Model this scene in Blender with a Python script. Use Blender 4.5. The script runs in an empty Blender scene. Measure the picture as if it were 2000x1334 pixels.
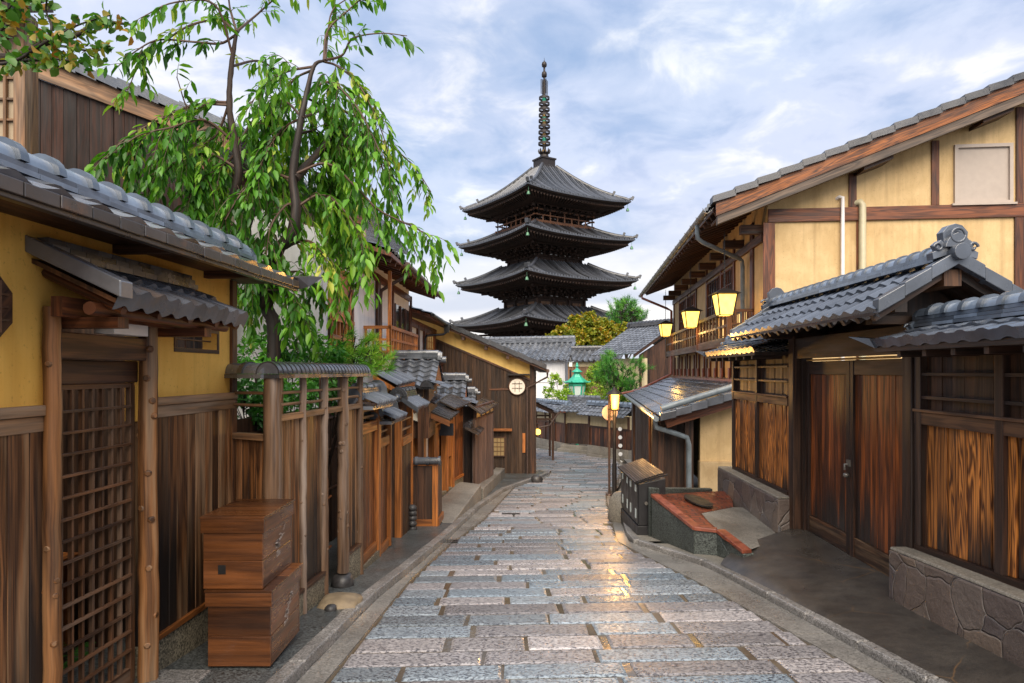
import bpy, math, random
from mathutils import Vector, Matrix
random.seed(7)
R = math.radians
# ------------------------------------------------------------------ camera, sky, sun, exposure
SC = bpy.context.scene
COL = SC.collection
FPX, CX, CY, CH = 1300.0, 1000.0, 725.0, 1.7        # focal length in px of a 2000 px wide picture, vanishing level, eye height
cam = bpy.data.cameras.new('camera'); camo = bpy.data.objects.new('camera', cam); COL.objects.link(camo)
cam.sensor_width = 36.0; cam.lens = 36.0 * FPX / 2000.0; cam.clip_start = 0.05; cam.clip_end = 4000
cam.shift_y = (725.0 - 667.0) / 2000.0
camo.location = (0, 0, CH); camo.rotation_euler = (R(90), 0, 0)
SC.camera = camo
SC.view_settings.view_transform = 'Standard'; SC.view_settings.look = 'None'
SC.view_settings.exposure = 0.84; SC.view_settings.gamma = 1.0
SC.render.engine = 'CYCLES'
try:
    SC.cycles.use_denoising = True; SC.cycles.denoiser = 'OPENIMAGEDENOISE'
    SC.cycles.max_bounces = 6; SC.cycles.sample_clamp_indirect = 6.0
except Exception: pass
SUN_EL, SUN_AZ = R(46), R(182)                       # behind the camera and a little to the left
W = bpy.data.worlds.new('World'); SC.world = W; W.use_nodes = True
wn, wl = W.node_tree.nodes, W.node_tree.links
wn.clear()
def wnode(t, **k):
    n = wn.new(t)
    for a, b in k.items(): setattr(n, a, b)
    return n
def wmath(op, a, b=None, clamp=False):
    n = wnode('ShaderNodeMath', operation=op, use_clamp=clamp)
    for i, x in enumerate((a, b)):
        if x is None: continue
        if isinstance(x, (int, float)): n.inputs[i].default_value = x
        else: wl.new(x, n.inputs[i])
    return n.outputs[0]
def wramp(f, stops, interp='EASE'):
    n = wnode('ShaderNodeValToRGB'); wl.new(f, n.inputs[0]); n.color_ramp.interpolation = interp
    e = n.color_ramp.elements
    while len(e) < len(stops): e.new(0.5)
    for x, (p, c) in zip(e, stops):
        x.position = p; x.color = (*c, 1) if len(c) == 3 else c
    return n.outputs[0]
def wmix(f, a, b):
    n = wnode('ShaderNodeMix', data_type='RGBA'); wl.new(f, n.inputs[0]); wl.new(a, n.inputs[6]); wl.new(b, n.inputs[7]); return n.outputs[2]
sky = wnode('ShaderNodeTexSky', sky_type='NISHITA', sun_disc=False, sun_elevation=SUN_EL, sun_rotation=SUN_AZ)
sky.air_density = 1.0; sky.dust_density = 1.0; sky.ozone_density = 1.0
tc = wnode('ShaderNodeTexCoord')
sep = wnode('ShaderNodeSeparateXYZ'); wl.new(tc.outputs['Generated'], sep.inputs[0])
zz = wmath('ADD', wmath('MAXIMUM', sep.outputs[2], 0.0), 0.22)
cmb = wnode('ShaderNodeCombineXYZ')
wl.new(wmath('DIVIDE', sep.outputs[0], zz), cmb.inputs[0]); wl.new(wmath('DIVIDE', sep.outputs[1], zz), cmb.inputs[1])
def wnoise(scale, detail, rough, dist=0.0, off=(0, 0, 0), sc=(1, 1, 1)):
    mp = wnode('ShaderNodeMapping'); wl.new(cmb.outputs[0], mp.inputs[0]); mp.inputs['Location'].default_value = off; mp.inputs['Scale'].default_value = sc
    n = wnode('ShaderNodeTexNoise'); wl.new(mp.outputs[0], n.inputs['Vector'])
    n.inputs['Scale'].default_value = scale; n.inputs['Detail'].default_value = detail; n.inputs['Roughness'].default_value = rough; n.inputs['Distortion'].default_value = dist
    return n.outputs['Fac']
n1 = wnoise(1.5, 5, 0.52, 0.35, (3.1, 1.7, 0)); n2 = wnoise(4.8, 6, 0.56, 0.35, (0.4, 6.2, 2.0)); n3 = wnoise(0.9, 2, 0.5, 0, (7, 2, 5))
cov = wmath('ADD', wmath('MULTIPLY', n1, 0.72), wmath('MULTIPLY', n2, 0.28))
cloudmask = wramp(cov, [(0.30, (0, 0, 0)), (0.56, (1, 1, 1))])
CS = 1.0
cloudcol = wramp(n2, [(0.30, (5.2, 6.1, 8.2)), (0.50, (6.6, 7.3, 9.0)), (0.70, (9.4, 9.5, 9.9))])
tintcol = wramp(n3, [(0.35, (0.93, 0.97, 1.0)), (0.65, (1.0, 0.99, 1.0))])
cm = wnode('ShaderNodeMix', data_type='RGBA', blend_type='MULTIPLY'); cm.inputs[0].default_value = 1; wl.new(cloudcol, cm.inputs[6]); wl.new(tintcol, cm.inputs[7])
gap = wnode('ShaderNodeMix', data_type='RGBA', blend_type='MIX'); gap.inputs[0].default_value = 0.72; wl.new(sky.outputs[0], gap.inputs[6]); gap.inputs[7].default_value = (3.7, 5.3, 8.2, 1)
c1 = wmix(cloudmask, gap.outputs[2], cm.outputs[2])
# pale bright band low over the horizon with thin grey stratus
hz = wramp(sep.outputs[2], [(0.0, (1, 1, 1)), (0.09, (0.9, 0.9, 0.9)), (0.26, (0, 0, 0))])
strat = wramp(wnoise(1.0, 3, 0.5, 0.2, (1, 0, 0), (0.25, 1.6, 1)), [(0.42, (6.8, 7.2, 8.2)), (0.55, (10.2, 9.9, 9.6))])
c2 = wmix(hz, c1, strat)
bg = wnode('ShaderNodeBackground'); wl.new(c2, bg.inputs[0]); bg.inputs[1].default_value = 0.063
wo = wnode('ShaderNodeOutputWorld'); wl.new(bg.outputs[0], wo.inputs[0])
sl = bpy.data.lights.new('sun', 'SUN'); sl.energy = 3.6; sl.angle = R(60); sl.color = (1.0, 0.88, 0.72)
so = bpy.data.objects.new('sun', sl); COL.objects.link(so)
sd = Vector((math.sin(SUN_AZ) * math.cos(SUN_EL), math.cos(SUN_AZ) * math.cos(SUN_EL), math.sin(SUN_EL)))
so.rotation_euler = sd.to_track_quat('Z', 'Y').to_euler(); so.location = (-6, -20, 18)

# ------------------------------------------------------------------ geometry helpers
V = lambda *a: Vector(a)
rnd = random.uniform
def gz(y):                                            # height of the road, it runs downhill away from the camera
    return -0.08 * y if y < 23 else (-1.84 - 0.05 * (y - 23) if y < 45 else -2.94)
def P(px, py, y): return V((px - CX) * y / FPX, y, CH - (py - CY) * y / FPX)
def GY(py, up=0.0): return (CH - up) / ((py - CY) / FPX - 0.08)
def G(px, py, up=0.0):
    y = GY(py, up); return V((px - CX) * y / FPX, y, gz(y) + up)
class Fr:                                             # a vertical plane: s along it, d out of it, z up
    def __init__(s, ax, ay, bx, by, side=1):
        s.a = V(ax, ay); s.u = (V(bx, by) - s.a); s.L = s.u.length; s.u.normalize(); s.n = V(s.u.y, -s.u.x) * side
    def w(s, a, d, z):
        p = s.a + s.u * a + s.n * d; return V(p.x, p.y, z)
    def sz(s, px, py, d=0.0):
        t = (px - CX) / FPX
        y = (s.a.dot(s.n) + d) / (t * s.n.x + s.n.y)
        return (V(t * y, y) - s.a).dot(s.u), CH - (py - CY) * y / FPX
    def s(s_, px, d=0.0): return s_.sz(px, 725, d)[0]
def fn(z): return z if callable(z) else (lambda s: z)
class MB:
    def __init__(s): s.v = []; s.f = []; s.uv = []; s.t = []; s.sm = []
    def poly(s, pts, uv=None, t=None, smooth=False):
        b = len(s.v); s.v += [tuple(p) for p in pts]; n = len(pts); s.f.append(tuple(range(b, b + n)))
        s.uv += uv if uv else [(0, 0)] * n; s.t.append(t if t else (rnd(0, 1), rnd(0, 1))); s.sm.append(smooth)
    def mesh(s, vs, fs, t=None, smooth=False, uvs=None, tf=None):
        b = len(s.v); s.v += [tuple(p) for p in vs]; t = t or (rnd(0, 1), rnd(0, 1))
        for k, f in enumerate(fs):
            s.f.append(tuple(b + i for i in f))
            s.uv += [uvs[i] for i in f] if uvs else [(vs[i][0], vs[i][1] + vs[i][2]) for i in f]
            s.t.append(tf[k] if tf else t); s.sm.append(smooth)
    def hexa(s, p, t=None, grain=None):
        p = [Vector(q) for q in p]; t = t or (rnd(0, 1), rnd(0, 1))
        e = [(p[1] - p[0]).length, (p[3] - p[0]).length, (p[4] - p[0]).length]
        if (p[1] - p[0]).cross(p[3] - p[0]).dot(p[4] - p[0]) < 0:
            p = [p[3], p[2], p[1], p[0], p[7], p[6], p[5], p[4]]
        g = grain if grain is not None else max(range(3), key=lambda i: e[i])
        ou, ov = rnd(0, 40), rnd(0, 40)
        for f, (i, j) in (((3, 2, 1, 0), (0, 1)), ((4, 5, 6, 7), (0, 1)), ((0, 1, 5, 4), (0, 2)), ((2, 3, 7, 6), (0, 2)), ((1, 2, 6, 5), (1, 2)), ((3, 0, 4, 7), (1, 2))):
            a, b, c, d = (p[k] for k in f)
            la, lb = (b - a).length, (d - a).length
            first_axis, second_axis = i, j
            if g == first_axis: uv = [(ou, ov), (ou, ov + la), (ou + lb, ov + la), (ou + lb, ov)]
            else: uv = [(ou, ov), (ou + la, ov), (ou + la, ov + lb), (ou, ov + lb)]
            s.poly((a, b, c, d), uv, t)
    def box(s, fr, s0, s1, d0, d1, z0, z1, t=None, grain=None):
        z0, z1 = fn(z0), fn(z1)
        c = [(s0, d0), (s1, d0), (s1, d1), (s0, d1)]
        s.hexa([fr.w(a, d, z0(a)) for a, d in c] + [fr.w(a, d, z1(a)) for a, d in c], t, grain)
    def bar(s, a, b, w, h, up=V(0, 0, 1), t=None):
        a, b = Vector(a), Vector(b); d = (b - a).normalized(); x = d.cross(up)
        if x.length < 1e-4: x = d.cross(V(0, 1, 0))
        x.normalize(); y = x.cross(d); x *= w / 2; y *= h / 2
        s.hexa([a - x - y, a + x - y, b + x - y, b - x - y, a - x + y, a + x + y, b + x + y, b - x + y], t, 1)
    def planks(s, fr, s0, s1, z0, z1, w, d0, d1, gap=0.004, jit=0.004, back=True):
        n = max(1, round((s1 - s0) / w)); e = [s0 + (s1 - s0) * i / n for i in range(n + 1)]
        for i in range(1, n): e[i] += rnd(-.14, .14) * w
        for i in range(n):
            s.box(fr, e[i] + gap / 2, e[i + 1] - gap / 2, d0, d1 + rnd(-jit, jit), z0, z1, grain=2)
            if back: s.box(fr, e[i], e[i + 1], d0 - .02, d0 - .001, z0, z1, (0, .5), grain=2)
    def tube(s, pts, r, n=8, t=None, cap=True, rough=0.0):
        pts = [Vector(p) for p in pts]; t = t or (rnd(0, 1), rnd(0, 1)); m = len(pts)
        rr = [r(i / (m - 1)) if callable(r) else (r[i] if isinstance(r, (list, tuple)) else r) for i in range(m)]
        vs, uvs, fs = [], [], []; prev = None; L = 0; ou, ov = rnd(0, 30), rnd(0, 30)
        for i, p in enumerate(pts):
            d = (pts[min(i + 1, m - 1)] - pts[max(i - 1, 0)]).normalized()
            if prev is None:
                x = d.orthogonal().normalized()
            else: x = (prev - d * prev.dot(d)).normalized()
            prev = x; y = d.cross(x)
            if i: L += (p - pts[i - 1]).length
            for k in range(n + 1):
                a = 2 * math.pi * k / n; q = rr[i] * (1 + (rnd(-rough, rough) if k < n else 0))
                vs.append(p + (x * math.cos(a) + y * math.sin(a)) * q); uvs.append((ou + k / n * 6.28 * rr[0], ov + L))
            vs[-1] = vs[-1 - n].copy()
        for i in range(m - 1):
            for k in range(n):
                a = i * (n + 1) + k; fs.append((a, a + 1, a + n + 2, a + n + 1))
        s.mesh(vs, fs, t, True, uvs)
        if cap:
            s.poly([vs[k] for k in range(n)][::-1], [(ou, ov)] * n, t); s.poly([vs[(m - 1) * (n + 1) + k] for k in range(n)], [(ou, ov)] * n, t)
    def lathe(s, c, prof, n=16, t=None, smooth=True):      # prof: (r, z) rising
        c = Vector(c); vs = []; fs = []
        for r_, z in prof:
            for k in range(n):
                a = 2 * math.pi * k / n; vs.append(c + V(r_ * math.cos(a), r_ * math.sin(a), z))
        for i in range(len(prof) - 1):
            for k in range(n):
                k2 = (k + 1) % n; fs.append((i * n + k, i * n + k2, (i + 1) * n + k2, (i + 1) * n + k))
        s.mesh(vs, fs, t, smooth)
        s.poly(vs[:n][::-1], t=t); s.poly(vs[-n:], t=t)
    def prism(s, pts, off, t=None):                       # polygon (world points) extruded by off
        pts = [Vector(p) for p in pts]; q = [p + off for p in pts]; t = t or (rnd(0, 1), rnd(0, 1)); n = len(pts)
        o = pts[0]; ax = (pts[1] - pts[0]).normalized(); ay = off.normalized().cross(ax)
        ou = rnd(0, 20); uv = [((p - o).dot(ax) + ou, (p - o).dot(ay)) for p in pts]
        s.poly(pts, uv, t); s.poly(q[::-1], uv[::-1], t)
        for i in range(n):
            j = (i + 1) % n; l = (pts[j] - pts[i]).length
            s.poly((pts[j], pts[i], q[i], q[j]), [(ou, 0), (ou, l), (ou + off.length, l), (ou + off.length, 0)], t)
    def grid(s, rows, t=None, smooth=True, uvscale=1.0):  # rows: list of equally long lists of points
        n = len(rows[0]); vs = [p for r_ in rows for p in r_]
        fs = [(i * n + k, i * n + k + 1, (i + 1) * n + k + 1, (i + 1) * n + k) for i in range(len(rows) - 1) for k in range(n - 1)]
        s.mesh(vs, fs, t, smooth, [(p[0] * uvscale, p[1] * uvscale) for p in vs])
    def build(s, name, mat, parent=None, org=None, bev=0.0):
        if parent is not None: o = ORG[parent]
        elif org is not None: o = Vector(org)
        else:
            lo = [min(p[i] for p in s.v) for i in range(3)]; hi = [max(p[i] for p in s.v) for i in range(3)]
            o = V((lo[0] + hi[0]) / 2, (lo[1] + hi[1]) / 2, lo[2])
        me = bpy.data.meshes.new(name)
        me.from_pydata([(p[0] - o.x, p[1] - o.y, p[2] - o.z) for p in s.v], [], s.f)
        uvl = me.uv_layers.new(name='UVMap'); flat = [c for p in s.uv for c in p]; uvl.data.foreach_set('uv', flat)
        ca = me.color_attributes.new('tint', 'FLOAT_COLOR', 'CORNER'); cc = []
        for f, t in zip(s.f, s.t): cc += [t[0], t[1], 0.0, 1.0] * len(f)
        ca.data.foreach_set('color', cc)
        me.polygons.foreach_set('use_smooth', s.sm); me.materials.append(mat); me.update()
        ob = bpy.data.objects.new(name, me); COL.objects.link(ob); ORG[ob] = o
        if parent is not None: ob.parent = parent
        else: ob.location = o
        if bev:
            # merge the corners of each box so the bevel finds its edges
            wd = ob.modifiers.new('weld', 'WELD'); wd.merge_threshold = 0.0002
            m = ob.modifiers.new('bevel', 'BEVEL'); m.width = bev; m.segments = 2; m.limit_method = 'ANGLE'; m.angle_limit = R(40)
        return ob
ORG = {}
def thing(name, label, cat, loc, group=None):
    o = bpy.data.objects.new(name, None); COL.objects.link(o); o.location = loc; o.empty_display_size = 0.2; ORG[o] = Vector(loc)
    return tag(o, label, cat, group)
def tag(o, label, cat, group=None):
    o['label'] = label; o['category'] = cat
    if group: o['group'] = group
    return o
def struct(o): o['kind'] = 'structure'; return o
def stuff(o, label, cat): o['kind'] = 'stuff'; o['label'] = label; o['category'] = cat; return o
def dup(root, loc, label=None, rotz=None, scale=None):
    c = root.copy(); COL.objects.link(c); c.location = loc; ORG[c] = Vector(loc)
    if label: c['label'] = label
    if rotz is not None: c.rotation_euler = (0, 0, rotz)
    if scale is not None: c.scale = (scale,) * 3
    for ch in root.children:
        d = ch.copy(); COL.objects.link(d); d.parent = c
        for g in ch.children:
            e = g.copy(); COL.objects.link(e); e.parent = d
    return c
# ------------------------------------------------------------------ tiled roofs
def prof(kind, x):
    x -= math.floor(x)
    if kind == 'san':                                     # one broad trough and one narrow roll per tile
        return 0.5 * (1 - math.cos(2 * math.pi * x)) * 0.55 + 0.45 * max(0.0, math.cos((x - 0.62) * 3.6)) ** 3 - 0.25
    if kind == 'rib': return math.sqrt(max(0.0, 1 - ((x - 0.5) / 0.24) ** 2))
    return 0.0
def tiles(mb, A, B, C, D, w=0.24, course=0.22, kind='san', amp=0.035, th=0.028, ns=8, sag=0.0, up=0.0, lip=0.05, uprow=None):
    A, B, C, D = map(Vector, (A, B, C, D)); N = (B - A).cross(D - A).normalized()
    if N.z < 0: N = -N
    nc = max(1, round((B - A).length / w)); nr = max(1, round(((D - A).length + (C - B).length) / 2 / course))
    def pt(u, v, h):
        p = A.lerp(B, u).lerp(D.lerp(C, u), v) + N * h
        p.z += -sag * 4 * v * (1 - v) + up * abs(2 * u - 1) ** 3 * (1 - v) ** 1.5
        return p
    us = [i / (nc * ns) for i in range(nc * ns + 1)]
    tt = None
    for r_ in range(nr):
        v0, v1 = r_ / nr, min(1.0, (r_ + 1.12) / nr)
        vs, fs, tf, uvs = [], [], [], []
        drop = lip if r_ == 0 else th
        jl = [rnd(-.004, .004) for _ in range(nc + 1)]
        for u in us:
            h = prof(kind, u * nc) * amp + jl[int(min(u * nc, nc - .01))]
            lo = pt(u, v0, h + th); vs += [lo - N * drop, lo.copy(), pt(u, v1, h)]; uvs += [(u * nc, r_), (u * nc, r_ + .1), (u * nc, r_ + 1)]
        n = len(us); tl = [(rnd(0, 1), rnd(0, 1)) for _ in range(nc)]
        for i in range(n - 1):
            a = i * 3; fs.append((a + 1, a + 4, a + 5, a + 2)); tf.append(tl[min(i // ns, nc - 1)])
        mb.mesh(vs, fs, None, True, uvs, tf)
        lipv = [vs[i * 3 + k].copy() for i in range(n) for k in (0, 1)]
        mb.mesh(lipv, [(i * 2, i * 2 + 2, i * 2 + 3, i * 2 + 1) for i in range(n - 1)], None, False, [(p.x, p.z) for p in lipv], [tl[min(i // ns, nc - 1)] for i in range(n - 1)])
def ridge(mb, a, b, r=0.075, layers=2, lw=0.2, lh=0.03, band=0.28, bh=0.022, half=True):
    a, b = Vector(a), Vector(b); d = (b - a).normalized(); x = V(d.y, -d.x, 0).normalized(); z = 0.0
    for k in range(layers):
        wv = lw * (1 - 0.1 * k); n = max(1, round((b - a).length / 0.27))
        for i in range(n):
            p, q = a.lerp(b, i / n), a.lerp(b, (i + 1) / n) - d * 0.003
            mb.hexa([p - x * wv / 2 + V(0, 0, z), p + x * wv / 2 + V(0, 0, z), q + x * wv / 2 + V(0, 0, z), q - x * wv / 2 + V(0, 0, z)] +
                    [p - x * wv / 2 + V(0, 0, z + lh - .004), p + x * wv / 2 + V(0, 0, z + lh - .004), q + x * wv / 2 + V(0, 0, z + lh - .004), q - x * wv / 2 + V(0, 0, z + lh - .004)])
        z += lh
    def arc(p, rr, n=10): return [p + x * rr * math.cos(math.pi * k / n) + V(0, 0, z + rr * math.sin(math.pi * k / n)) for k in range(n + 1)]
    n = max(1, round((b - a).length / band))
    for i in range(n):
        p, q = a.lerp(b, i / n), a.lerp(b, (i + 1) / n); e = d * 0.055
        t = (rnd(.7, 1), rnd(0, 1)); tb = (rnd(0, .12), .5)
        A1, A2 = arc(p, r), arc(q, r); vs = A1 + A2; m = len(A1)
        mb.mesh(vs, [(k, k + 1, m + k + 1, m + k) for k in range(m - 1)], t, True)
        B0, B1, B2, B3 = arc(p, r), arc(p, r + bh), arc(p + e, r + bh), arc(p + e, r)
        for X, Y in ((B0, B1), (B1, B2), (B2, B3)): mb.mesh(X + Y, [(k, k + 1, m + k + 1, m + k) for k in range(m - 1)], tb, X is B1)
    for p in (a, b): mb.poly(arc(p, r))
def oni(mb, c, d, s=0.2, th=0.06, disc=True, fancy=False):       # demon-tile plate at a ridge end: c base centre, d facing direction
    d = Vector(d).normalized(); x = V(-d.y, d.x, 0); c = Vector(c)
    if fancy:
        o = [(-.95, -.25), (-1.0, .05), (-.72, .2), (-.85, .42), (-.62, .62), (-.5, .5), (-.55, .95), (-.3, 1.25), (0, 1.33), (.3, 1.25), (.55, .95), (.5, .5), (.62, .62), (.85, .42), (.72, .2), (1.0, .05), (.95, -.25), (.5, -.1), (0, .05), (-.5, -.1)]
    else: o = [(-.8, 0), (-.72, .5), (-.5, .85), (-.2, 1.02), (.2, 1.02), (.5, .85), (.72, .5), (.8, 0)]
    mb.prism([c + x * p * s + V(0, 0, q * s) - d * th / 2 for p, q in o], d * th)
    o2 = [(p * .7, .12 + q * .72) for p, q in ([(-.8, .2), (-.66, .6), (-.4, .95), (0, 1.08), (.4, .95), (.66, .6), (.8, .2)])]
    mb.prism([c + x * p * s + V(0, 0, q * s) + d * th / 2 for p, q in o2], d * th * .45)
    if disc:
        q = c + V(0, 0, s * .02) + d * th * .6; mb.tube([q - d * .1, q + d * .09], s * .36, 18)
    if fancy:
        for sx in (-1, 1):
            sp = [c + d * (th * .55) + x * sx * s * (.75 + .22 * math.cos(a) * (1 - a / 9)) + V(0, 0, s * (.28 + .22 * math.sin(a) * (1 - a / 9))) for a in [i * .5 for i in range(14)]]
            mb.tube(sp, s * .07, 6)
        rp = [c + d * (th * .9) + x * s * .3 * math.cos(a) + V(0, 0, s * (.78 + .3 * math.sin(a))) for a in [i * math.pi / 10 for i in range(21)]]
        mb.tube(rp, s * .07, 6)
# ------------------------------------------------------------------ materials
class Mat:
    def __init__(s, name):
        s.m = bpy.data.materials.new(name); s.m.use_nodes = True; s.n = s.m.node_tree.nodes; s.l = s.m.node_tree.links
        s.b = s.n['Principled BSDF']; s.out = s.n['Material Output']
    def node(s, t, ins=None, **k):
        n = s.n.new(t)
        for a, b in k.items(): setattr(n, a, b)
        for a, b in (ins or {}).items(): s.put(n.inputs[a], b)
        return n
    def put(s, sock, x):
        if hasattr(x, 'is_output') or isinstance(x, bpy.types.NodeSocket): s.l.new(x, sock)
        else: sock.default_value = x
    def uv(s): return s.node('ShaderNodeUVMap', uv_map='UVMap').outputs[0]
    def obj(s): return s.node('ShaderNodeTexCoord').outputs['Object']
    def map(s, v, sc=(1, 1, 1), loc=(0, 0, 0)):
        return s.node('ShaderNodeMapping', {'Vector': v, 'Scale': sc, 'Location': loc}).outputs[0]
    def noise(s, v, scale=1, detail=3, rough=.5, dist=0, out='Fac'):
        return s.node('ShaderNodeTexNoise', {'Vector': v, 'Scale': scale, 'Detail': detail, 'Roughness': rough, 'Distortion': dist}).outputs[out]
    def vor(s, v, scale=1, feature='F1', out='Distance', rnd_=1.0):
        return s.node('ShaderNodeTexVoronoi', {'Vector': v, 'Scale': scale, 'Randomness': rnd_}, feature=feature).outputs[out]
    def math(s, op, a, b=0.0, c=None, clamp=False):
        n = s.node('ShaderNodeMath', operation=op, use_clamp=clamp); s.put(n.inputs[0], a); s.put(n.inputs[1], b)
        if c is not None: s.put(n.inputs[2], c)
        return n.outputs[0]
    def rng(s, x, a, b, c, d): return s.node('ShaderNodeMapRange', {0: x, 1: a, 2: b, 3: c, 4: d}).outputs[0]
    def mix(s, f, a, b, mode='MIX'):
        n = s.node('ShaderNodeMix', data_type='RGBA', blend_type=mode)
        for i, x in ((0, f), (6, a), (7, b)):
            s.put(n.inputs[i], (*x, 1) if isinstance(x, tuple) and len(x) == 3 else x)
        return n.outputs[2]
    def ramp(s, f, stops, interp='LINEAR'):
        n = s.node('ShaderNodeValToRGB', {0: f}); n.color_ramp.interpolation = interp; e = n.color_ramp.elements
        while len(e) < len(stops): e.new(.5)
        for x, (p, c) in zip(e, stops): x.position = p; x.color = (*c, 1) if isinstance(c, tuple) else (c, c, c, 1)
        return n.outputs[0]
    def tint(s):
        a = s.node('ShaderNodeVertexColor', layer_name='tint').outputs[0]
        n = s.node('ShaderNodeSeparateColor', {0: a}); return n.outputs[0], n.outputs[1]
    def bump(s, h, strength=.3, dist=.01):
        s.l.new(s.node('ShaderNodeBump', {'Height': h, 'Strength': strength, 'Distance': dist}).outputs[0], s.b.inputs['Normal'])
    def set(s, col=None, rough=None, metal=None, spec=None):
        for k, x in (('Base Color', col), ('Roughness', rough), ('Metallic', metal), ('Specular IOR Level', spec)):
            if x is not None: s.put(s.b.inputs[k], (*x, 1) if isinstance(x, tuple) and len(x) == 3 else x)
        return s.m
def scale(c, k): return tuple(min(1, x * k) for x in c)
def wood(name, c1, c2, rough=.5, rings=26, var=.5, weather=None, stain=None, bump=.25, fine=30, drt=.82, fibw=.45):
    c1 = (c1[0] * 1.35, c1[1] * 1.22, c1[2] * 1.05)
    m = Mat(name); uv = m.uv(); t1, t2 = m.tint()
    big = m.noise(m.map(uv, (10.5, .75, 1)), 1, 2, .5, .7)
    ring = m.math('MULTIPLY_ADD', m.math('SINE', m.math('MULTIPLY', big, rings)), .5, .5)
    fib = m.noise(m.map(uv, (fine * 3, 2.2, 1)), 1, 4, .65)
    g = m.math('ADD', m.math('MULTIPLY', ring, 1 - fibw), m.math('MULTIPLY', m.rng(fib, .34, .66, 0, 1), fibw)); g = m.rng(g, .08, .92, 0, 1)
    drn = m.noise(m.map(uv, (14, .35, 1), (9, 4, 0)), 1, 4, .62, .3)
    col = m.mix(g, c1, c2)
    col = m.mix(1.0, col, m.ramp(t1, [(0, 1 - var), (1, 1 + var * .55)]), 'MULTIPLY')
    col = m.mix(m.rng(drn, .44, .70, 0, drt), col, scale(c2, .32))
    if weather:                                            # silvery weathered streaks along the grain
        wf = m.rng(m.noise(m.map(uv, (9, .5, 1), (3, 1, 0)), 1, 4, .6), .46, .66, 0, .85)
        col = m.mix(m.math('MULTIPLY', wf, m.rng(t2, .2, .9, .15, .8)), col, weather)
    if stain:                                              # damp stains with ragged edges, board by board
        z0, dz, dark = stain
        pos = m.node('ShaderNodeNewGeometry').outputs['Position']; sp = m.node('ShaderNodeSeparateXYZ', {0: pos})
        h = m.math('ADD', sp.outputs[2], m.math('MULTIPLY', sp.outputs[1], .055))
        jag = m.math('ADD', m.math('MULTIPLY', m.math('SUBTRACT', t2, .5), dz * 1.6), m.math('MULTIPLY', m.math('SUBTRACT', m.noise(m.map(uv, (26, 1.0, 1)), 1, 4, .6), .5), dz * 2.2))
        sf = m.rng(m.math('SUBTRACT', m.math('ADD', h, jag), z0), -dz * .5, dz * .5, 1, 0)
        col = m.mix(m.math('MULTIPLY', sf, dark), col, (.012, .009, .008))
    m.bump(m.math('ADD', m.math('MULTIPLY', fib, .7), m.math('MULTIPLY', ring, .3)), bump, .004)
    rg = m.rng(m.noise(m.map(uv, (8, 1, 1)), 1, 3, .6), .3, .7, rough - .13, rough + .15)
    return m.set(col, rg, spec=.45)
def tile_mat(name, c, rough=.3, var=.45, moss=None):
    c = scale(c, .62)
    m = Mat(name); t1, t2 = m.tint(); o = m.obj()
    k = m.noise(o, 5, 4, .6); col = m.mix(m.rng(k, .3, .7, 0, 1), scale(c, .72), scale(c, 1.25))
    col = m.mix(1.0, col, m.ramp(t1, [(0, 1 - var), (1, 1 + var)]), 'MULTIPLY')
    if moss: col = m.mix(m.rng(m.noise(o, 2.2, 5, .7), .56, .72, 0, .75), col, moss)
    m.bump(m.noise(o, 60, 3, .6), .12, .004)
    return m.set(col, m.rng(m.noise(o, 3, 4, .6), .3, .7, rough - .09, rough + .14), spec=.95)
def plaster(name, c, c2=None, rough=.85, swirl=True):
    m = Mat(name); o = m.obj(); c2 = c2 or scale(c, .78)
    a = m.noise(o, 1.4, 5, .6, .4); b = m.noise(m.map(o, (1, 1, .35)), 7, 4, .6, 1.2)
    col = m.mix(m.rng(m.math('ADD', m.math('MULTIPLY', a, .65), m.math('MULTIPLY', b, .35)), .36, .64, 0, 1), c2, c)
    st = m.noise(m.map(o, (7, 7, .22)), 1, 4, .6); col = m.mix(m.rng(st, .5, .72, 0, .5), col, scale(c2, .72)); fl = m.noise(o, 42, 2, .6); col = m.mix(m.rng(fl, .62, .74, 0, .45), col, scale(c2, .5))
    h = m.math('ADD', m.noise(o, 24, 3, .6, 2.0 if swirl else 0), m.math('MULTIPLY', m.noise(o, 180, 2, .5), .5))
    m.bump(h, .22, .005); return m.set(col, rough, spec=.25)
def concrete(name, c, speck=.5, rough=.6, scale_=1.0, wet=None):
    m = Mat(name); o = m.obj()
    a = m.noise(o, 1.1 * scale_, 5, .65, .3); f = m.vor(o, 85 * scale_, out='Color')
    fs = m.node('ShaderNodeSeparateColor', {0: f}).outputs[0]
    col = m.mix(m.rng(a, .32, .68, 0, 1), scale(c, .62), scale(c, 1.2))
    col = m.mix(1.0, col, m.ramp(fs, [(0, 1 - speck), (1, 1 + speck)]), 'MULTIPLY')
    rg = rough
    if wet is not None:
        wf = m.noise(o, .8, 4, .6); rg = m.rng(wf, .4, .6, wet, rough)
    m.bump(m.math('ADD', fs, m.noise(o, 30, 3)), .25, .004); return m.set(col, rg, spec=.5)
def plain(name, c, rough=.5, metal=0.0, var=.25, bump=.1):
    m = Mat(name); o = m.obj(); t1, t2 = m.tint()
    k = m.noise(o, 9, 4, .6); col = m.mix(m.rng(k, .3, .7, 0, 1), scale(c, 1 - var), scale(c, 1 + var))
    m.bump(m.noise(o, 70, 3), bump, .003); return m.set(col, m.rng(m.noise(o, 6, 3), .3, .7, rough - .08, rough + .1), metal)
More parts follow.
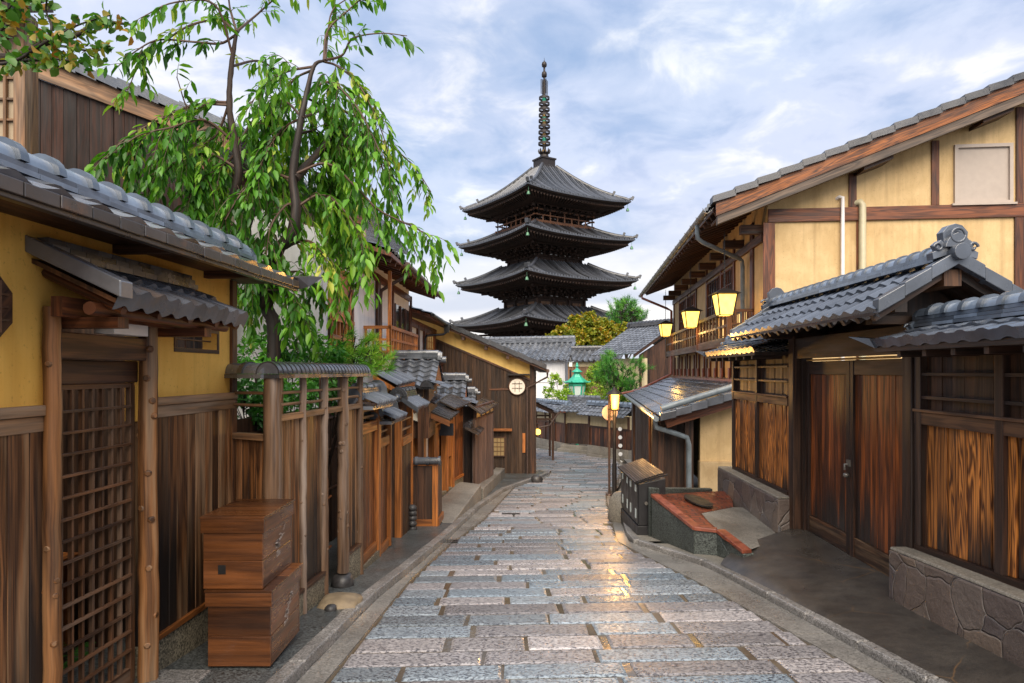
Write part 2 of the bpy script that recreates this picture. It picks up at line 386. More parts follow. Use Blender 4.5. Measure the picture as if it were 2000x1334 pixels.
def leafmat(name, stops, trans=.3, rough=.46):
    m = Mat(name); t1, t2 = m.tint()
    col = m.ramp(t1, stops); col = m.mix(m.rng(m.noise(m.obj(), 2.2, 2), .35, .65, 0, .5), col, m.mix(1.0, col, (.62, .74, .6), 'MULTIPLY'))
    m.set(col, rough, spec=.5)
    tr = m.node('ShaderNodeBsdfTranslucent', {'Color': m.mix(1.0, col, (1.25, 1.4, .7), 'MULTIPLY')})
    mx = m.node('ShaderNodeMixShader', {0: trans, 1: m.b.outputs[0], 2: tr.outputs[0]}); m.l.new(mx.outputs[0], m.out.inputs[0]); return m.m
def glow(name, c, s, edge=None):
    m = Mat(name); m.set(scale(c, .5), .6)
    m.put(m.b.inputs['Emission Color'], (*c, 1)); m.put(m.b.inputs['Emission Strength'], s)
    if edge:
        o = m.uv(); k = m.noise(o, 3, 2); m.put(m.b.inputs['Emission Strength'], m.rng(k, .3, .7, s * .8, s * 1.2))
    return m.m
M = {}
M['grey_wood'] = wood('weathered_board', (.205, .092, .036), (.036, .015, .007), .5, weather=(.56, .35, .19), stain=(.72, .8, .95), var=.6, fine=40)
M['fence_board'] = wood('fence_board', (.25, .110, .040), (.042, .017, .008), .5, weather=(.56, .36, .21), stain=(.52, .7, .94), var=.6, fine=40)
M['rail'] = wood('weathered_rail', (.27, .155, .082), (.12, .065, .034), .6, weather=(.38, .27, .18), var=.25)
M['log'] = wood('bark_stripped_log', (.25, .115, .042), (.055, .022, .009), .5, rings=12, weather=(.46, .31, .18), var=.2, bump=.4)
M['dark_beam'] = wood('dark_brown_beam', (.10, .045, .022), (.032, .014, .008), .5, var=.3)
M['soffit'] = wood('brown_soffit', (.09, .042, .022), (.035, .016, .009), .6, var=.35)
M['lattice'] = wood('lattice_wood', (.125, .060, .030), (.045, .021, .011), .45, var=.35, weather=(.23, .16, .11))
M['crate'] = wood('wet_crate_wood', (.125, .048, .017), (.040, .015, .007), .28, rings=11, var=.6, drt=.5, bump=.2, fine=18)
M['cedar'] = wood('orange_cedar', (.40, .150, .036), (.18, .060, .016), .45, var=.35, rings=22)
M['slat'] = wood('brown_slat', (.21, .074, .024), (.075, .026, .010), .45, var=.4)
M['burnt'] = wood('dark_burnt_board', (.07, .033, .018), (.018, .009, .006), .55, var=.6, weather=(.13, .068, .038), fine=26)
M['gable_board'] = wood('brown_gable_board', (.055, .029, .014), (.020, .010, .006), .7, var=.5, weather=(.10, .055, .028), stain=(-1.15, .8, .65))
M['upper_board'] = wood('upper_wall_board', (.030, .011, .006), (.012, .005, .003), .75, var=.6, rings=30)
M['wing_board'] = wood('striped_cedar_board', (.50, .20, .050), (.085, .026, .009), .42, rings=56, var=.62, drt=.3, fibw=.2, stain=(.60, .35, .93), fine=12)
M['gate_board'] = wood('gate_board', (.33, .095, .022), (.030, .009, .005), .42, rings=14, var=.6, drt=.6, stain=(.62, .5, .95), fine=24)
M['door_rail'] = wood('dark_gate_frame', (.045, .020, .012), (.014, .008, .006), .5, var=.4, weather=(.09, .06, .045))
M['wing_rail'] = wood('wing_rail', (.15, .075, .038), (.06, .028, .016), .55, var=.3)
M['verge'] = wood('orange_verge_board', (.29, .098, .018), (.05, .015, .006), .5, rings=44, var=.15, fine=10)
M['verge_low'] = wood('grey_verge_strip', (.13, .10, .082), (.05, .038, .032), .6, var=.2)
M['timber'] = wood('brown_timber', (.16, .055, .022), (.05, .017, .009), .5, rings=34, var=.35)
M['pagoda_wood'] = wood('pagoda_timber', (.034, .017, .011), (.010, .005, .004), .8, var=.5, rings=8, fine=4)
M['pagoda_rail'] = wood('pagoda_rail', (.19, .085, .042), (.09, .04, .022), .7, var=.35, rings=6, fine=4)
M['pagoda_door'] = wood('pagoda_panel', (.17, .092, .05), (.08, .045, .026), .7, var=.4, rings=6, fine=4)
M['tile'] = tile_mat('grey_roof_tile', (.150, .163, .188), .19)
M['tile_near'] = tile_mat('near_wall_tile', (.125, .130, .148), .21, .65, moss=(.12, .08, .055))
M['tile_gate'] = tile_mat('gate_roof_tile', (.105, .124, .160), .21, .35)
M['tile_dark'] = tile_mat('dark_wet_tile', (.055, .055, .062), .22)
M['tile_pagoda'] = tile_mat('pagoda_tile', (.072, .078, .094), .36, .95, moss=(.07, .066, .06))
M['tile_ridge'] = tile_mat('blue_grey_ridge_tile', (.20, .255, .34), .17, .5)
M['tile_edge'] = tile_mat('stained_drip_tile', (.060, .048, .044), .3, .5, moss=(.19, .075, .022))
M['tile_edge_lit'] = tile_mat('wet_pent_tile', (.11, .095, .095), .22, .35, moss=(.26, .10, .03))
M['slab'] = wood('wet_board_roof', (.055, .043, .036), (.018, .015, .014), .22, var=.4, weather=(.13, .075, .035))
M['yellow'] = plaster('yellow_clay_plaster', (.84, .49, .115), (.72, .38, .07), .9, False)
M['ochre'] = plaster('ochre_plaster', (.66, .475, .25), (.49, .335, .16))
M['ochre_base'] = plaster('stained_plinth_plaster', (.56, .42, .24), (.36, .25, .13))
M['white'] = plaster('white_plaster', (.80, .80, .80), (.69, .69, .71))
M['cream'] = plaster('cream_plaster', (.62, .52, .33), (.50, .40, .24))
M['band'] = plaster('yellow_gable_plaster', (.88, .62, .22), (.80, .53, .17))
M['beige'] = plaster('beige_plaster', (.42, .34, .24), (.33, .26, .18))
M['plinth'] = concrete('exposed_aggregate', (.175, .15, .105), .75, .6)
M['gravel'] = concrete('dark_gravel_concrete', (.075, .082, .082), .8, .5, 1.0, .3)
M['darkconc'] = concrete('mossy_dark_concrete', (.062, .072, .066), .8, .55)
M['conc'] = concrete('grey_concrete', (.19, .175, .15), .35, .55, 1.0, .35)
M['kerb'] = concrete('granite_kerb', (.21, .20, .19), .6, .45, 1.2, .25)
M['gutter'] = concrete('gutter_concrete', (.20, .19, .175), .4, .45, 1.0, .2)
M['apron'] = None
M['ground'] = concrete('bare_ground', (.075, .065, .05), .5, .8)
M['iron'] = plain('black_iron', (.018, .017, .017), .35)
M['black'] = plain('black_paint', (.013, .012, .013), .40, bump=.05)
M['lid'] = wood('black_stained_slat', (.012, .011, .013), (.006, .006, .007), .5, var=.4)
M['pipe'] = plain('dark_copper_pipe', (.095, .062, .05), .4, .3)
M['greypipe'] = plain('grey_drain_pipe', (.16, .19, .21), .35)
M['whitepipe'] = plain('white_pipe', (.78, .74, .72), .4, var=.06)
M['tanpipe'] = plain('tan_pipe', (.45, .40, .26), .45, var=.08)
M['copper'] = plain('red_brown_flashing', (.24, .085, .06), .4, .2)
M['gutmetal'] = plain('weathered_gutter', (.17, .155, .135), .35, .4)
M['verdigris'] = plain('green_copper', (.035, .36, .235), .35, .1, .15)
M['greenbronze'] = plain('green_bronze', (.10, .22, .13), .5, .3, .4)
M['bronze'] = plain('dark_bronze', (.030, .024, .023), .5, .4)
M['gold'] = plain('aged_gold', (.28, .17, .05), .45, .5, .4)
M['shutter'] = plain('taupe_shutter', (.40, .335, .285), .5, var=.05)
M['greyglass'] = plain('frosted_pane', (.55, .62, .60), .25, var=.08)
M['glass'] = plain('dark_window_glass', (.03, .035, .04), .08, var=.2, bump=0)
M['paper'] = plain('paper_pane', (.72, .66, .56), .7, var=.05)
M['sign'] = plain('blank_dark_sign', (.010, .010, .014), .5, bump=0)
M['signback'] = plain('sign_back', (.46, .30, .25), .5, var=.12)
M['red'] = plain('red_paint', (.55, .018, .015), .4)
M['cloth'] = plain('pale_cloth', (.50, .46, .38), .9, var=.1)
M['whitedisc'] = plain('white_disc', (.78, .78, .76), .4, var=.08)
M['rock'] = plain('dark_rock', (.045, .042, .042), .45, var=.5, bump=.5)
M['stone'] = plain('step_stone', (.24, .18, .11), .6, var=.3, bump=.5)
M['wallstone'] = concrete('granite_base', (.23, .205, .165), .35, .6)
M['bark'] = wood('dark_bark', (.036, .022, .017), (.010, .007, .006), .7, rings=18, var=.3, bump=1.0, fine=5)
M['log_grey'] = wood('silvered_log', (.17, .105, .065), (.06, .034, .021), .5, rings=10, weather=(.38, .31, .26), var=.25, bump=.4, drt=.6)
M['scrape'] = plain('pale_scraped_wood', (.46, .38, .33), .6)
M['shoji'] = glow('lit_paper_window', (1.0, .66, .24), .75, True)
M['twig'] = plain('thin_twig', (.07, .035, .02), .6)
M['cherry'] = leafmat('cherry_leaf', [(0, (.020, .080, .008)), (.3, (.055, .185, .012)), (.6, (.12, .31, .018)), (.85, (.25, .44, .03)), (1, (.46, .45, .07))], .34)
M['shrub'] = leafmat('shrub_leaf', [(0, (.02, .11, .012)), (.5, (.07, .26, .024)), (1, (.19, .43, .04))], .3)
M['yshrub'] = leafmat('yellow_green_leaf', [(0, (.08, .19, .014)), (.5, (.22, .38, .022)), (1, (.48, .54, .05))], .3)
M['amber'] = leafmat('turning_leaf', [(0, (.03, .11, .012)), (.5, (.09, .22, .02)), (.74, (.20, .24, .025)), (.9, (.32, .20, .02)), (1, (.36, .12, .016))], .3)
M['maple'] = leafmat('maple_leaf', [(0, (.10, .15, .012)), (.4, (.22, .25, .018)), (.75, (.40, .29, .018)), (1, (.46, .19, .016))], .25)
M['pine'] = leafmat('pine_needle', [(0, (.02, .12, .018)), (.5, (.07, .27, .03)), (1, (.2, .44, .045))], .25)
M['needle'] = leafmat('bright_pine_needle', [(0, (.06, .2, .02)), (.5, (.15, .40, .03)), (1, (.40, .55, .05))], .3)
M['fern'] = leafmat('fern_leaf', [(0, (.02, .09, .016)), (1, (.07, .24, .03))], .3)
M['lamp'] = glow('warm_lantern_pane', (1.0, .60, .10), 1.9, True)
M['streetglow'] = glow('street_lamp_glass', (1.0, .42, .035), 7.5)
M['window_glow'] = glow('lit_window', (1.0, .62, .22), .13, True)
M['window_glow'].node_tree.nodes['Principled BSDF'].inputs['Base Color'].default_value = (.09, .055, .025, 1)
M['smallglow'] = glow('small_yellow_lamp', (1.0, .62, .08), 3.0)
def road_mat():
    m = Mat('wet_paving_stone'); o = m.obj(); t1, t2 = m.tint(); uv = m.uv()
    base = m.ramp(t1, [(0, (.28, .265, .27)), (.3, (.38, .355, .355)), (.5, (.33, .315, .325)), (.56, (.25, .285, .315)), (.8, (.20, .245, .285)), (.93, (.26, .305, .345)), (1, (.50, .50, .50))], 'CONSTANT')
    v = m.math('MULTIPLY_ADD', t2, .5, .58); base = m.mix(1.0, base, m.ramp(v, [(0, 0.0), (1, 1.0)]), 'MULTIPLY')
    p = m.noise(m.map(o, (1, 1.5, 1)), 36, 3, .65, .6)
    pit = m.rng(p, .38, .56, 0, 1)
    col = m.mix(pit, m.mix(1.0, base, (.22, .22, .25), 'MULTIPLY'), m.mix(1.0, base, (1.35, 1.35, 1.35), 'MULTIPLY'))
    wetn = m.noise(o, .55, 4, .6, .3)
    m.bump(m.math('ADD', m.math('MULTIPLY', pit, .9), m.math('MULTIPLY', m.noise(o, 9, 3), .8)), .42, .006)
    return m.set(col, m.rng(wetn, .38, .62, .19, .40), spec=.6)
M['road'] = road_mat()
def mortar_mat():
    m = Mat('wet_mortar'); o = m.obj()
    col = m.mix(m.rng(m.noise(o, 3, 5, .6), .3, .7, 0, 1), (.07, .056, .040), (.14, .112, .08)); m.bump(m.noise(o, 25, 4), .3, .005)
    return m.set(col, m.rng(m.noise(o, .9, 3), .4, .6, .08, .3), spec=.6)
M['mortar'] = mortar_mat()
def apron_mat():
    m = Mat('dark_wet_concrete_apron'); o = m.obj(); v = m.map(o, (1.0, .5, 1))
    a = m.noise(m.map(o, (1.0, 1.25, 1)), 2.4, 9, .78, .1); col = m.mix(m.rng(a, .34, .66, 0, 1), (.026, .023, .020), (.070, .060, .049)); sk = m.noise(o, 130, 2, .6); col = m.mix(1.0, col, m.ramp(sk, [(.3, .55), (.7, 1.5)]), 'MULTIPLY')
    crack = m.vor(m.mix(.12, o, m.noise(o, 3, 3, out='Color')), .9, 'DISTANCE_TO_EDGE'); cf = m.rng(crack, .0, .006, .55, 0)
    cf = m.math('MULTIPLY', cf, m.rng(m.noise(o, 1.1, 2), .5, .62, 0, 1)); col = m.mix(cf, col, (.22, .12, .045))
    m.bump(m.noise(o, 45, 4, .6), .2, .004); return m.set(col, m.rng(m.noise(v, 1.2, 4, .6), .35, .65, .16, .48), spec=.55)
M['apron'] = apron_mat()
def crazy_mat():
    m = Mat('crazy_stone_facing'); uv = m.uv(); w = m.mix(.17, uv, m.noise(uv, 2.5, 2, out='Color'))
    e = m.vor(w, 3.7, 'DISTANCE_TO_EDGE'); c = m.node('ShaderNodeSeparateColor', {0: m.vor(w, 3.7, out='Color')}).outputs
    col = m.ramp(c[0], [(0, (.085, .076, .074)), (.3, (.19, .145, .12)), (.5, (.12, .10, .10)), (.75, (.25, .185, .135)), (1, (.15, .14, .145))])
    col = m.mix(m.rng(m.noise(m.map(uv, (1, .4, 1)), 6, 5, .65), .3, .7, 0, .7), col, m.mix(1.0, col, (.42, .38, .37), 'MULTIPLY'))
    j = m.rng(e, .002, .007, 1, 0); jm = m.math('MULTIPLY', j, m.rng(m.noise(uv, 2.5, 2), .4, .6, .15, 1)); col = m.mix(jm, col, (.36, .33, .30))
    m.bump(m.math('ADD', m.rng(e, 0, .035, 0, 1), m.math('MULTIPLY', m.noise(uv, 16, 6, .7), 1.1)), 1.0, .016); return m.set(col, .5, spec=.45)
M['crazy'] = crazy_mat()
def brick_mat():
    m = Mat('wet_red_brick_paving'); o = m.obj(); v = m.map(o, (1, 1, 0)); b = m.node('ShaderNodeTexBrick', {'Vector': v, 'Color1': (.27, .062, .026, 1), 'Color2': (.16, .040, .02, 1), 'Mortar': (.035, .026, .022, 1), 'Scale': 2.5, 'Mortar Size': .022, 'Bias': 0.0})
    col = m.mix(m.rng(m.noise(o, 2.5, 5, .6), .35, .65, 0, .7), b.outputs[0], m.mix(1.0, b.outputs[0], (.45, .4, .4), 'MULTIPLY'))
    m.bump(m.math('SUBTRACT', 1.0, b.outputs[1]), .4, .004); return m.set(col, m.rng(m.noise(o, 2, 3), .4, .6, .2, .45), spec=.5)
M['brick'] = brick_mat()
M['brickedge'] = plain('red_edge_brick', (.21, .058, .032), .35, var=.5, bump=.3)
# ------------------------------------------------------------------ ground, road, kerbs, pavements
def lerp_list(L, y):
    if y <= L[0][0]:
        (a, b), (c, d) = L[0], L[1]
    elif y >= L[-1][0]:
        return L[-1][1]
    else:
        for i in range(len(L) - 1):
            if L[i][0] <= y <= L[i + 1][0]: (a, b), (c, d) = L[i], L[i + 1]; break
    return b + (d - b) * (y - a) / (c - a)
def from_px(pts, up=0.0): return sorted((GY(py, up), (px - CX) * GY(py, up) / FPX) for px, py in pts)
KL = from_px([(572, 1334), (724, 1176), (805, 1110), (871, 1054), (938, 991), (990, 956)], .02) + [(21.6, 1.05), (23.0, 1.3), (23.6, .9)]    # kerb, left, inner edge
SLp = from_px([(642, 1329), (801, 1134), (873, 1068), (945, 1015), (1004, 952)]) + [(21.8, 1.2), (23.4, 1.35)]                                    # first paving stone, left
SRp = from_px([(1725, 1334), (1508, 1218), (1356, 1134), (1233, 1073)]) + [(9.7, 1.52), (15.0, 2.12), (16.5, 2.35), (18, 2.75), (22, 3.55), (26, 4.3), (29.2, 4.55), (31, 3.75), (37.5, .9), (40, -.3)]
KR = from_px([(1800, 1334), (1640, 1245), (1500, 1168), (1380, 1104), (1245, 1062)], .02)                                                        # kerb, right, inner edge
ys = [-14 + 1.0 * i for i in range(62)] + [60, 90, 160, 400, 1500]
xs = [-1500, -300, -60, -25, -12, -8, -6, -4, -3, -2, -1, 0, 1, 2, 3, 4, 5, 7, 10, 15, 25, 60, 300, 1500]
mb = MB(); mb.grid([[V(x, y, gz(y) - .09 + (0 if y < 45 else -.3)) for x in xs] for y in ys], smooth=True)
ground = struct(mb.build('ground', M['ground'], org=(0, 0, 0)))
# mortar bed of the road
def road_edges(y):
    l = lerp_list(SLp, y) if y < 23.5 else -9.0 - (y - 23.5)
    return l, lerp_list(SRp, y)
mb = MB(); rows = []
y = 1.2
while y < 40.5:
    l, r_ = road_edges(y); l2 = lerp_list(KL, y) - .05 if y < 23.5 else l; rr = r_ + .12
    rows.append([V(l2 + (rr - l2) * k / 8, y, gz(y) - .010) for k in range(9)]); y += .35
mb.grid(rows)
bed = struct(mb.build('road_bed', M['mortar'], org=(0, 0, 0)))
# paving stones: courses across the street, wide filled joints between the stones of a course
mb = MB(); y = 1.5; tilt = .055; k = 0
while y < 40:
    dep = rnd(.27, .34) if y < 23 else rnd(.30, .42)
    ym = y + dep / 2; l, r_ = road_edges(ym); x = l - (rnd(0, .5) if k % 2 else rnd(.2, .9)); k += 1
    tcol = None
    while x < r_:
        ln = rnd(.55, 1.15); x0, x1 = max(x, l + rnd(0, .02)), min(x + ln, r_ - rnd(0, .02)); gapw = rnd(.02, .065)
        x += ln + gapw
        if x1 - x0 < .10: continue
        j = [rnd(-.008, .008) for _ in range(4)]
        sl_ = tilt * (1 if y < 24 else 1.6)
        def q(xx, yy, up): 
            yy2 = yy + sl_ * (xx - 0.5); return V(xx, yy2, gz(yy2) + up)
        a, b = y + .009, y + dep - .009; c = .022; t = (rnd(0, 1), rnd(0, 1)); hgt = rnd(-.003, .004); tl = [hgt + rnd(-.0035, .0035) for _ in range(4)]
        lo = [q(x0 + j[0], a, -.02), q(x1 + j[1], a, -.02), q(x1 + j[2], b, -.02), q(x0 + j[3], b, -.02)]
        hi = [q(x0 + j[0] + c, a + c, tl[0]), q(x1 + j[1] - c, a + c, tl[1]), q(x1 + j[2] - c, b - c, tl[2]), q(x0 + j[3] + c, b - c, tl[3])]
        mid = [q(x0 + j[0], a, hgt - .008), q(x1 + j[1], a, hgt - .008), q(x1 + j[2], b, hgt - .008), q(x0 + j[3], b, hgt - .008)]
        mb.poly(hi, None, t)
        for i in range(4):
            n = (i + 1) % 4; mb.poly((lo[i], lo[n], mid[n], mid[i]), None, t); mb.poly((mid[i], mid[n], hi[n], hi[i]), None, t)
    y += dep
road = struct(mb.build('road', M['road'], org=(0, 0, 0)))
# gutters beside the stones
def strip(name, mat, fa, fb, y0, y1, up_a, up_b, step=.3, n=6):
    mb = MB(); rows = []; y = y0
    while y < y1 + .01:
        a, b = fa(y), fb(y); ua, ub = (u(y) if callable(u) else u for u in (up_a, up_b))
        rows.append([V(a + (b - a) * k / n, y, gz(y) + ua + (ub - ua) * k / n) for k in range(n + 1)]); y += step
    mb.grid(rows); return struct(mb.build(name, mat, org=(0, 0, 0)))
def slabs(name, mat, fa, fb, y0, y1, up, ln, gap=.006, th=.04):
    mb = MB(); y = y0
    while y < y1:
        e = min(y + ln * rnd(.9, 1.1), y1)
        c = [(fa(y), y), (fb(y), y), (fb(e - gap), e - gap), (fa(e - gap), e - gap)]; h = rnd(-.002, .002)
        mb.hexa([V(x, yy, gz(yy) + up - th) for x, yy in c] + [V(x, yy, gz(yy) + up + h) for x, yy in c]); y = e
    return mb
mb = slabs('gutter', M['gutter'], lambda y: lerp_list(KL, y) + .004, lambda y: lerp_list(SLp, y) - .015, 1.3, 23.2, .004, .85)
struct(mb.build('gutter', M['gutter'], org=(0, 0, 0)))
mb = slabs('gutter', M['gutter'], lambda y: lerp_list(SRp, y) + .015, lambda y: (lerp_list(KR, y) - .004 if y < 9.4 else lerp_list(SRp, y) + .17), 1.3, 15.8, .003, .85)
struct(mb.build('gutter', M['gutter'], org=(0, 0, 0)))
mb = slabs('kerb', M['kerb'], lambda y: lerp_list(KL, y) - .12, lambda y: lerp_list(KL, y), 1.3, 23.4, .085, .62, .005, .2)
struct(mb.build('kerb', M['kerb'], org=(0, 0, 0), bev=.012))
mb = slabs('kerb', M['kerb'], lambda y: lerp_list(KR, y), lambda y: lerp_list(KR, y) + .11, 1.3, 9.4, .07, .75, .005, .2)
struct(mb.build('kerb', M['kerb'], org=(0, 0, 0), bev=.02))
mb = slabs('kerb', M['kerb'], lambda y: lerp_list(SRp, y) + .18, lambda y: lerp_list(SRp, y) + .28, 9.5, 15.6, .06, .6, .005, .2)
struct(mb.build('kerb', M['kerb'], org=(0, 0, 0), bev=.012))
strip('pavement', M['gravel'], lambda y: -2.95, lambda y: lerp_list(KL, y) - .118, 1.2, 23.2, .08, .078)
strip('pavement', M['conc'], lambda y: lerp_list(KR, y) + .10, lambda y: 3.2, 7.4, 9.4, .055, .05)
strip('pavement', M['conc'], lambda y: lerp_list(SRp, y) + .275, lambda y: 3.55 + .12 * (y - 12.7), 9.4, 29, .05, .05)
# drain cover in the left gutter, iron bits let into the paving
def drain_grate(loc_px, sz, label):
    p = G(*loc_px); t = thing('drain_grate', label, 'grate', p)
    mb = MB(); x, y = p.x, p.y; sx, sy = sz
    fr = Fr(x - sx / 2, y, x + sx / 2, y, 1)
    def pt(a, b, up): return V(x + a, y + b, gz(y + b) + up)
    for a0, a1, b0, b1 in ((-sx / 2, sx / 2, -sy / 2, -sy / 2 + .025), (-sx / 2, sx / 2, sy / 2 - .025, sy / 2), (-sx / 2, -sx / 2 + .025, -sy / 2 + .026, sy / 2 - .026), (sx / 2 - .025, sx / 2, -sy / 2 + .026, sy / 2 - .026)):
        c = [(a0, b0), (a1, b0), (a1, b1), (a0, b1)]; mb.hexa([pt(a, b, -.01) for a, b in c] + [pt(a, b, .013) for a, b in c])
    mb.build('frame', M['iron'], t); mb = MB(); n = int(sx / .035)
    for i in range(1, n):
        a = -sx / 2 + sx * i / n; c = [(a - .007, -sy / 2 + .026), (a + .007, -sy / 2 + .026), (a + .007, sy / 2 - .026), (a - .007, sy / 2 - .026)]
        mb.hexa([pt(a, b, -.005) for a, b in c] + [pt(a, b, .011) for a, b in c])
    mb.build('bars', M['iron'], t)
drain_grate((872, 1058), (.34, .2), 'black slotted drain grate in the left gutter beside the kerb')
drain_grate((998, 1004), (.34, .16), 'small rusty drain grate let into the middle of the road')
# ---- right side: dark sloping apron in front of the gate
RW = Fr(3.39, 0.0, 3.39 + .031 * 14.0, 14.0, -1)      # plane of the gate wall (d grows towards the street)
def rwx(y): return 3.39 + .031 * y
def apron_z(y): return -.30 if 5.6 < y < 8.9 else (-.30 - (y - 8.9) * .07 if y >= 8.9 else -.30 + (5.6 - y) * .075)
mb = MB(); rows = []; y = 1.3
for j in range(50):                                                     # the far edge swings round from the kerb to the gate post
    row = []
    for k in range(19):
        u = k / 18; yf = 7.80 + .90 * u ** .8; y = 1.3 + (yf - 1.3) * j / 49
        a = lerp_list(KR, y) + .105; b = rwx(y) + .19; za = gz(y) + .062; zb = apron_z(y); x = a + (b - a) * u
        f = u ** .62 if y > 5.5 else u ** (.62 + .38 * min(1, (5.5 - y) / 2))
        row.append(V(x, y, za + (zb - za) * f))
    rows.append(row)
mb.grid(rows)
apron = struct(mb.build('driveway', M['apron'], org=(0, 0, 0)))
# ---- raised brick platform with its dark concrete front
pl = [P(1272, 966, 9.75), P(1355, 1031, 8.45), P(1400, 1036, 8.35), P(1452, 1077, 7.75), P(1545, 1045, 8.72), P(1428, 958, 11.3)]
plat = thing('brick_platform', 'red brick landing with dark concrete front and manhole cover, beside black bin cabinet', 'platform', V(2.3, 8.5, gz(8.5)))
top = [Vector(p) for p in pl]
mb = MB(); n = 5
fa = [top[0], top[1], top[2], top[3]]
for i in range(3):
    a, b = fa[i].copy(), fa[i + 1].copy(); a.z -= .03; b.z -= .03
    d = (b - a); nrm = V(-d.y, d.x, 0).normalized() * .14
    if nrm.x < 0 and i == 0: nrm = -nrm
    if i > 0 and nrm.y < 0: nrm = -nrm
    mb.hexa([V(a.x, a.y, gz(a.y) - .15), V(b.x, b.y, gz(b.y) - .15), V(b.x + nrm.x, b.y + nrm.y, gz(b.y) - .15), V(a.x + nrm.x, a.y + nrm.y, gz(a.y) - .15), a, b, b + nrm, a + nrm])
q0, q1 = top[0] + V(-.02, .02, -.65), P(1392, 966, 10.9) + V(0, .0, -.12)
mb.hexa([q0, q1, q1 + V(0, .14, 0), q0 + V(0, .14, 0), q0 + V(0, 0, .74), q1 + V(0, 0, .21), q1 + V(0, .14, .21), q0 + V(0, .12, .74)])
mb.build('concrete_front', M['darkconc'], plat, bev=.012)
mb = MB(); cen = sum(top, V(0, 0, 0)) / 6
inner = P(1382, 997, 9.55)
mid = [top[0], top[1], top[2], top[3], P(1452, 1046, 8.5), P(1360, 995, 9.9), P(1432, 988, 10.1), top[5]]
def fan(pts, nn=1):
    c = sum(pts, V(0, 0, 0)) / len(pts)
    for i in range(len(pts)): mb.poly((c, pts[i], pts[(i + 1) % len(pts)]), None, (.5, .5))
br = [top[0], top[1], top[2], top[3], P(1412, 1052, 8.1), P(1370, 1002, 9.2), P(1432, 990, 10.05), top[5]]
c0 = P(1345, 985, 9.55)
for i in range(len(br)): mb.poly((c0, br[i], br[(i + 1) % len(br)]), None, (.5, .5))
mb.build('brick_top', M['brick'], plat)
mb = MB(); cc = [br[4] , br[3] + V(.03, .02, 0), top[4], top[4].lerp(top[5], .55), br[6], br[5]]
c1 = sum(cc, V(0, 0, 0)) / 6
for i in range(6): mb.poly((c1, cc[i] - V(0, 0, .004), cc[(i + 1) % 6] - V(0, 0, .004)), None, (.5, .5))
mb.build('concrete_landing', M['conc'], plat)
mb = MB()
for i in range(3):                                          # soldier bricks along the edge
    a, b = fa[i], fa[i + 1]; d = (b - a); L = d.length; n = max(1, round(L / .21)); d.normalize(); nr = V(-d.y, d.x, 0).normalized() * .11
    if (nr.x < 0 and i == 0) or (i > 0 and nr.y < 0): nr = -nr
    for k in range(n):
        p, q = a + d * (L * k / n + .004), a + d * (L * (k + 1) / n - .004); u = V(0, 0, .03)
        o = -nr * .12
        mb.hexa([p + o - u, q + o - u, q + nr - u, p + nr - u, p + o + u * .5, q + o + u * .5, q + nr + u * .5, p + nr + u * .5])
mb.build('edging', M['brickedge'], plat, bev=.006)
mb = MB(); c = P(1364, 981, 9.75) + V(0, 0, .012); pn_ = (br[5] - c0).cross(top[5] - c0).normalized()
ring = [c + V(.20 * math.cos(a), .27 * math.sin(a), -(pn_.x * .20 * math.cos(a) + pn_.y * .27 * math.sin(a)) / pn_.z) for a in [i * math.pi / 12 for i in range(24)]]
nrm = V(0, 0, 1)
mb.prism(ring, V(0, 0, .02)); mb.build('manhole_cover', M['iron'], plat)
# scattered things on the ground
def rock(name, c, r, label, cat, mat, flat=.7, n=9, sq=1.0):
    mb = MB(); c = Vector(c); vs, fs = [], []
    for i in range(7):
        th = math.pi * i / 6
        for k in range(n):
            a = 2 * math.pi * k / n; rr = r * (1 + rnd(-.13, .13)); ca, sa = math.cos(a), math.sin(a)
            if sq != 1: m_ = max(abs(ca), abs(sa)); ca, sa = ca / m_ ** sq, sa / m_ ** sq
            vs.append(c + V(rr * math.sin(th) ** .6 * ca, rr * math.sin(th) ** .6 * sa, r * flat * math.cos(th) + r * flat * .6))
    for i in range(6):
        for k in range(n): fs.append((i * n + k, i * n + (k + 1) % n, (i + 1) * n + (k + 1) % n, (i + 1) * n + k))
    mb.mesh(vs, fs, None, True); return tag(mb.build(name, mat), label, cat)
g = G(1048, 942); rock('boulder', V(g.x, g.y, g.z), .17, 'small dark boulder at the road edge by the brown gabled house corner', 'rock', M['rock'], .8)
g = G(668, 1178, .09); rock('stepping_stone', V(g.x - .02, g.y + .02, g.z - .06), .185, 'tan stepping stone below the bamboo gate of the log fence', 'stone', M['stone'], .42, 18, .7)
g = G(649, 1186, .09); rock('dark_stone', V(g.x, g.y - .05, g.z - .02), .055, 'fist-sized black stone beside the tan stepping stone', 'stone', M['rock'], .7)
# ------------------------------------------------------------------ LEFT SIDE: garden wall with tiled coping and gate
def lwx(y): return -2.575 + .0523 * y
LW = Fr(lwx(0), 0, lwx(10), 10, 1)
gw = thing('garden_wall', 'near yellow clay garden wall with weathered boards below and tiled coping roof', 'wall', V(-2.35, 4.2, gz(4.2)))
S0, S1 = .9, 5.46
mb = MB()
for a, b, z0, z1 in ((S0, 3.44, 1.38, 2.45), (3.44, 4.25, 1.97, 2.45), (4.25, 4.63, 1.38, 2.45), (4.63, 5.2, 1.38, 1.865), (4.63, 5.2, 1.99, 2.45), (5.2, S1 - .03, 1.38, 2.45)):
    mb.box(LW, a, b, -.12, 0, z0, z1)
mb.build('plaster', M['yellow'], gw)
mb = MB(); mb.planks(LW, S0, 3.42, -.06, 1.40, .125, -.04, .022); mb.planks(LW, 4.26, S1 - .02, -.06, 1.40, .115, -.04, .022)
mb.build('boarding', M['grey_wood'], gw, bev=.003)
mb = MB()
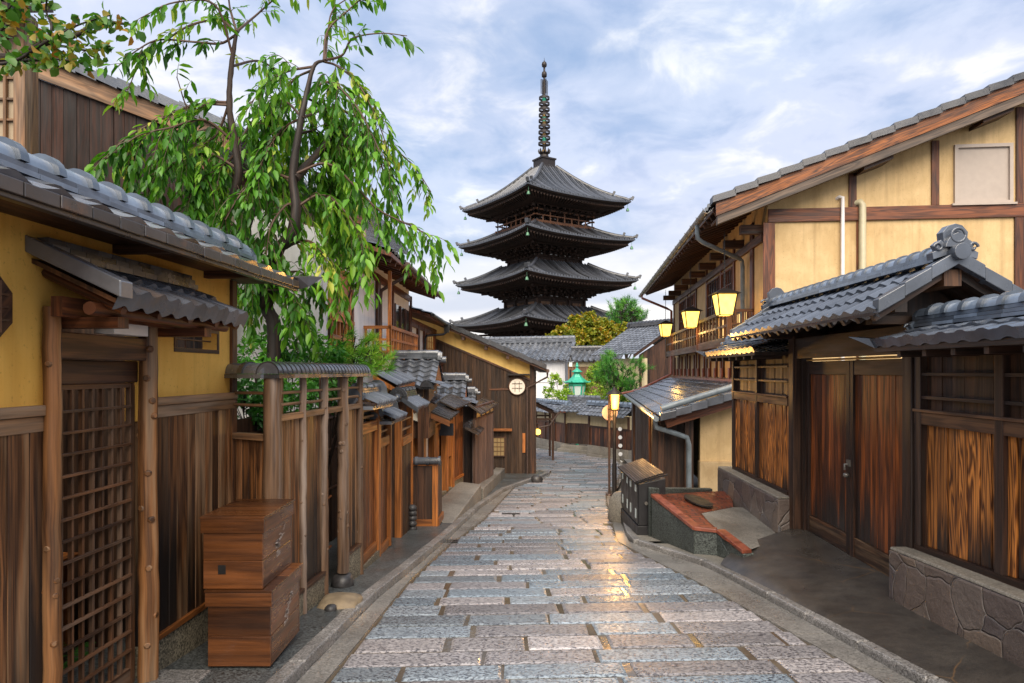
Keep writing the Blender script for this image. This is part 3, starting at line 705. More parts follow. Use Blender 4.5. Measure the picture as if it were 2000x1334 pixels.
for a, b in ((S0, 3.40), (4.27, S1)):
    mb.box(LW, a, b, 0, .045, 1.475, 1.528); mb.box(LW, a, b, .0, .03, 1.395, 1.472)
mb.build('rail', M['rail'], gw, bev=.004)
mb = MB(); mb.box(LW, 4.27, S1, -.10, .045, -.062, -.022); mb.build('sill', M['cedar'], gw, bev=.004)
for a, b in ((S0, 3.42), (4.25, S1)): mb = MB(); mb.box(LW, a, b, -.12, .03, -.8, -.065); mb.build('plinth', M['plinth'], gw)
mb = MB(); mb.box(LW, S1 - .05, S1 + .03, -.14, .028, -.8, 2.44); mb.build('corner_post', M['dark_beam'], gw, bev=.006)
# octagonal window
mb = MB(); oc = [(-.15, -.07), (-.07, -.15), (.07, -.15), (.15, -.07), (.15, .07), (.07, .15), (-.07, .15), (-.15, .07)]
mb.prism([LW.w(3.02 + a, .001, 2.0 + b) for a, b in oc], V(LW.n.x, LW.n.y, 0) * .035); f = mb.build('window', M['dark_beam'], gw)
mb = MB()
for k in (-.06, 0, .06): mb.box(LW, 2.9, 3.14, .037, .046, 2.0 + k - .005, 2.0 + k + .005); mb.box(LW, 3.02 + k - .005, 3.02 + k + .005, .047, .055, 1.88, 2.12)
mb.build('muntin', M['lattice'], f)
# small open window over the boards
mb = MB()
for a, b, z0, z1 in ((4.60, 5.23, 1.835, 1.864), (4.60, 5.23, 1.991, 2.02), (4.60, 4.629, 1.865, 1.99), (5.201, 5.23, 1.865, 1.99)): mb.box(LW, a, b, -.13, .006, z0, z1)
f = mb.build('window', M['dark_beam'], gw); mb = MB()
for k in range(1, 5): mb.tube([LW.w(4.63 + .57 * k / 5, -.06, 1.86), LW.w(4.63 + .57 * k / 5, -.06, 1.995)], .006, 6)
mb.tube([LW.w(4.63, -.05, 1.93), LW.w(5.2, -.05, 1.93)], .006, 6); mb.build('bars', M['lattice'], f)
# coping roof
mb = MB()
tiles(mb, LW.w(S0, .44, 2.45), LW.w(S1 + .3, .44, 2.45), LW.w(S1 + .3, -.02, 2.64), LW.w(S0, -.02, 2.64), .27, .24, 'san', .03, .03, 8, lip=.085)
tiles(mb, LW.w(S1 + .3, -.5, 2.45), LW.w(S0, -.5, 2.45), LW.w(S0, -.04, 2.64), LW.w(S1 + .3, -.04, 2.64), .27, .24, 'san', .03, .03, 8, lip=.085)
rf = mb.build('roof', M['tile_near'], gw)
mb = MB()
for d0, d1 in ((.40, .443), (-.503, -.46)): mb.box(LW, S0, S1 + .29, d0, d1, 2.385, 2.462)
n = 24                                                  # stained drip tiles below the eave, one by one
for i in range(n):
    a, b = S0 + (S1 + .3 - S0) * i / n, S0 + (S1 + .3 - S0) * (i + 1) / n
    mb.box(LW, a + .003, b - .003, .445, .458 + rnd(0, .006), 2.405 + rnd(0, .008), 2.468)
mb.prism([LW.w(S1 + .26, .47, 2.40), LW.w(S1 + .33, .52, 2.43), LW.w(S1 + .48, .60, 2.535), LW.w(S1 + .33, .50, 2.515), LW.w(S1 + .22, .46, 2.50)], V(-LW.n.x * .12, -LW.n.y * .12, .01))
mb.build('drip_edge', M['tile_edge'], rf, bev=.004)
mb = MB(); ridge(mb, LW.w(S0, -.03, 2.645), LW.w(S1 + .22, -.03, 2.645), .085, 2, .22, .03, .255, .028); oni(mb, LW.w(S1 + .25, -.03, 2.62), (LW.u.x, LW.u.y, 0), .15, .05)
mb.build('ridge', M['tile_ridge'], rf)
mb = MB()
mb.box(LW, S0, S1 + .28, -.46, .40, 2.452, 2.462)
for s in (3.95, 5.0): mb.box(LW, s, s + .06, -.05, .36, 2.40, 2.45)
mb.box(LW, S0, S1 + .27, .30, .385, 2.42, 2.451)
mb.build('soffit', M['soffit'], gw)
# pent roof over the gate
mb = MB()
tiles(mb, LW.w(3.30, .47, 2.075), LW.w(4.72, .47, 2.075), LW.w(4.72, .02, 2.285), LW.w(3.30, .02, 2.285), .142, .21, 'san', .028, .024, 10, lip=.095)
pr = mb.build('pent_roof', M['tile_near'], gw)
mb = MB()
for k in range(3):
    n = 11
    for i in range(n):
        a, b = 3.36 + (4.72 - 3.36) * i / n, 3.36 + (4.72 - 3.36) * (i + 1) / n
        mb.box(LW, a + .002, b - .002, 0.001, .11 - .022 * k, 2.275 + .034 * k, 2.307 + .034 * k)
mb.build('flashing_tiles', M['tile_near'], pr)
mb = MB()
up = V(0, 0, 1); A, B = LW.w(3.285, .49, 2.06), LW.w(3.285, .0, 2.29)
mb.hexa([A, A + V(LW.u.x, LW.u.y, 0) * .10, B + V(LW.u.x, LW.u.y, 0) * .10, B, A + up * .085, A + V(LW.u.x, LW.u.y, 0) * .10 + up * .085, B + V(LW.u.x, LW.u.y, 0) * .10 + up * .085, B + up * .085])
mb.build('verge_tile', M['tile_near'], pr, bev=.006)
mb = MB()
mb.hexa([LW.w(3.33, .44, 2.035), LW.w(4.69, .44, 2.035), LW.w(4.69, .0, 2.24), LW.w(3.33, .0, 2.24), LW.w(3.33, .44, 2.06), LW.w(4.69, .44, 2.06), LW.w(4.69, .0, 2.265), LW.w(3.33, .0, 2.265)])
mb.build('boards', M['dark_beam'], pr)
mb = MB()
for s in (3.42, 3.74, 4.06, 4.38, 4.66):
    mb.tube([LW.w(s, 0, 2.205), LW.w(s, .2, 2.112), LW.w(s, .42, 2.01)], .026, 8, rough=.06)
mb.build('rafter', M['timber'], pr, bev=0)
mb = MB(); mb.tube([LW.w(3.33, .30, 2.015), LW.w(4.72, .30, 2.01)], .034, 10, rough=.05); mb.box(LW, 3.33, 4.7, .10, .16, 1.975, 2.075)
for s in (3.46, 4.33): mb.box(LW, s, s + .09, .0, .36, 1.925, 1.98)
mb.build('purlin', M['timber'], pr)
# gate: posts, lintel, sliding lattice door
def log(mb, pts, r, knots=8, rough=.09):
    n = 22; P_ = [Vector(p) for p in pts]; a, b = P_[0], P_[-1]
    path = [a.lerp(b, i / n) + V(rnd(-.004, .004), rnd(-.004, .004), 0) for i in range(n + 1)]
    rr = [r * (1.06 - .12 * i / n + rnd(-.02, .02)) for i in range(n + 1)]
    mb.tube(path, rr, 12, rough=rough * .4)
    for k in range(knots):
        z = rnd(.05, .95); c = a.lerp(b, z); an = rnd(-math.pi, 0) if k % 3 else rnd(-1.9, -.6); o = V(math.cos(an), math.sin(an), rnd(-.1, .25)).normalized()
        mb.tube([c + o * r * .8, c + o * r * 1.05, c + o * r * 1.09], [r * .42, r * .34, r * .22], 9)
for s, r, kn in ((3.405, .043, 9), (4.225, .058, 13)):
    mb = MB(); p = LW.w(s, .05, 0); log(mb, [V(p.x, p.y, gz(p.y) + .05), V(p.x, p.y, 2.03)], r, kn); mb.build('post', M['log'], gw)
mb = MB(); mb.box(LW, 3.44, 4.21, -.0, .07, 1.765, 1.905); mb.box(LW, 3.45, 4.20, -.05, .0, 1.63, 1.763); mb.build('lintel', M['dark_beam'], gw, bev=.006)
mb = MB(); mb.box(LW, 3.76, 4.08, .02, .14, 1.912, 1.985); mb.build('lamp_box', M['whitepipe'], gw, bev=.004)
mb = MB()
dz0, dz1, da, db = -.28, 1.628, 3.45, 4.20
mb.box(LW, da, da + .035, -.055, -.02, dz0, dz1); mb.box(LW, db - .045, db, -.055, -.02, dz0, dz1); mb.box(LW, da + .036, db - .046, -.055, -.02, dz0, dz0 + .13); mb.box(LW, da + .036, db - .046, -.055, -.02, dz1 - .03, dz1)
dr = mb.build('door', M['lattice'], gw, bev=.003)
mb = MB()
for k in range(1, 8):
    s = da + .036 + (db - .046 - da - .036) * k / 8; mb.box(LW, s - .009, s + .009, -.048, -.022, dz0 + .13, dz1 - .03)
for k in range(1, 15):
    z = dz0 + .13 + (dz1 - .03 - dz0 - .13) * k / 15; mb.box(LW, da + .036, db - .046, -.033, -.008, z - .0075, z + .0075)
mb.build('lattice', M['lattice'], dr, bev=.002)
# roof and walls added behind the lattice to darken the view through it
mb = MB()
mb.box(LW, 2.9, 5.3, -3.2, -1.25, 2.30, 2.36); mb.box(LW, 2.85, 2.9, -3.2, -.14, -.9, 2.3); mb.box(LW, 5.3, 5.35, -3.2, -.14, -.9, 2.3); mb.box(LW, 2.85, 5.35, -3.28, -3.2, -.9, 2.3)
mb.build('darkening_enclosure', M['burnt'], gw)
bench = thing('garden_bench', 'yellow plank bench in the garden behind the lattice door', 'bench', LW.w(4.5, -1.25, -.28))
mb = MB()
for k in range(4): mb.box(LW, 3.9, 5.1, -1.02 - .1 * k - .095, -1.02 - .1 * k, .27, .30)
mb.build('seat', M['cedar'], bench, bev=.003)
for s in (4.0, 4.95):
    for d in (-1.06, -1.38):
        mb = MB(); mb.box(LW, s, s + .05, d - .04, d, -.42, .268); mb.build('leg', M['cedar'], bench)
def fern(mb, c, n, ln):
    for i in range(n):
        a = rnd(0, 6.28); e = rnd(.4, 1.1); d = V(math.cos(a), math.sin(a), 0); L = ln * rnd(.7, 1.1); t = (rnd(0, 1), rnd(0, 1)); side = V(-d.y, d.x, 0)
        for k in range(2, 13):
            u = k / 13; p = c + d * L * u * math.cos(e * u) + V(0, 0, L * (u * math.sin(1.1) - .75 * u * u)); w = L * .28 * (1 - u) ** .7
            for sg in (-1, 1):
                q = p + side * sg * w + d * w * .5 - V(0, 0, w * .3); h = d * L * .028
                mb.poly((p - h, p + h, q), None, t)
for s, d, n_ in ((3.75, -.55, 16), (4.15, -.65, 18), (4.45, -.55, 14), (3.55, -.6, 12), (4.7, -.85, 14), (3.95, -.85, 14), (4.4, -1.0, 14)):
    mb = MB(); fern(mb, LW.w(s, d, -.40), n_, .42); tag(mb.build('fern', M['fern']), 'green fern growing behind the lattice door of the yellow wall', 'plant', 'ferns behind the lattice door')
g = G(330, 1330, .1); 
mb = MB(); mb.hexa([V(-2.32, 3.9, -.32), V(-1.95, 3.9, -.32), V(-1.97, 4.38, -.34), V(-2.32, 4.38, -.34), V(-2.32, 3.9, -.235), V(-1.95, 3.9, -.235), V(-1.97, 4.38, -.255), V(-2.32, 4.38, -.255)])
tag(mb.build('doorstep', M['kerb'], bev=.02), 'flat grey stone doorstep at the foot of the lattice door', 'step')
# ---- two crates
def crate(x0, x1, y0, y1, z0, h, label, patch):
    t = thing('wooden_crate', label, 'crate', V((x0 + x1) / 2, (y0 + y1) / 2, z0), 'wooden crates stacked against the fence')
    fx, fy = Fr(x0, y0, x1, y0, 1), Fr(x1, y0, x1, y1, 1)
    mb = MB(); lid = .11
    n = 2; zs = [z0 + (h - lid) * k / n for k in range(n + 1)]
    for k in range(n):
        for (a0, a1, b0, b1, fr) in ((x0, x1, y0, y0 + .02, 0), (x0, x1, y1 - .02, y1, 0), (x0, x0 + .02, y0 + .021, y1 - .021, 1), (x1 - .02, x1, y0 + .021, y1 - .021, 1)):
            mb.hexa([V(a0, b0, zs[k] + .001), V(a1, b0, zs[k] + .001), V(a1, b1, zs[k] + .001), V(a0, b1, zs[k] + .001), V(a0, b0, zs[k + 1] - .001), V(a1, b0, zs[k + 1] - .001), V(a1, b1, zs[k + 1] - .001), V(a0, b1, zs[k + 1] - .001)], None, 0 if fr == 0 else 1)
    mb.hexa([V(x0 + .01, y0 + .01, z0 + .005), V(x1 - .01, y0 + .01, z0 + .005), V(x1 - .01, y1 - .01, z0 + .005), V(x0 + .01, y1 - .01, z0 + .005)] + [V(x0 + .01, y0 + .01, z0 + .02), V(x1 - .01, y0 + .01, z0 + .02), V(x1 - .01, y1 - .01, z0 + .02), V(x0 + .01, y1 - .01, z0 + .02)])
    mb.build('body', M['crate'], t, bev=.003)
    o = .014; mb = MB(); z1 = z0 + h
    def bx(a0, a1, b0, b1, c0, c1, g): mb.hexa([V(a0, b0, c0), V(a1, b0, c0), V(a1, b1, c0), V(a0, b1, c0), V(a0, b0, c1), V(a1, b0, c1), V(a1, b1, c1), V(a0, b1, c1)], None, g)
    bx(x0 - o, x1 + o, y0 - o, y0 + .006, z1 - lid, z1 - .016, 0); bx(x0 - o, x1 + o, y1 - .006, y1 + o, z1 - lid, z1 - .016, 0)
    bx(x0 - o, x0 + .006, y0 + .007, y1 - .007, z1 - lid, z1 - .016, 1); bx(x1 - .006, x1 + o, y0 + .007, y1 - .007, z1 - lid, z1 - .016, 1)
    m_ = (y0 + y1) / 2
    bx(x0 - o - .004, x1 + o + .004, y0 - o - .004, m_ - .001, z1 - .015, z1, 0); bx(x0 - o - .004, x1 + o + .004, m_ + .001, y1 + o + .004, z1 - .015, z1, 0)
    mb.build('lid', M['crate'], t, bev=.003)
    # scuffed pale patches where the finish has worn away
    for (u0, w0) in patch:
        mb = MB()
        for k in range(46):
            f = rnd(0, 1); yy = y0 + u0 + .05 + .13 * f + rnd(-.035, .035) + .03 * math.sin(f * 9); zz = z0 + w0 + .19 * f + rnd(-.012, .012); l_, hh = rnd(.012, .055) * (1 - abs(f - .5)), rnd(.003, .010)
            mb.poly([V(x1 + .0035, yy - l_, zz), V(x1 + .0035, yy, zz - hh), V(x1 + .0035, yy + l_ * rnd(.5, 1), zz + rnd(-.002, .002)), V(x1 + .0035, yy + l_ * .2, zz + hh)])
        mb.build('worn_patch', M['scrape'], t)
    mb = MB(); mb.hexa([V(x0 + .10, y0 - .004, z0 + .10), V(x0 + .15, y0 - .004, z0 + .10), V(x0 + .15, y0 + .001, z0 + .10), V(x0 + .10, y0 + .001, z0 + .10), V(x0 + .10, y0 - .004, z0 + .16), V(x0 + .15, y0 - .004, z0 + .16), V(x0 + .15, y0 + .001, z0 + .16), V(x0 + .10, y0 + .001, z0 + .16)])
    if 'topmost' in label: mb.build('iron_plate', M['iron'], t)
rag = [(.02, 0), (.05, .015), (.085, .06), (.075, .09), (.11, .115), (.14, .17), (.135, .2), (.09, .205), (.06, .185), (.07, .15), (.03, .13), (.035, .09), (.005, .06), (0, .03)]
crate(-2.02, -1.605, 4.42, 5.03, -.262, .51, 'lower wooden crate standing on the pavement under another crate', [(.22, .17)])
crate(-2.055, -1.66, 4.43, 5.02, .2495, .485, 'topmost of two wooden crates, with pale scraped patch on its side', [(.20, .14)])
# ---- log fence with boards, open rails and a rounded tile coping
lf = thing('log_fence', 'low garden fence of peeled log posts and brown boards under rounded grey coping tiles', 'fence', V(-1.8, 6.2, gz(6.2)))
p00, p0, p1, p2 = (-2.28, 5.43), (-1.86, 5.2), (-1.76, 6.2), (-1.66, 7.22)
FR0, FR1, FR2 = Fr(*p00, *p0, 1), Fr(*p0, *p1, 1), Fr(*p1, *p2, 1)
def fence_bay(fr, a, b, top=1.30, bot=-.15):
    mb = MB(); mb.planks(fr, a, b, bot, top, .085, -.03, -.008); mb.build('boarding', M['fence_board'], lf, bev=.003)
    mb = MB(); mb.box(fr, a, b, -.045, .03, top + .002, top + .052); mb.build('rail', M['rail'], lf, bev=.004)
    for z in (1.43, 1.525): mb = MB(); mb.tube([fr.w(a - .01, 0, z), fr.w((a + b) / 2, rnd(-.004, .004), z + rnd(-.006, .006)), fr.w(b + .01, 0, z)], .0135, 8); mb.build('bar', M['rail'], lf)
    mb = MB(); mb.box(fr, a, b, -.055, .04, bot - .036, bot - .002); mb.build('sill', M['dark_beam'], lf, bev=.004)
    mb = MB(); mb.box(fr, a - .02, b + .02, -.07, .028, -.85, bot - .038); mb.build('plinth', M['plinth'], lf)
fence_bay(FR0, .03, FR0.L - .06, 1.15)
fence_bay(FR1, .06, .50); fence_bay(FR1, .54, FR1.L - .02)
fence_bay(FR2, .60, FR2.L - .03)
mb = MB(); mb.box(FR2, .02, .55, -.045, .03, 1.302, 1.352); mb.build('rail', M['rail'], lf, bev=.004)
for z in (1.43, 1.525): mb = MB(); mb.tube([FR2.w(.0, 0, z), FR2.w(.5, 0, z)], .0135, 8); mb.build('bar', M['rail'], lf)
for fr, s, r, k, zb in ((FR0, FR0.L, .072, 4, None), (FR1, .52, .032, 5, None), (FR1, FR1.L, .036, 6, None), (FR2, .5, .056, 10, -.32), (FR2, FR2.L, .036, 5, None)):
    mb = MB(); p = fr.w(s, .012, 0); log(mb, [V(p.x, p.y, zb if zb else gz(p.y) + .03), V(p.x, p.y, 1.66)], r, k); mb.build('post', M['log_grey'], lf)
for fr, s in ((FR1, .3), (FR2, .25), (FR2, .8)):
    mb = MB(); mb.tube([fr.w(s, -.10, 1.2), fr.w(s, -.10, 1.65)], .036, 10, rough=.05); mb.build('post', M['log'], lf)
mb = MB()
pp = [V(-2.36, 5.46, 1.645), V(-1.87, 5.17, 1.645), V(-1.76, 6.2, 1.645), V(-1.64, 7.33, 1.645)]
ridge(mb, pp[0], pp[1], .085, 1, .19, .035, .24, .012); ridge(mb, pp[1] - V(.008, .06, 0), pp[2], .085, 1, .19, .035, .085, .012); ridge(mb, pp[2], pp[3], .085, 1, .19, .035, .085, .012)
mb.build('coping', M['tile_near'], lf)
p = FR2.w(.5, .012, -.33); rock('base_stone', V(p.x, p.y, gz(p.y) + .06), .12, 'rough black stone carrying the thick log post beside the bamboo gate', 'stone', M['rock'], .75)
# bamboo gate standing in the gap
bg_ = thing('bamboo_gate', 'small reddish bamboo picket gate standing in the gap of the log fence', 'gate', FR2.w(.25, -.08, gz(6.5) + .05))
for i in range(9):
    s = .05 + .40 * i / 9; mb = MB(); a = FR2.w(s, -.07 - .05 * i / 9, gz(6.5) + .12 + rnd(0, .03)); b = a + V(rnd(-.01, .01), 0, .98 + rnd(-.05, .05)); mb.tube([a, a.lerp(b, .33), a.lerp(b, .66), b], .0135, 7); mb.build('stake', M['slat'], bg_)
mb = MB()
for z in (-.05, .45): mb.tube([FR2.w(.04, -.05, z), FR2.w(.46, -.10, z)], .012, 7)
mb.build('binding_rail', M['slat'], bg_)
# dark plank screen behind the gap
mb = MB(); FB = Fr(-2.55, 6.0, -2.35, 8.5, 1); mb.planks(FB, 0, 5.0, -.5, 1.25, .12, -.03, 0)
for z in (.2, .7, 1.1): mb.tube([FB.w(0, .02, z), FB.w(5.0, .02, z)], .016, 7)
tag(mb.build('screen_fence', M['burnt']), 'blackened plank screen in the garden behind the gap of the log fence', 'fence')
# ---- brown slatted wall in two steps
def slat_wall(pA, pB, ztop, zrail, zsill, name_label, roof_z, ridge_h, nb=1, oniend=False):
    fr = Fr(*pA, *pB, 1); L = fr.L; t = thing('slatted_wall', name_label, 'wall', V((pA[0] + pB[0]) / 2, (pA[1] + pB[1]) / 2, gz((pA[1] + pB[1]) / 2)), 'short brown slatted walls stepping down the left kerb')
    mb = MB(); mb.planks(fr, .05, L - .05, zsill, zrail, .042, -.02, -.004, .006, .002); mb.build('slats', M['slat'], t)
    mb = MB(); mb.box(fr, .05, L - .05, -.03, .035, zrail, zrail + .12); mb.box(fr, .05, L - .05, -.03, .03, zsill - .11, zsill); mb.build('rail', M['cedar'], t, bev=.005)
    for a in (0, L - .06): mb = MB(); mb.box(fr, a, a + .06, -.05, .05, zsill - .11, ztop); mb.build('post', M['cedar'], t, bev=.005)
    mb = MB()
    for z in (.28, .62): mb.box(fr, .06, L - .06, -.02, .01, zrail + .12 + (ztop - zrail - .12) * z - .012, zrail + .12 + (ztop - zrail - .12) * z + .012)
    mb.build('louvre', M['rail'], t)
    mb = MB(); mb.box(fr, -.01, L + .01, -.06, .045, -1.3, zsill - .112); mb.build('plinth', M['plinth'] if oniend else M['darkconc'], t)
    mb = MB(); a, b = -.06, L + .05
    tiles(mb, fr.w(a, .24, roof_z), fr.w(b, .24, roof_z), fr.w(b, 0, roof_z + .12), fr.w(a, 0, roof_z + .12), .105, .25, 'rib', .034, .02, 8, lip=.06)
    tiles(mb, fr.w(b, -.24, roof_z), fr.w(a, -.24, roof_z), fr.w(a, -.01, roof_z + .12), fr.w(b, -.01, roof_z + .12), .105, .25, 'rib', .034, .02, 8, lip=.06)
    mb.box(fr, a, b, -.2, .2, roof_z - .05, roof_z - .012)
    rf = mb.build('roof', M['tile'], t)
    mb = MB(); ridge(mb, fr.w(a + .02, 0, roof_z + .10), fr.w(b - .02, 0, roof_z + .10), .05, 3, .14, .028, .3, .01)
    oni(mb, fr.w(b - .0, 0, roof_z + .10), (fr.u.x, fr.u.y, 0), .16, .04, False); oni(mb, fr.w(a + .0, 0, roof_z + .06), (-fr.u.x, -fr.u.y, 0), .13, .04, True)
    mb.build('ridge', M['tile'], rf); return fr
slat_wall((-1.70, 7.28), (-1.66, 8.12), 1.33, .99, -.36, 'brown slatted wall nearest to the log fence, with the higher little tile roof', 1.33, .1, oniend=True)
slat_wall((-1.665, 8.16), (-1.65, 8.86), 1.12, .74, -.50, 'brown slatted wall further down, with the lower little tile roof', 1.10, .1)
# ---- dark corner wall with a gabled tile cap
cw = thing('corner_wall', 'dark panelled corner wall of orange posts with ball-ended ridge tile roof', 'wall', V(-1.7, 9.8, gz(9.8)))
FA, FBs = Fr(-1.98, 9.55, -1.585, 9.55, 1), Fr(-1.585, 9.55, -1.56, 10.4, 1)
mb = MB(); mb.planks(FA, 0, .30, -.72, 1.12, .1, -.05, 0); mb.planks(FBs, .12, .74, -.72, .62, .07, -.05, -.005); mb.build('panel', M['burnt'], cw)
mb = MB(); mb.box(FA, .30, .392, -.09, .025, -.74, 1.16); mb.build('post', M['cedar'], cw, bev=.005); mb = MB(); mb.box(FBs, .75, .84, -.07, .02, -.74, 1.14); mb.build('post', M['cedar'], cw, bev=.005)
mb = MB(); mb.box(FA, -.02, .40, -.06, .035, -.86, -.745); mb.box(FBs, .02, .84, -.06, .035, -.86, -.745); mb.box(FBs, .03, .75, -.05, .02, .62, .74); mb.build('rail', M['cedar'], cw, bev=.005)
mb = MB()
for z in (.84, .98): mb.box(FBs, .05, .74, -.03, .005, z, z + .025)
mb.build('louvre', M['rail'], cw)
mb = MB(); mb.box(FA, -.05, .41, -.9, .04, -1.4, -.862); mb.build('plinth', M['darkconc'], cw)
mb = MB(); RX = Fr(-1.60, 9.36, -1.56, 10.5, 1)
tiles(mb, RX.w(0, .25, 1.17), RX.w(1.14, .25, 1.17), RX.w(1.14, 0, 1.33), RX.w(0, 0, 1.33), .105, .3, 'rib', .034, .02, 8, lip=.06); tiles(mb, RX.w(1.14, -.25, 1.17), RX.w(0, -.25, 1.17), RX.w(0, 0, 1.33), RX.w(1.14, 0, 1.33), .105, .3, 'rib', .034, .02, 8, lip=.06)
for sg in (-1, 1):
    A, B = RX.w(-.03, sg * .28, 1.12), RX.w(-.03, 0, 1.31); e = V(RX.u.x, RX.u.y, 0) * .06; mb.hexa([A, A + e, B + e, B, A + V(0, 0, .07), A + e + V(0, 0, .07), B + e + V(0, 0, .07), B + V(0, 0, .07)])
rf = mb.build('roof', M['tile'], cw); mb = MB(); ridge(mb, RX.w(.02, 0, 1.33), RX.w(1.12, 0, 1.33), .05, 3, .14, .028, .3, .01); oni(mb, RX.w(0, 0, 1.30), (0, -1, 0), .17, .05, False)
mb.build('ridge', M['tile_dark'], rf); mb = MB(); mb.lathe(RX.w(-.08, 0, 1.26), [(.002, 0), (.045, .015), (.068, .06), (.045, .11), (.002, .128)], 14); mb.build('ball_tile', M['tile_dark'], rf)
mb = MB()
for k in range(5): mb.lathe(V(-1.535, 10.25 + rnd(-.02, .02), gz(10.25) + .06 + .08 * k), [(.05, 0), (.075, .02), (.07, .06), (.04, .085)], 9)
tag(mb.build('stone_stack', M['rock']), 'stack of small black stones at the foot of the dark corner wall', 'stones')
# ---- low enclosure with a grey round coping tile
le = thing('bin_enclosure', 'low box enclosure of dark boards with a round grey tile along its top', 'enclosure', V(-1.4, 10.8, gz(10.8)))
FA, FC = Fr(-1.66, 10.62, -1.185, 10.62, 1), Fr(-1.185, 10.62, -1.17, 11.25, 1)
mb = MB(); mb.planks(FA, .0, .39, -.66, .19, .13, -.05, 0); mb.planks(FC, .06, .6, -.66, .19, .13, -.05, -.01); mb.build('boarding', M['burnt'], le)
mb = MB(); mb.box(FA, .39, .475, -.08, .02, -.78, .205); mb.box(FA, -.01, .388, -.06, .018, -.78, -.665); mb.box(FA, -.01, .388, -.06, .018, .192, .232); mb.box(FC, .03, .62, -.05, .02, -.78, -.665); mb.build('frame', M['cedar'], le, bev=.005)
mb = MB(); mb.box(FA, -.02, .48, -.6, .03, -1.4, -.785); mb.build('plinth', M['darkconc'], le)
mb = MB(); x0, x1, yy = -1.70, -1.17, 10.58
for i in range(3):
    a, b = x0 + (x1 - x0) * i / 3, x0 + (x1 - x0) * (i + 1) / 3; mb.tube([V(a, yy, .275), V(b, yy, .275)], .058, 14); mb.tube([V(a - .015, yy, .275), V(a + .03, yy, .275)], .07, 14)
mb.tube([V(x1, yy, .275), V(x1 + .035, yy, .275)], .076, 16)
mb.build('coping', M['tile'], le)
# ------------------------------------------------------------------ LEFT SIDE, further down the hill
def window(fr, parent, s0, s1, z0, z1, d, nx, nz, mat_f, mat_p, bw=.018, fw=.04, depth=.05, name='window'):
    mb = MB()
    for a, b, c, e in ((s0, s1, z0, z0 + fw), (s0, s1, z1 - fw, z1), (s0, s0 + fw, z0 + fw, z1 - fw), (s1 - fw, s1, z0 + fw, z1 - fw)): mb.box(fr, a, b, d - .01, d + depth, c, e)
    f = mb.build(name, mat_f, parent)
    mb = MB(); mb.box(fr, s0 + fw, s1 - fw, d - .008, d + .006, z0 + fw, z1 - fw); mb.build('pane', mat_p, f)
    mb = MB()
    for k in range(1, nx): x = s0 + fw + (s1 - s0 - 2 * fw) * k / nx; mb.box(fr, x - bw / 2, x + bw / 2, d + .007, d + .028, z0 + fw, z1 - fw)
    for k in range(1, nz): z = z0 + fw + (z1 - z0 - 2 * fw) * k / nz; mb.box(fr, s0 + fw, s1 - fw, d + .010, d + .024, z - bw / 2, z + bw / 2)
    if mb.v: mb.build('muntin', mat_f, f)
    return f
# ---- shop entrance under small board roofs
sh = thing('shop_front', 'small shop entrance with orange cedar posts under dark wet board roofs', 'shop', V(-1.4, 12.6, gz(12.6)))
FS = Fr(-1.62, 12.0, -1.07, 14.7, 1); L = FS.L
FW = Fr(-2.2, 11.9, -1.60, 11.9, 1)
mb = MB(); mb.planks(FW, 0, .60, -.9, 1.0, .17, -.05, 0); mb.build('side_boarding', M['cedar'], sh)
mb = MB(); mb.box(FS, .0, L, -.4, -.33, -1.2, 1.0); mb.build('inner_wall', M['burnt'], sh)
mb = MB(); mb.box(FS, .95, 1.35, -.32, -.29, -.75, .55); mb.build('white_panel', M['white'], sh)
mb = MB(); mb.planks(FS, 1.98, L - .04, -.55, .95, .2, -.06, -.01); mb.build('red_brown_panel', M['slat'], sh)
for s, w, z0, z1 in ((0.0, .13, -.9, 1.0), (.62, .30, -.9, .62), (1.42, .12, -.72, .95), (1.86, .10, -.95, .95)):
    mb = MB(); mb.box(FS, s, s + w, -.10, .03, z0, z1); mb.build('post', M['cedar'], sh, bev=.006)
mb = MB(); mb.box(FS, .14, 1.85, -.09, .02, .56, .70); mb.build('lintel', M['cedar'], sh, bev=.006)
mb = MB(); mb.box(FS, 1.55, 1.85, -.05, 0, -.05, .5); mb.build('sliding_panel', M['cedar'], sh)
mb = MB(); mb.box(FS, 1.97, L - .03, -.08, .02, -.60, -.552); mb.build('sill', M['cedar'], sh)
mb = MB(); mb.box(FS, 1.97, L - .03, -.1, .0, -1.3, -.605); mb.build('plinth', M['plinth'], sh)
mb = MB(); mb.box(FS, .93, 1.85, -.1, .02, -1.3, -.70); mb.build('stone_base', M['plinth'], sh)
def slab_roof(parent, pts, th=.03, mat='slab', fascia=True):         # pts: eave near, eave far, top far, top near
    a, b, c, d = map(Vector, pts); mb = MB(); n = max(2, round((b - a).length / .22)); u = V(0, 0, th)
    for i in range(n):
        p, q = a.lerp(b, i / n), a.lerp(b, (i + 1) / n) - (b - a) * .004; r_, s_ = d.lerp(c, i / n), d.lerp(c, (i + 1) / n) - (c - d) * .004; o = u * rnd(.8, 1.2)
        mb.hexa([p, q, s_, r_, p + o, q + o, s_ + o, r_ + o], None, 1)
    r = mb.build('board_roof', M[mat], parent)
    if fascia:
        mb = MB(); k = V(0, 0, -.10); e = (a - b).normalized() * .035
        mb.hexa([a + k - e, a - e, d - e, d + k - e, a + k, a, d, d + k]); mb.build('fascia', M['cedar'], r)
        mb = MB()
        for i in range(6): p, q = a.lerp(b, .06 + .88 * i / 5), d.lerp(c, .06 + .88 * i / 5); mb.bar(p.lerp(q, .04) + V(0, 0, -.03), q + V(0, 0, -.03), .045, .045)
        mb.build('rafters', M['cedar'], r)
    return r
slab_roof(sh, [P(878, 822, 12.0), P(898, 805, 13.8), P(852, 786, 13.8), P(826, 800, 12.0)])
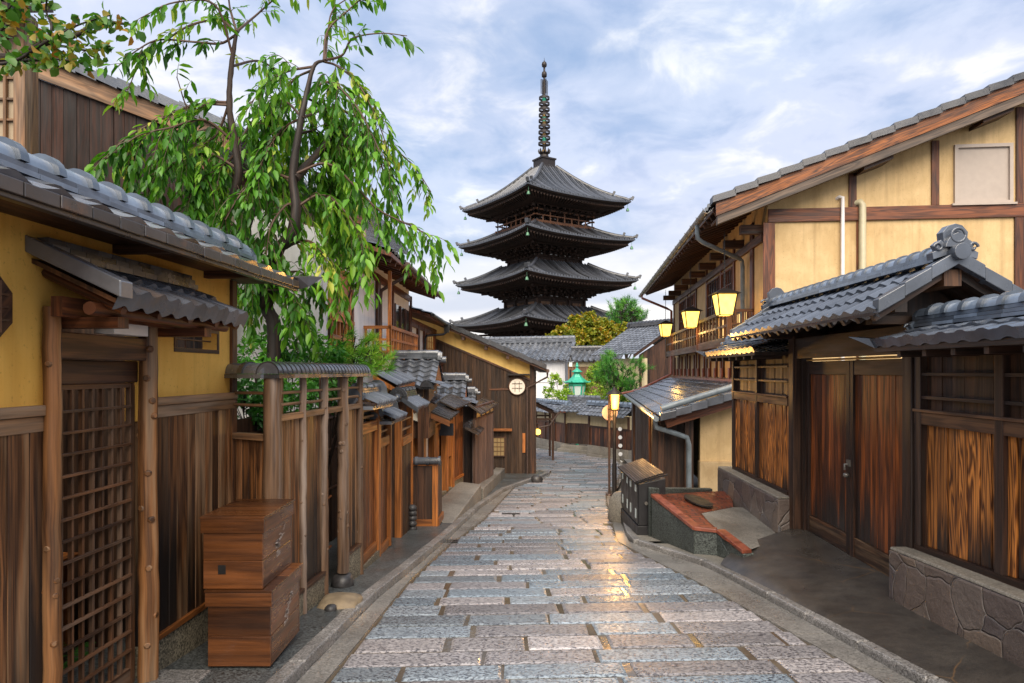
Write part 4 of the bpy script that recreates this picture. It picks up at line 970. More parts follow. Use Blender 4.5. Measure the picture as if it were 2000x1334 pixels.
slab_roof(sh, [P(850, 790, 11.9), P(872, 775, 13.0), P(846, 769, 13.0), P(820, 777, 11.9)], fascia=False)
r3 = slab_roof(sh, [P(889, 800, 13.4), P(925, 786, 15.0), P(885, 771, 15.2), P(845, 780, 13.4)], fascia=False)
mb = MB(); mb.tube([P(816, 776, 11.6), P(846, 768, 12.6)], .055, 12); mb.lathe(P(818, 783, 11.5), [(.002, 0), (.05, .02), (.066, .065), (.05, .11), (.002, .13)], 14); mb.build('ridge_tile', M['tile_dark'], sh)
mb = MB(); mb.tube([P(822, 795, 11.85), P(822, 880, 11.85), P(820, 893, 11.8)], .022, 8); mb.build('drain_pipe', M['gutmetal'], sh)
mb = MB(); rows = [[P(798 + 18 * i / 6, 806 + 16 * j / 5 + 1.4 * math.sin(i * 1.3) * j / 5, 11.7 - .02 * j + .02 * math.sin(i * 2)) for i in range(7)] for j in range(6)]; mb.grid(rows)
mb.grid([[p + V(0, .012, 0) for p in r_] for r_ in rows]); mb.build('awning', M['cloth'], sh)
t = thing('hanging_sign', 'blank dark square sign board hanging on an iron arm at the shop entrance', 'sign', P(866, 838, 13.0))
a, b, c, d = P(846, 827, 13.0), P(886, 827, 13.0), P(886, 851, 13.0), P(846, 851, 13.0)
mb = MB(); mb.prism([a, b, c, d], V(0, .03, 0)); mb.build('board', M['sign'], t, bev=.003)
mb = MB(); mb.bar(P(826, 828, 13.02), P(880, 824, 13.02) + V(0, 0, .03), .014, .014)
for px in (852, 878): mb.bar(P(px, 822, 13.015), P(px, 829, 13.015), .008, .008)
mb.build('arm', M['iron'], t)
# small white tiled gate roofs beyond the slatted walls
def gate_roof(label, x0, x1, yr, zr, ye, ze, w=.24, oni_s=.16, pent=True):
    t = thing('tiled_gate', label, 'gate', V((x0 + x1) / 2, ye, gz(ye)), 'small tiled gates stepping down the left side')
    mb = MB(); tiles(mb, V(x0, ye, ze), V(x1, ye, ze), V(x1, yr, zr), V(x0, yr, zr), w, .17, 'san', .045, .028, 10, lip=.06)
    tiles(mb, V(x1, 2 * yr - ye, ze), V(x0, 2 * yr - ye, ze), V(x0, yr, zr), V(x1, yr, zr), w, .17, 'san', .045, .028, 8, lip=.06)
    rf = mb.build('roof', M['tile'], t)
    mb = MB(); ridge(mb, V(x0, yr, zr), V(x1 - .02, yr, zr), .055, 3, .2, .035, .3, .01); oni(mb, V(x1, yr, zr - .02), (1, 0, 0), oni_s, .05); mb.build('ridge', M['tile'], rf)
    mb = MB(); oni(mb, V(x1 - .12, ye - .02, ze - .03), (0, -1, 0), oni_s * .95, .12, False); mb.build('eave_end_tile', M['tile_dark'], rf)
    mb = MB(); mb.prism([V(x1 - .03, ye + .1, ze + .0), V(x1 - .03, yr, zr - .05), V(x1 - .03, 2 * yr - ye - .1, ze)], V(-.05, 0, 0)); mb.build('gable', M['cedar'], rf)
    mb = MB(); mb.hexa([V(x0 + .05, ye + .25, ze - .9), V(x1 - .12, ye + .25, ze - .9), V(x1 - .12, 2 * yr - ye - .25, ze - .9), V(x0 + .05, 2 * yr - ye - .25, ze - .9), V(x0 + .05, ye + .25, ze - .02), V(x1 - .12, ye + .25, ze - .02), V(x1 - .12, 2 * yr - ye - .25, ze - .02), V(x0 + .05, 2 * yr - ye - .25, ze - .02)])
    mb.build('wall', M['dark_beam'], t)
    for x in (x0 + .1, x1 - .25):
        mb = MB(); mb.bar(V(x, ye + .18, gz(ye) - .1), V(x, ye + .18, ze - .02), .1, .1); mb.build('post', M['dark_beam'], t)
    if pent:
        mb = MB(); tiles(mb, V(x1 + .26, ye - .1, ze - .02), V(x1 + .26, ye + .8, ze - .02), V(x1 - .05, ye + .8, ze + .10), V(x1 - .05, ye - .1, ze + .10), .09, .2, 'rib', .02, .02, 8); mb.build('pent_roof', M['tile'], t)
    return t
gate_roof('largest of the small tiled gates, its roof of big wet wave tiles facing the camera', -2.22, -1.34, 12.35, 1.93, 11.45, 1.42)
gate_roof('second of the small tiled gates, half hidden behind wet board roofs', -1.85, -1.06, 15.6, 1.50, 14.9, .98, .22, .14)
gate_roof('farthest of the small tiled gates, against the brown gabled house', -1.65, -1.02, 18.9, 1.10, 18.2, .72, .22, .14, False)
pt = thing('pent_roof_shed', 'small shed with pale wet ribbed tiles sloping to the street above slatted walls', 'shed', V(-2.2, 10.4, gz(10.4)))
mb = MB(); tiles(mb, P(774, 755, 9.75), P(811, 744, 11.5), P(780, 728, 11.6), P(728, 727, 9.75), .13, .3, 'rib', .04, .025, 8, lip=.07); mb.build('roof', M['tile'], pt)
mb = MB(); a, b, c, d = P(774, 759, 9.76), P(811, 747, 11.5), P(780, 731, 11.6), P(728, 731, 9.76); k = V(0, 0, -.07); mb.hexa([a + k, b + k, c + k, d + k, a, b, c, d]); mb.build('boards', M['cedar'], pt)
mb = MB(); F_ = Fr(-2.2, 9.9, -2.0, 11.5, 1); mb.planks(F_, 0, 1.6, -1.0, 1.5, .14, -.05, 0); mb.build('wall', M['burnt'], pt)
# ---- grey plank wing with its own dark doorway
pw = thing('plank_wing', 'grey weathered plank outbuilding with dark doorway and board roof', 'building', V(-.85, 15.8, gz(15.8)))
FD, FP = Fr(-1.10, 14.75, -.81, 14.75, 1), Fr(-.81, 14.75, -.49, 17.6, 1)
mb = MB(); mb.planks(FP, 0, FP.L, -1.02, .62, .21, -.05, 0, .012); mb.build('boarding', wood('grey_plank', (.17, .115, .10), (.07, .045, .04), .6, weather=(.24, .19, .17), var=.3), pw)
mb = MB(); mb.box(FD, -.02, .29, -.5, -.45, -1.1, .9); mb.box(FD, -.02, .03, -.06, .0, -1.1, .9); mb.box(FD, .24, .285, -.06, 0, -1.1, .62); mb.build('doorway', M['burnt'], pw)
mb = MB()
for i in range(4): s = .25 + .72 * i; mb.box(FP, s, s + .5, -.05, -.01, .64, .87)
mb.build('plaster_panels', M['cream'], pw)
mb = MB(); mb.box(FP, 0, FP.L, -.05, .02, .62, .655); mb.box(FP, 0, FP.L, -.06, .02, .875, .92)
for i in range(5): s = .05 + .72 * i; mb.box(FP, s, s + .06, -.05, .01, .66, .874)
mb.build('frame', M['dark_beam'], pw)
slab_roof(pw, [P(941, 811, 14.5), P(974, 789, 17.9), P(945, 779, 18.2), P(915, 793, 14.5)], .04, fascia=False)
slab_roof(pw, [P(935, 851, 14.2), P(946, 838, 15.3), P(927, 829, 15.3), P(908, 838, 14.2)], .03, fascia=False)
mb = MB(); ridge(mb, P(912, 836, 14.4), P(926, 826, 15.2), .06, 2, .16, .03, .2, .012); mb.build('small_ridge', M['tile_dark'], pw)
mb = MB(); mb.box(FP, -.05, FP.L, -.1, .07, -1.6, -1.03); mb.build('plinth', M['conc'], pw)
# concrete ramps in front
for pts, lab in (([(-1.55, 11.1, -.74), (-.98, 10.95, -.80), (-.66, 14.25, -.72), (-1.15, 14.5, -.70)], 'nearer sloping concrete ramp in front of the shop entrance'),
                 ([(-.80, 14.5, -.82), (-.62, 14.4, -.84), (-.22, 20.4, -1.27), (-.50, 20.4, -1.25)], 'farther concrete ramp beside the grey plank outbuilding')):
    mb = MB(); tp = [V(*p) for p in pts]; mb.hexa([V(p.x, p.y, gz(p.y) - .1) for p in tp] + tp); tag(mb.build('concrete_ramp', M['conc'], bev=.015), lab, 'ramp')
# ---- big brown gabled house across the end of the row
gh = thing('gabled_house', 'brown boarded gable house with yellow plaster band and round window', 'house', V(-1.5, 22, gz(22)))
FG = Fr(-4.6, 22.0, .68, 22.0, 1)                                   # s runs to the right
def gx(px): return FG.s(px)
def gzz(py): return CH - (py - CY) * 22.0 / FPX
def roofline(s): return gzz(628) + (s - gx(855)) * (gzz(715) - gzz(628)) / (gx(1060) - gx(855))
mb = MB(); zb = lambda s: roofline(s) - .62 + .0
mb.planks(FG, -1.5, gx(1036), -2.2, lambda s: min(gzz(655) if 0 else 9, zb(s)), .13, -.1, 0, .008, .003)
mb.build('boarding', M['gable_board'], gh)
mb = MB(); e0, e1 = -1.5, gx(1036); mb.hexa([FG.w(e0, -.1, roofline(e0) - .63), FG.w(e1, -.1, roofline(e1) - .63), FG.w(e1, -.02, roofline(e1) - .63), FG.w(e0, -.02, roofline(e0) - .63), FG.w(e0, -.1, roofline(e0) - .1), FG.w(e1, -.1, roofline(e1) - .1), FG.w(e1, -.02, roofline(e1) - .1), FG.w(e0, -.02, roofline(e0) - .1)])
mb.build('plaster_band', M['band'], gh)
mb = MB()
for dz, w in ((-.66, .07),): mb.hexa([FG.w(e0, .0, roofline(e0) + dz), FG.w(e1, .0, roofline(e1) + dz), FG.w(e1, .04, roofline(e1) + dz), FG.w(e0, .04, roofline(e0) + dz), FG.w(e0, .0, roofline(e0) + dz + w), FG.w(e1, .0, roofline(e1) + dz + w), FG.w(e1, .04, roofline(e1) + dz + w), FG.w(e0, .04, roofline(e0) + dz + w)])
mb.box(FG, e1 - .02, e1 + .12, -.2, .05, -2.2, roofline(e1) - .12); mb.box(FG, gx(955), e1 - .02, .0, .02, gzz(762), gzz(758))
for px in (906, 950, 992): s = gx(px); mb.box(FG, s - .05, s + .05, -.02, .40, roofline(s) - .26, roofline(s) - .14)
mb.build('trim', M['dark_beam'], gh)
mb = MB(); s0, s1 = -1.7, gx(1066)
def rp(s, d, up): return FG.w(s, d, roofline(s) + up)
tiles(mb, rp(s1, .45, .02), rp(s1, -7.5, .02), rp(s0, -7.5, .02), rp(s0, .45, .02), .27, .26, 'san', .03, .03, 6)
for i in range(16):
    a, b = s0 + (s1 - s0) * i / 16, s0 + (s1 - s0) * (i + 1) / 16; up = .012
    mb.hexa([rp(a, .40, -.06 + up), rp(b, .40, -.06 - up), rp(b, .52, -.06 - up), rp(a, .52, -.06 + up), rp(a, .40, .10 + up), rp(b, .40, .10 - up), rp(b, .52, .10 - up), rp(a, .52, .10 + up)])
rf = mb.build('roof', M['tile_dark'], gh)
mb = MB(); mb.hexa([rp(s0, .46, -.13), rp(s1, .46, -.13), rp(s1, -7.4, -.13), rp(s0, -7.4, -.13), rp(s0, .46, -.04), rp(s1, .46, -.04), rp(s1, -7.4, -.04), rp(s0, -7.4, -.04)]); mb.build('boards', M['soffit'], rf)
mb = MB(); FE = Fr(.80, 22.0, .80, 29.5, 1); mb.planks(FE, 0, 7.4, -3.0, 1.75, .2, -.1, 0); mb.build('side_boarding', M['burnt'], gh)
mb = MB(); p = rp(s1 + .04, .45, -.1); mb.tube([p, p + V(0, -7.9 + 8.0 + 7.0, 0)], .06, 8); q = P(1030, 742, 21.9)
mb.tube([p + V(0, .2, -.03), p + V(0, .2, -.2), V(q.x, 21.9, q.z - .25), V(q.x, 21.9, -1.9)], .035, 8); mb.build('drain_pipe', M['pipe'], gh)
# round window
c = FG.w(gx(1010), .03, gzz(755)); mb = MB(); mb.prism([c + V(.27 * math.cos(a), 0, .27 * math.sin(a)) for a in [i * math.pi / 18 for i in range(36)]], V(0, -.02, 0)); rw = mb.build('round_window', M['paper'], gh)
mb = MB(); mb.tube([c + V(.275 * math.cos(a), -.02, .275 * math.sin(a)) for a in [i * math.pi / 18 for i in range(37)]], .02, 6)
for k in (-.07, .07): mb.bar(c + V(k, -.025, -.17), c + V(k, -.025, .17), .014, .012)
for k in (-.05, .10): mb.bar(c + V(-.17, -.034, k), c + V(.17, -.034, k), .012, .012)
mb.build('muntin', M['dark_beam'], rw)
mb = MB(); mb.box(FG, gx(992), gx(1034), .0, .18, gzz(733), gzz(730)); mb.build('window_hood', M['slab'], gh)
w_ = window(FG, gh, gx(962), gx(987), gzz(892), gzz(853), .005, 3, 4, M['dark_beam'], M['window_glow'])
mb = MB(); mb.box(FG, gx(960), gx(1000), 0, .2, gzz(841), gzz(837)); mb.build('awning', M['cedar'], gh)
mb = MB(); mb.box(FG, gx(1020.5), gx(1026), .0, .03, gzz(884), gzz(846)); mb.build('name_plate', M['cedar'], gh)
# ---- white plastered house with balcony above the little gates
wh = thing('white_house', 'white plastered house with lattice window and wooden balcony behind the trees', 'house', V(-3.2, 11, gz(11)))
FH = Fr(-2.70, 9.4, -2.60, 16.8, 1)
def hs(px, py=725, d=0.0): return FH.sz(px, py, d)
def hp(mb, px0, px1, py0, py1, d0, d1, ref=None):       # box given by picture corners, heights read at its left edge
    s0, s1 = hs(px0)[0], hs(px1)[0]; z0, z1 = hs(ref or px0, py1)[1], hs(ref or px0, py0)[1]; mb.box(FH, s0, s1, d0, d1, z0, z1)
mb = MB(); mb.box(FH, .05, FH.L, -.15, 0, -.5, 3.75); mb.build('plaster', M['white'], wh)
mb = MB()
for px in (683, 733, 764, 800): s = hs(px)[0]; mb.box(FH, s, s + (.30 if px == 733 else .10), .0, .05, -.5, 3.6)
mb.box(FH, .05, FH.L, .0, .04, 3.45, 3.6); mb.build('frame', M['timber'], wh)
s0, s1 = hs(640)[0], hs(683)[0]
mb = MB(); mb.planks(FH, s0, s1 - .02, 2.5, 3.3, .12, .0, .03); mb.build('shutter_boards', M['cedar'], wh)
mb = MB(); mb.box(FH, s0, s1 - .02, .0, .02, 1.0, 2.48); f = mb.build('window', M['burnt'], wh); mb = MB()
for k in range(7): s = s0 + (s1 - s0 - .06) * k / 6; mb.box(FH, s, s + .045, .03, .07, 1.9, 2.5)
for z in (1.9, 2.18, 2.45): mb.box(FH, s0 - .03, s1, .045, .085, z, z + .06)
mb.build('lattice', M['cedar'], f)
# balcony
b0, b1 = hs(764, 725, .5)[0], hs(816, 725, .5)[0]
bl = MB(); z0, z1 = 2.05, 2.46
for d, a, b in ((.5, b0, b1),):
    bl.box(FH, a, b, d - .04, d, z0 - .12, z0 + .02); bl.box(FH, a, b, d - .05, d + .01, z1, z1 + .06); bl.box(FH, a, b, d - .03, d - .005, (z0 + z1) / 2, (z0 + z1) / 2 + .04)
    n = 12
    for k in range(n + 1): s = a + (b - a - .05) * k / n; bl.box(FH, s, s + .05, d - .035, d - .003, z0 + .02, z1)
bl.box(FH, b0 - .02, b0 + .06, -.0, .49, z0 - .12, z0 + .02); bl.box(FH, b0, b0 + .05, 0, .47, z1 + .002, z1 + .058); bl.box(FH, b0 + .005, b0 + .045, 0, .47, 2.25, 2.29)
for k in range(4): bl.box(FH, b0 + .01, b0 + .05, .02 + .13 * k, .06 + .13 * k, z0 + .02, z1)
bl.box(FH, b0, b0 + .06, .44, .50, z0, 3.5)
bl.build('balcony', M['cedar'], wh)
mb = MB(); mb.box(FH, hs(768)[0], hs(797)[0], .002, .03, 2.05, 3.2); f = mb.build('glass_door', M['glass'], wh); mb = MB()
for k in range(4): s = hs(768)[0] + (hs(797)[0] - hs(768)[0]) * k / 3; mb.box(FH, s - .03, s + .03, .03, .06, 2.05, 3.2)
mb.build('muntin', M['timber'], f)
mb = MB(); ev = V(0, 0, 0)
tiles(mb, FH.w(1.5, .72, 3.68), FH.w(FH.L + .25, .72, 3.68), FH.w(FH.L + .25, -2.2, 4.65), FH.w(1.5, -2.2, 4.65), .27, .26, 'san', .03, .03, 8)
rf = mb.build('roof', M['tile_dark'], wh)
mb = MB(); mb.hexa([FH.w(1.5, .70, 3.58), FH.w(FH.L + .2, .70, 3.58), FH.w(FH.L + .2, -2.1, 4.51), FH.w(1.5, -2.1, 4.51), FH.w(1.5, .70, 3.65), FH.w(FH.L + .2, .70, 3.65), FH.w(FH.L + .2, -2.1, 4.58), FH.w(1.5, -2.1, 4.58)])
for k in range(14): s = 1.7 + 5.7 * k / 13; mb.bar(FH.w(s, .66, 3.55), FH.w(s, 0, 3.77), .06, .08)
mb.build('rafters', M['timber'], rf)
mb = MB(); mb.tube([FH.w(2.6, .78, 3.62), FH.w(FH.L + .2, .78, 3.60)], .05, 8)
a = FH.w(2.75, .78, 3.58); mb.tube([a, a + V(-.02, 0, -.12), FH.w(3.4, .25, 3.32), FH.w(3.5, .12, 3.26), FH.w(3.52, .10, 3.1), FH.w(3.52, .10, 0)], .035, 8); mb.build('rain_gutter', M['pipe'], wh)
mb = MB(); mb.prism([FH.w(FH.L, -2.2, -.5), FH.w(FH.L, -.15, -.5), FH.w(FH.L, -.15, 3.75), FH.w(FH.L, -2.2, 4.5)], V(FH.u.x, FH.u.y, 0) * -.12); mb.build('gable_wall', M['white'], wh); mb = MB(); mb.prism([FH.w(.05, -2.2, -.5), FH.w(.05, -.15, -.5), FH.w(.05, -.15, 3.75), FH.w(.05, -2.2, 4.5)], V(FH.u.x, FH.u.y, 0) * .12); mb.build('gable_wall', M['white'], wh)
# ---- lower neighbour with the black gutter
nh = thing('neighbour_house', 'low white house with orange posts and glazed window under a black gutter', 'house', V(-3, 19, gz(19)))
FN = Fr(-2.60, 16.95, -2.52, 21.85, 1)
mb = MB(); mb.box(FN, 0, FN.L, -.15, 0, -1, 3.0); mb.build('plaster', M['white'], nh)
mb = MB()
for px in (813, 826, 846.5): s = FN.s(px); mb.box(FN, s, s + .28, .0, .06, -1, 2.95)
mb.box(FN, 0, FN.L, .0, .05, 2.85, 3.05); mb.build('frame', M['timber'], nh)
window(FN, nh, FN.s(830), FN.s(845), 2.15, 2.84, .01, 4, 3, M['cedar'], M['window_glow'])
mb = MB(); s = FN.s(828); e_ = FN.L; mb.box(FN, s, e_, .0, .3, 1.9, 2.05)
for k in range(9): a = s + (e_ - s) * k / 9; mb.box(FN, a, a + .06, .22, .28, 1.6, 1.9)
mb.build('window_rail', M['timber'], nh)
mb = MB(); tiles(mb, FN.w(-.1, .55, 3.16), FN.w(FN.L + .05, .55, 3.16), FN.w(FN.L + .05, -2, 3.95), FN.w(-.1, -2, 3.95), .27, .26, 'san', .03, .03, 8); rf = mb.build('roof', M['tile_dark'], nh)
mb = MB(); mb.hexa([FN.w(-.1, .52, 3.07), FN.w(FN.L, .52, 3.07), FN.w(FN.L, -2, 3.86), FN.w(-.1, -2, 3.86), FN.w(-.1, .52, 3.14), FN.w(FN.L, .52, 3.14), FN.w(FN.L, -2, 3.93), FN.w(-.1, -2, 3.93)]); mb.build('boards', M['timber'], rf)
mb = MB(); mb.tube([FN.w(-.1, .6, 3.12), FN.w(2.95, .6, 3.09)], .045, 8); a = FN.w(2.95, .6, 3.07)
mb.hexa([a + V(-.07, -.07, -.22), a + V(.07, -.07, -.22), a + V(.07, .07, -.22), a + V(-.07, .07, -.22), a + V(-.08, -.08, .02), a + V(.08, -.08, .02), a + V(.08, .08, .02), a + V(-.08, .08, .02)])
mb.tube([a + V(0, 0, -.2), a + V(-.1, -.1, -.28), FN.w(2.15, .12, 2.72), FN.w(2.1, .08, 2.62), FN.w(2.1, .08, .5)], .035, 8); mb.build('rain_gutter', M['iron'], nh)
# ---- tall brown boarded house behind the garden wall, upper left
th_ = thing('boarded_house', 'tall house of dark vertical boards with sloping verge above the garden wall', 'house', V(-5.4, 9.2, gz(9)))
FT = Fr(-9.5, 9.0, -3.9, 9.0, 1)
def tx(px): return FT.s(px)
def tz(py): return CH - (py - CY) * 9.0 / FPX
def vline(s): return tz(105) + (s - tx(60)) * (tz(195) - tz(105)) / (tx(300) - tx(60))
mb = MB(); mb.planks(FT, tx(-40), tx(412), -1, lambda s: vline(s) - .30, .168, -.1, 0, .007, .004); mb.build('boarding', M['upper_board'], th_)
def slope_box(mb, fr, s0, s1, d0, d1, f, a, b): mb.hexa([fr.w(s0, d0, f(s0) + a), fr.w(s1, d0, f(s1) + a), fr.w(s1, d1, f(s1) + a), fr.w(s0, d1, f(s0) + a), fr.w(s0, d0, f(s0) + b), fr.w(s1, d0, f(s1) + b), fr.w(s1, d1, f(s1) + b), fr.w(s0, d1, f(s0) + b)])
mb = MB(); slope_box(mb, FT, tx(-40), tx(470), .0, .06, vline, -.30, -.05); mb.box(FT, tx(412), tx(424), -.1, .03, -1, vline(tx(418)) - .3); mb.build('verge_board', M['rail'], th_)
mb = MB()
for i in range(13):
    a = tx(-40) + (tx(480) - tx(-40)) * i / 13; b = tx(-40) + (tx(480) - tx(-40)) * (i + 1) / 13; slope_box(mb, FT, a, b, -.2, .14, lambda s: vline(a) + (vline(b) - vline(a)) * (s - a) / (b - a) + .012 * (1 - 2 * (s - a) / (b - a)), -.05, .08)
rf = mb.build('roof', M['tile_gate'], th_)
mb = MB(); tiles(mb, FT.w(tx(480), -.2, vline(tx(480)) + .02), FT.w(tx(480), -6, vline(tx(480)) + .02), FT.w(tx(-40), -6, vline(tx(-40)) + .02), FT.w(tx(-40), -.2, vline(tx(-40)) + .02), .27, .26, 'san', .03, .03, 4); mb.build('tiles', M['tile_gate'], rf)
mb = MB(); FT2 = Fr(-3.95, 9.0, -3.9, 13.5, 1); mb.box(FT2, .0, 4.5, -.1, 0, -1, 4.1); mb.build('side_wall', M['beige'], th_)
mb = MB(); p = P(403, 330, 8.85); mb.tube([p + V(0, 0, .3), V(p.x, 8.85, 0)], .05, 8); mb.build('drain_pipe', M['copper'], th_)
# beige house seen through the cherry
bh = thing('beige_house', 'beige plastered house with grey roof half hidden behind the weeping cherry', 'house', V(-4.6, 14, gz(14)))
FB2 = Fr(-6.2, 13.6, -2.95, 13.6, 1); bl = lambda s: CH - (300 - CY) * 13.6 / FPX - s * .33
mb = MB(); mb.hexa([FB2.w(0, -.1, -1), FB2.w(3.2, -.1, -1), FB2.w(3.2, 0, -1), FB2.w(0, 0, -1), FB2.w(0, -.1, bl(0) - .3), FB2.w(3.2, -.1, bl(3.2) - .3), FB2.w(3.2, 0, bl(3.2) - .3), FB2.w(0, 0, bl(0) - .3)]); mb.build('plaster', M['beige'], bh)
mb = MB(); slope_box(mb, FB2, -.3, 3.2, .0, .08, bl, -.42, -.12); mb.box(FB2, 0, 3.2, .0, .05, 2.4, 2.55); mb.box(FB2, 1.4, 1.55, .0, .045, -1, 4.2); mb.build('timber', M['timber'], bh)
mb = MB(); slope_box(mb, FB2, -.4, 3.3, -5, .3, bl, -.12, .05); mb.build('roof', M['tile_gate'], bh)
# lattice-fronted house at the picture's left edge
lh = thing('lattice_house', 'upper storey with pale brown lattice shutters in the top left corner', 'house', V(-5, 6.4, gz(6.4)))
FL = Fr(-7.2, 6.4, -4.66, 6.4, 1); mb = MB(); mb.box(FL, 0, FL.L, -.12, 0, -1, 5.15); mb.build('wall', M['beige'], lh)
mb = MB()
for k in range(9): s = FL.L - .04 - .14 * k; mb.box(FL, s - .025, s, .0, .04, 2.2, 5.1)
for k in range(14): z = 2.3 + .2 * k; mb.box(FL, FL.L - 1.2, FL.L, .005, .028, z, z + .02)
mb.build('lattice', M['rail'], lh); mb = MB(); mb.box(FL, FL.L - .09, FL.L + .02, -.12, .06, -1, 5.12); mb.build('corner_post', M['rail'], lh)
mb = MB(); a, b = FL.w(-.5, .4, 5.08), FL.w(FL.L + .12, .4, 5.08); tiles(mb, a, b, FL.w(FL.L + .12, -.3, 5.4), FL.w(-.5, -.3, 5.4), .27, .26, 'san', .03, .03, 6); mb.build('roof', M['tile_dark'], lh)
mb = MB(); mb.hexa([FL.w(-.5, .36, 4.98), FL.w(FL.L + .08, .36, 4.98), FL.w(FL.L + .08, -.25, 5.28), FL.w(-.5, -.25, 5.28), FL.w(-.5, .36, 5.05), FL.w(FL.L + .08, .36, 5.05), FL.w(FL.L + .08, -.25, 5.35), FL.w(-.5, -.25, 5.35)]); mb.build('boards', M['dark_beam'], lh)
# ------------------------------------------------------------------ RIGHT SIDE
def wing(label, s0, s1, zt, plinth_s, zplt, zpl0, roof, posts, nlou, name='boarded_wall'):
    t = thing(name, label, 'wall', RW.w((s0 + s1) / 2, 0, gz((s0 + s1) / 2)))
    mb = MB(); mb.planks(RW, s0, s1, lambda s: zplt(s) + .05, 1.24, .135, -.05, -.004, .016, .008, False); mb.build('boarding', M['wing_board'], t, bev=.005)
    mb = MB(); mb.box(RW, s0, s1, -.09, -.055, lambda s: zplt(s) + .05, 1.24); mb.build('backing', M['burnt'], t)
    mb = MB(); mb.planks(RW, s0, s1, 1.36, 1.92, .15, -.05, -.02); mb.build('upper_boards', M['burnt'], t)
    mb = MB(); mb.box(RW, s0, s1, -.04, .035, 1.24, 1.345); mb.box(RW, s0, s1, -.04, .05, 1.347, 1.372); mb.build('rail', M['wing_rail'], t, bev=.004)
    for z in nlou:
        mb = MB(); mb.box(RW, s0, s1, -.02, .03, z, z + .028); mb.build('louvre', M['door_rail'], t, bev=.003)
    for s in posts: mb = MB(); mb.box(RW, s - .045, s + .045, -.06, .04, zplt(s) + .05, 1.93); mb.build('post', M['door_rail'], t, bev=.005)
    mb = MB(); mb.hexa([RW.w(s0, -.06, zplt(s0) + .001), RW.w(s1, -.06, zplt(s1) + .001), RW.w(s1, .035, zplt(s1) + .001), RW.w(s0, .035, zplt(s0) + .001), RW.w(s0, -.06, zplt(s0) + .05), RW.w(s1, -.06, zplt(s1) + .05), RW.w(s1, .035, zplt(s1) + .05), RW.w(s0, .035, zplt(s0) + .05)]); mb.build('sill', M['door_rail'], t)
    a, b = plinth_s; mb = MB()
    mb.hexa([RW.w(a, -.1, zpl0(a)), RW.w(b, -.1, zpl0(b)), RW.w(b, .20, zpl0(b)), RW.w(a, .20, zpl0(a)), RW.w(a, -.1, zplt(a) - .025), RW.w(b, -.1, zplt(b) - .025), RW.w(b, .20, zplt(b) - .025), RW.w(a, .20, zplt(a) - .025)])
    pl_ = mb.build('stone_plinth', M['crazy'], t, bev=.02)
    mb = MB(); mb.hexa([RW.w(a + .01, -.1, zplt(a) - .024), RW.w(b - .01, -.1, zplt(b) - .024), RW.w(b - .01, .195, zplt(b) - .024), RW.w(a + .01, .195, zplt(a) - .024), RW.w(a + .01, -.1, zplt(a)), RW.w(b - .01, -.1, zplt(b)), RW.w(b - .01, .185, zplt(b)), RW.w(a + .01, .185, zplt(a))]); mb.build('cap', M['wallstone'], pl_, bev=.008)
    r0, r1, ze, zr, hipn = roof; mb = MB()
    tiles(mb, RW.w(r1, .44, ze), RW.w(r0, .44, ze), RW.w(r0, 0, zr), RW.w(r1, 0, zr), .215, .26, 'rib', .016, .022, 10, lip=.075)
    tiles(mb, RW.w(r0, -.44, ze), RW.w(r1, -.44, ze), RW.w(r1, 0, zr), RW.w(r0, 0, zr), .215, .26, 'rib', .016, .022, 10, lip=.075)
    rf = mb.build('roof', M['tile_gate'], t)
    mb = MB(); ridge(mb, RW.w(r0 + .02, 0, zr), RW.w(r1 - .02, 0, zr), .078, 3, .2, .03, .22, .022)
    oni(mb, RW.w(r1 - .0, 0, zr - .04), (RW.u.x, RW.u.y, 0), .15, .05, False, True); mb.build('ridge', M['tile_ridge'], rf)
    mb = MB(); mb.prism([RW.w(r1 - .05, .44, ze - .05), RW.w(r1 + .08, .50, ze + .01), RW.w(r1 + .2, .55, ze + .06), RW.w(r1 + .02, .45, ze + .035)], V(.1, 0, 0)); mb.build('corner_tile', M['tile_dark'], rf)
    mb = MB(); mb.hexa([RW.w(r0, .42, ze - .085), RW.w(r1, .42, ze - .085), RW.w(r1, -.42, ze - .085), RW.w(r0, -.42, ze - .085), RW.w(r0, .42, ze - .04), RW.w(r1, .42, ze - .04), RW.w(r1, -.42, ze - .04), RW.w(r0, -.42, ze - .04)])
    for k in range(int((r1 - r0) / .35)): s = r0 + .15 + .35 * k; mb.box(RW, s, s + .05, .0, .40, ze - .135, ze - .086)
    mb.build('eave_boards', M['door_rail'], rf)
    return t
wing('boarded wall on the camera side of the gate, with large zigzag-grain boards', 1.6, 5.86, 0, (1.4, 5.97), lambda s: .13 + (5.97 - s) * .05, lambda s: gz(s) - .15, (1.4, 5.78, 1.95, 2.08, 0), (5.80, 4.79, 3.6, 2.4), (1.46, 1.66))
wing('short boarded wall on the far side of the gate above a crazy-paved plinth', 8.78, 11.2, 0, (8.66, 11.5), lambda s: .06, lambda s: gz(s) - .1, (8.9, 11.45, 2.0, 2.16, 0), (11.16, 10.0), (1.55, 1.75))
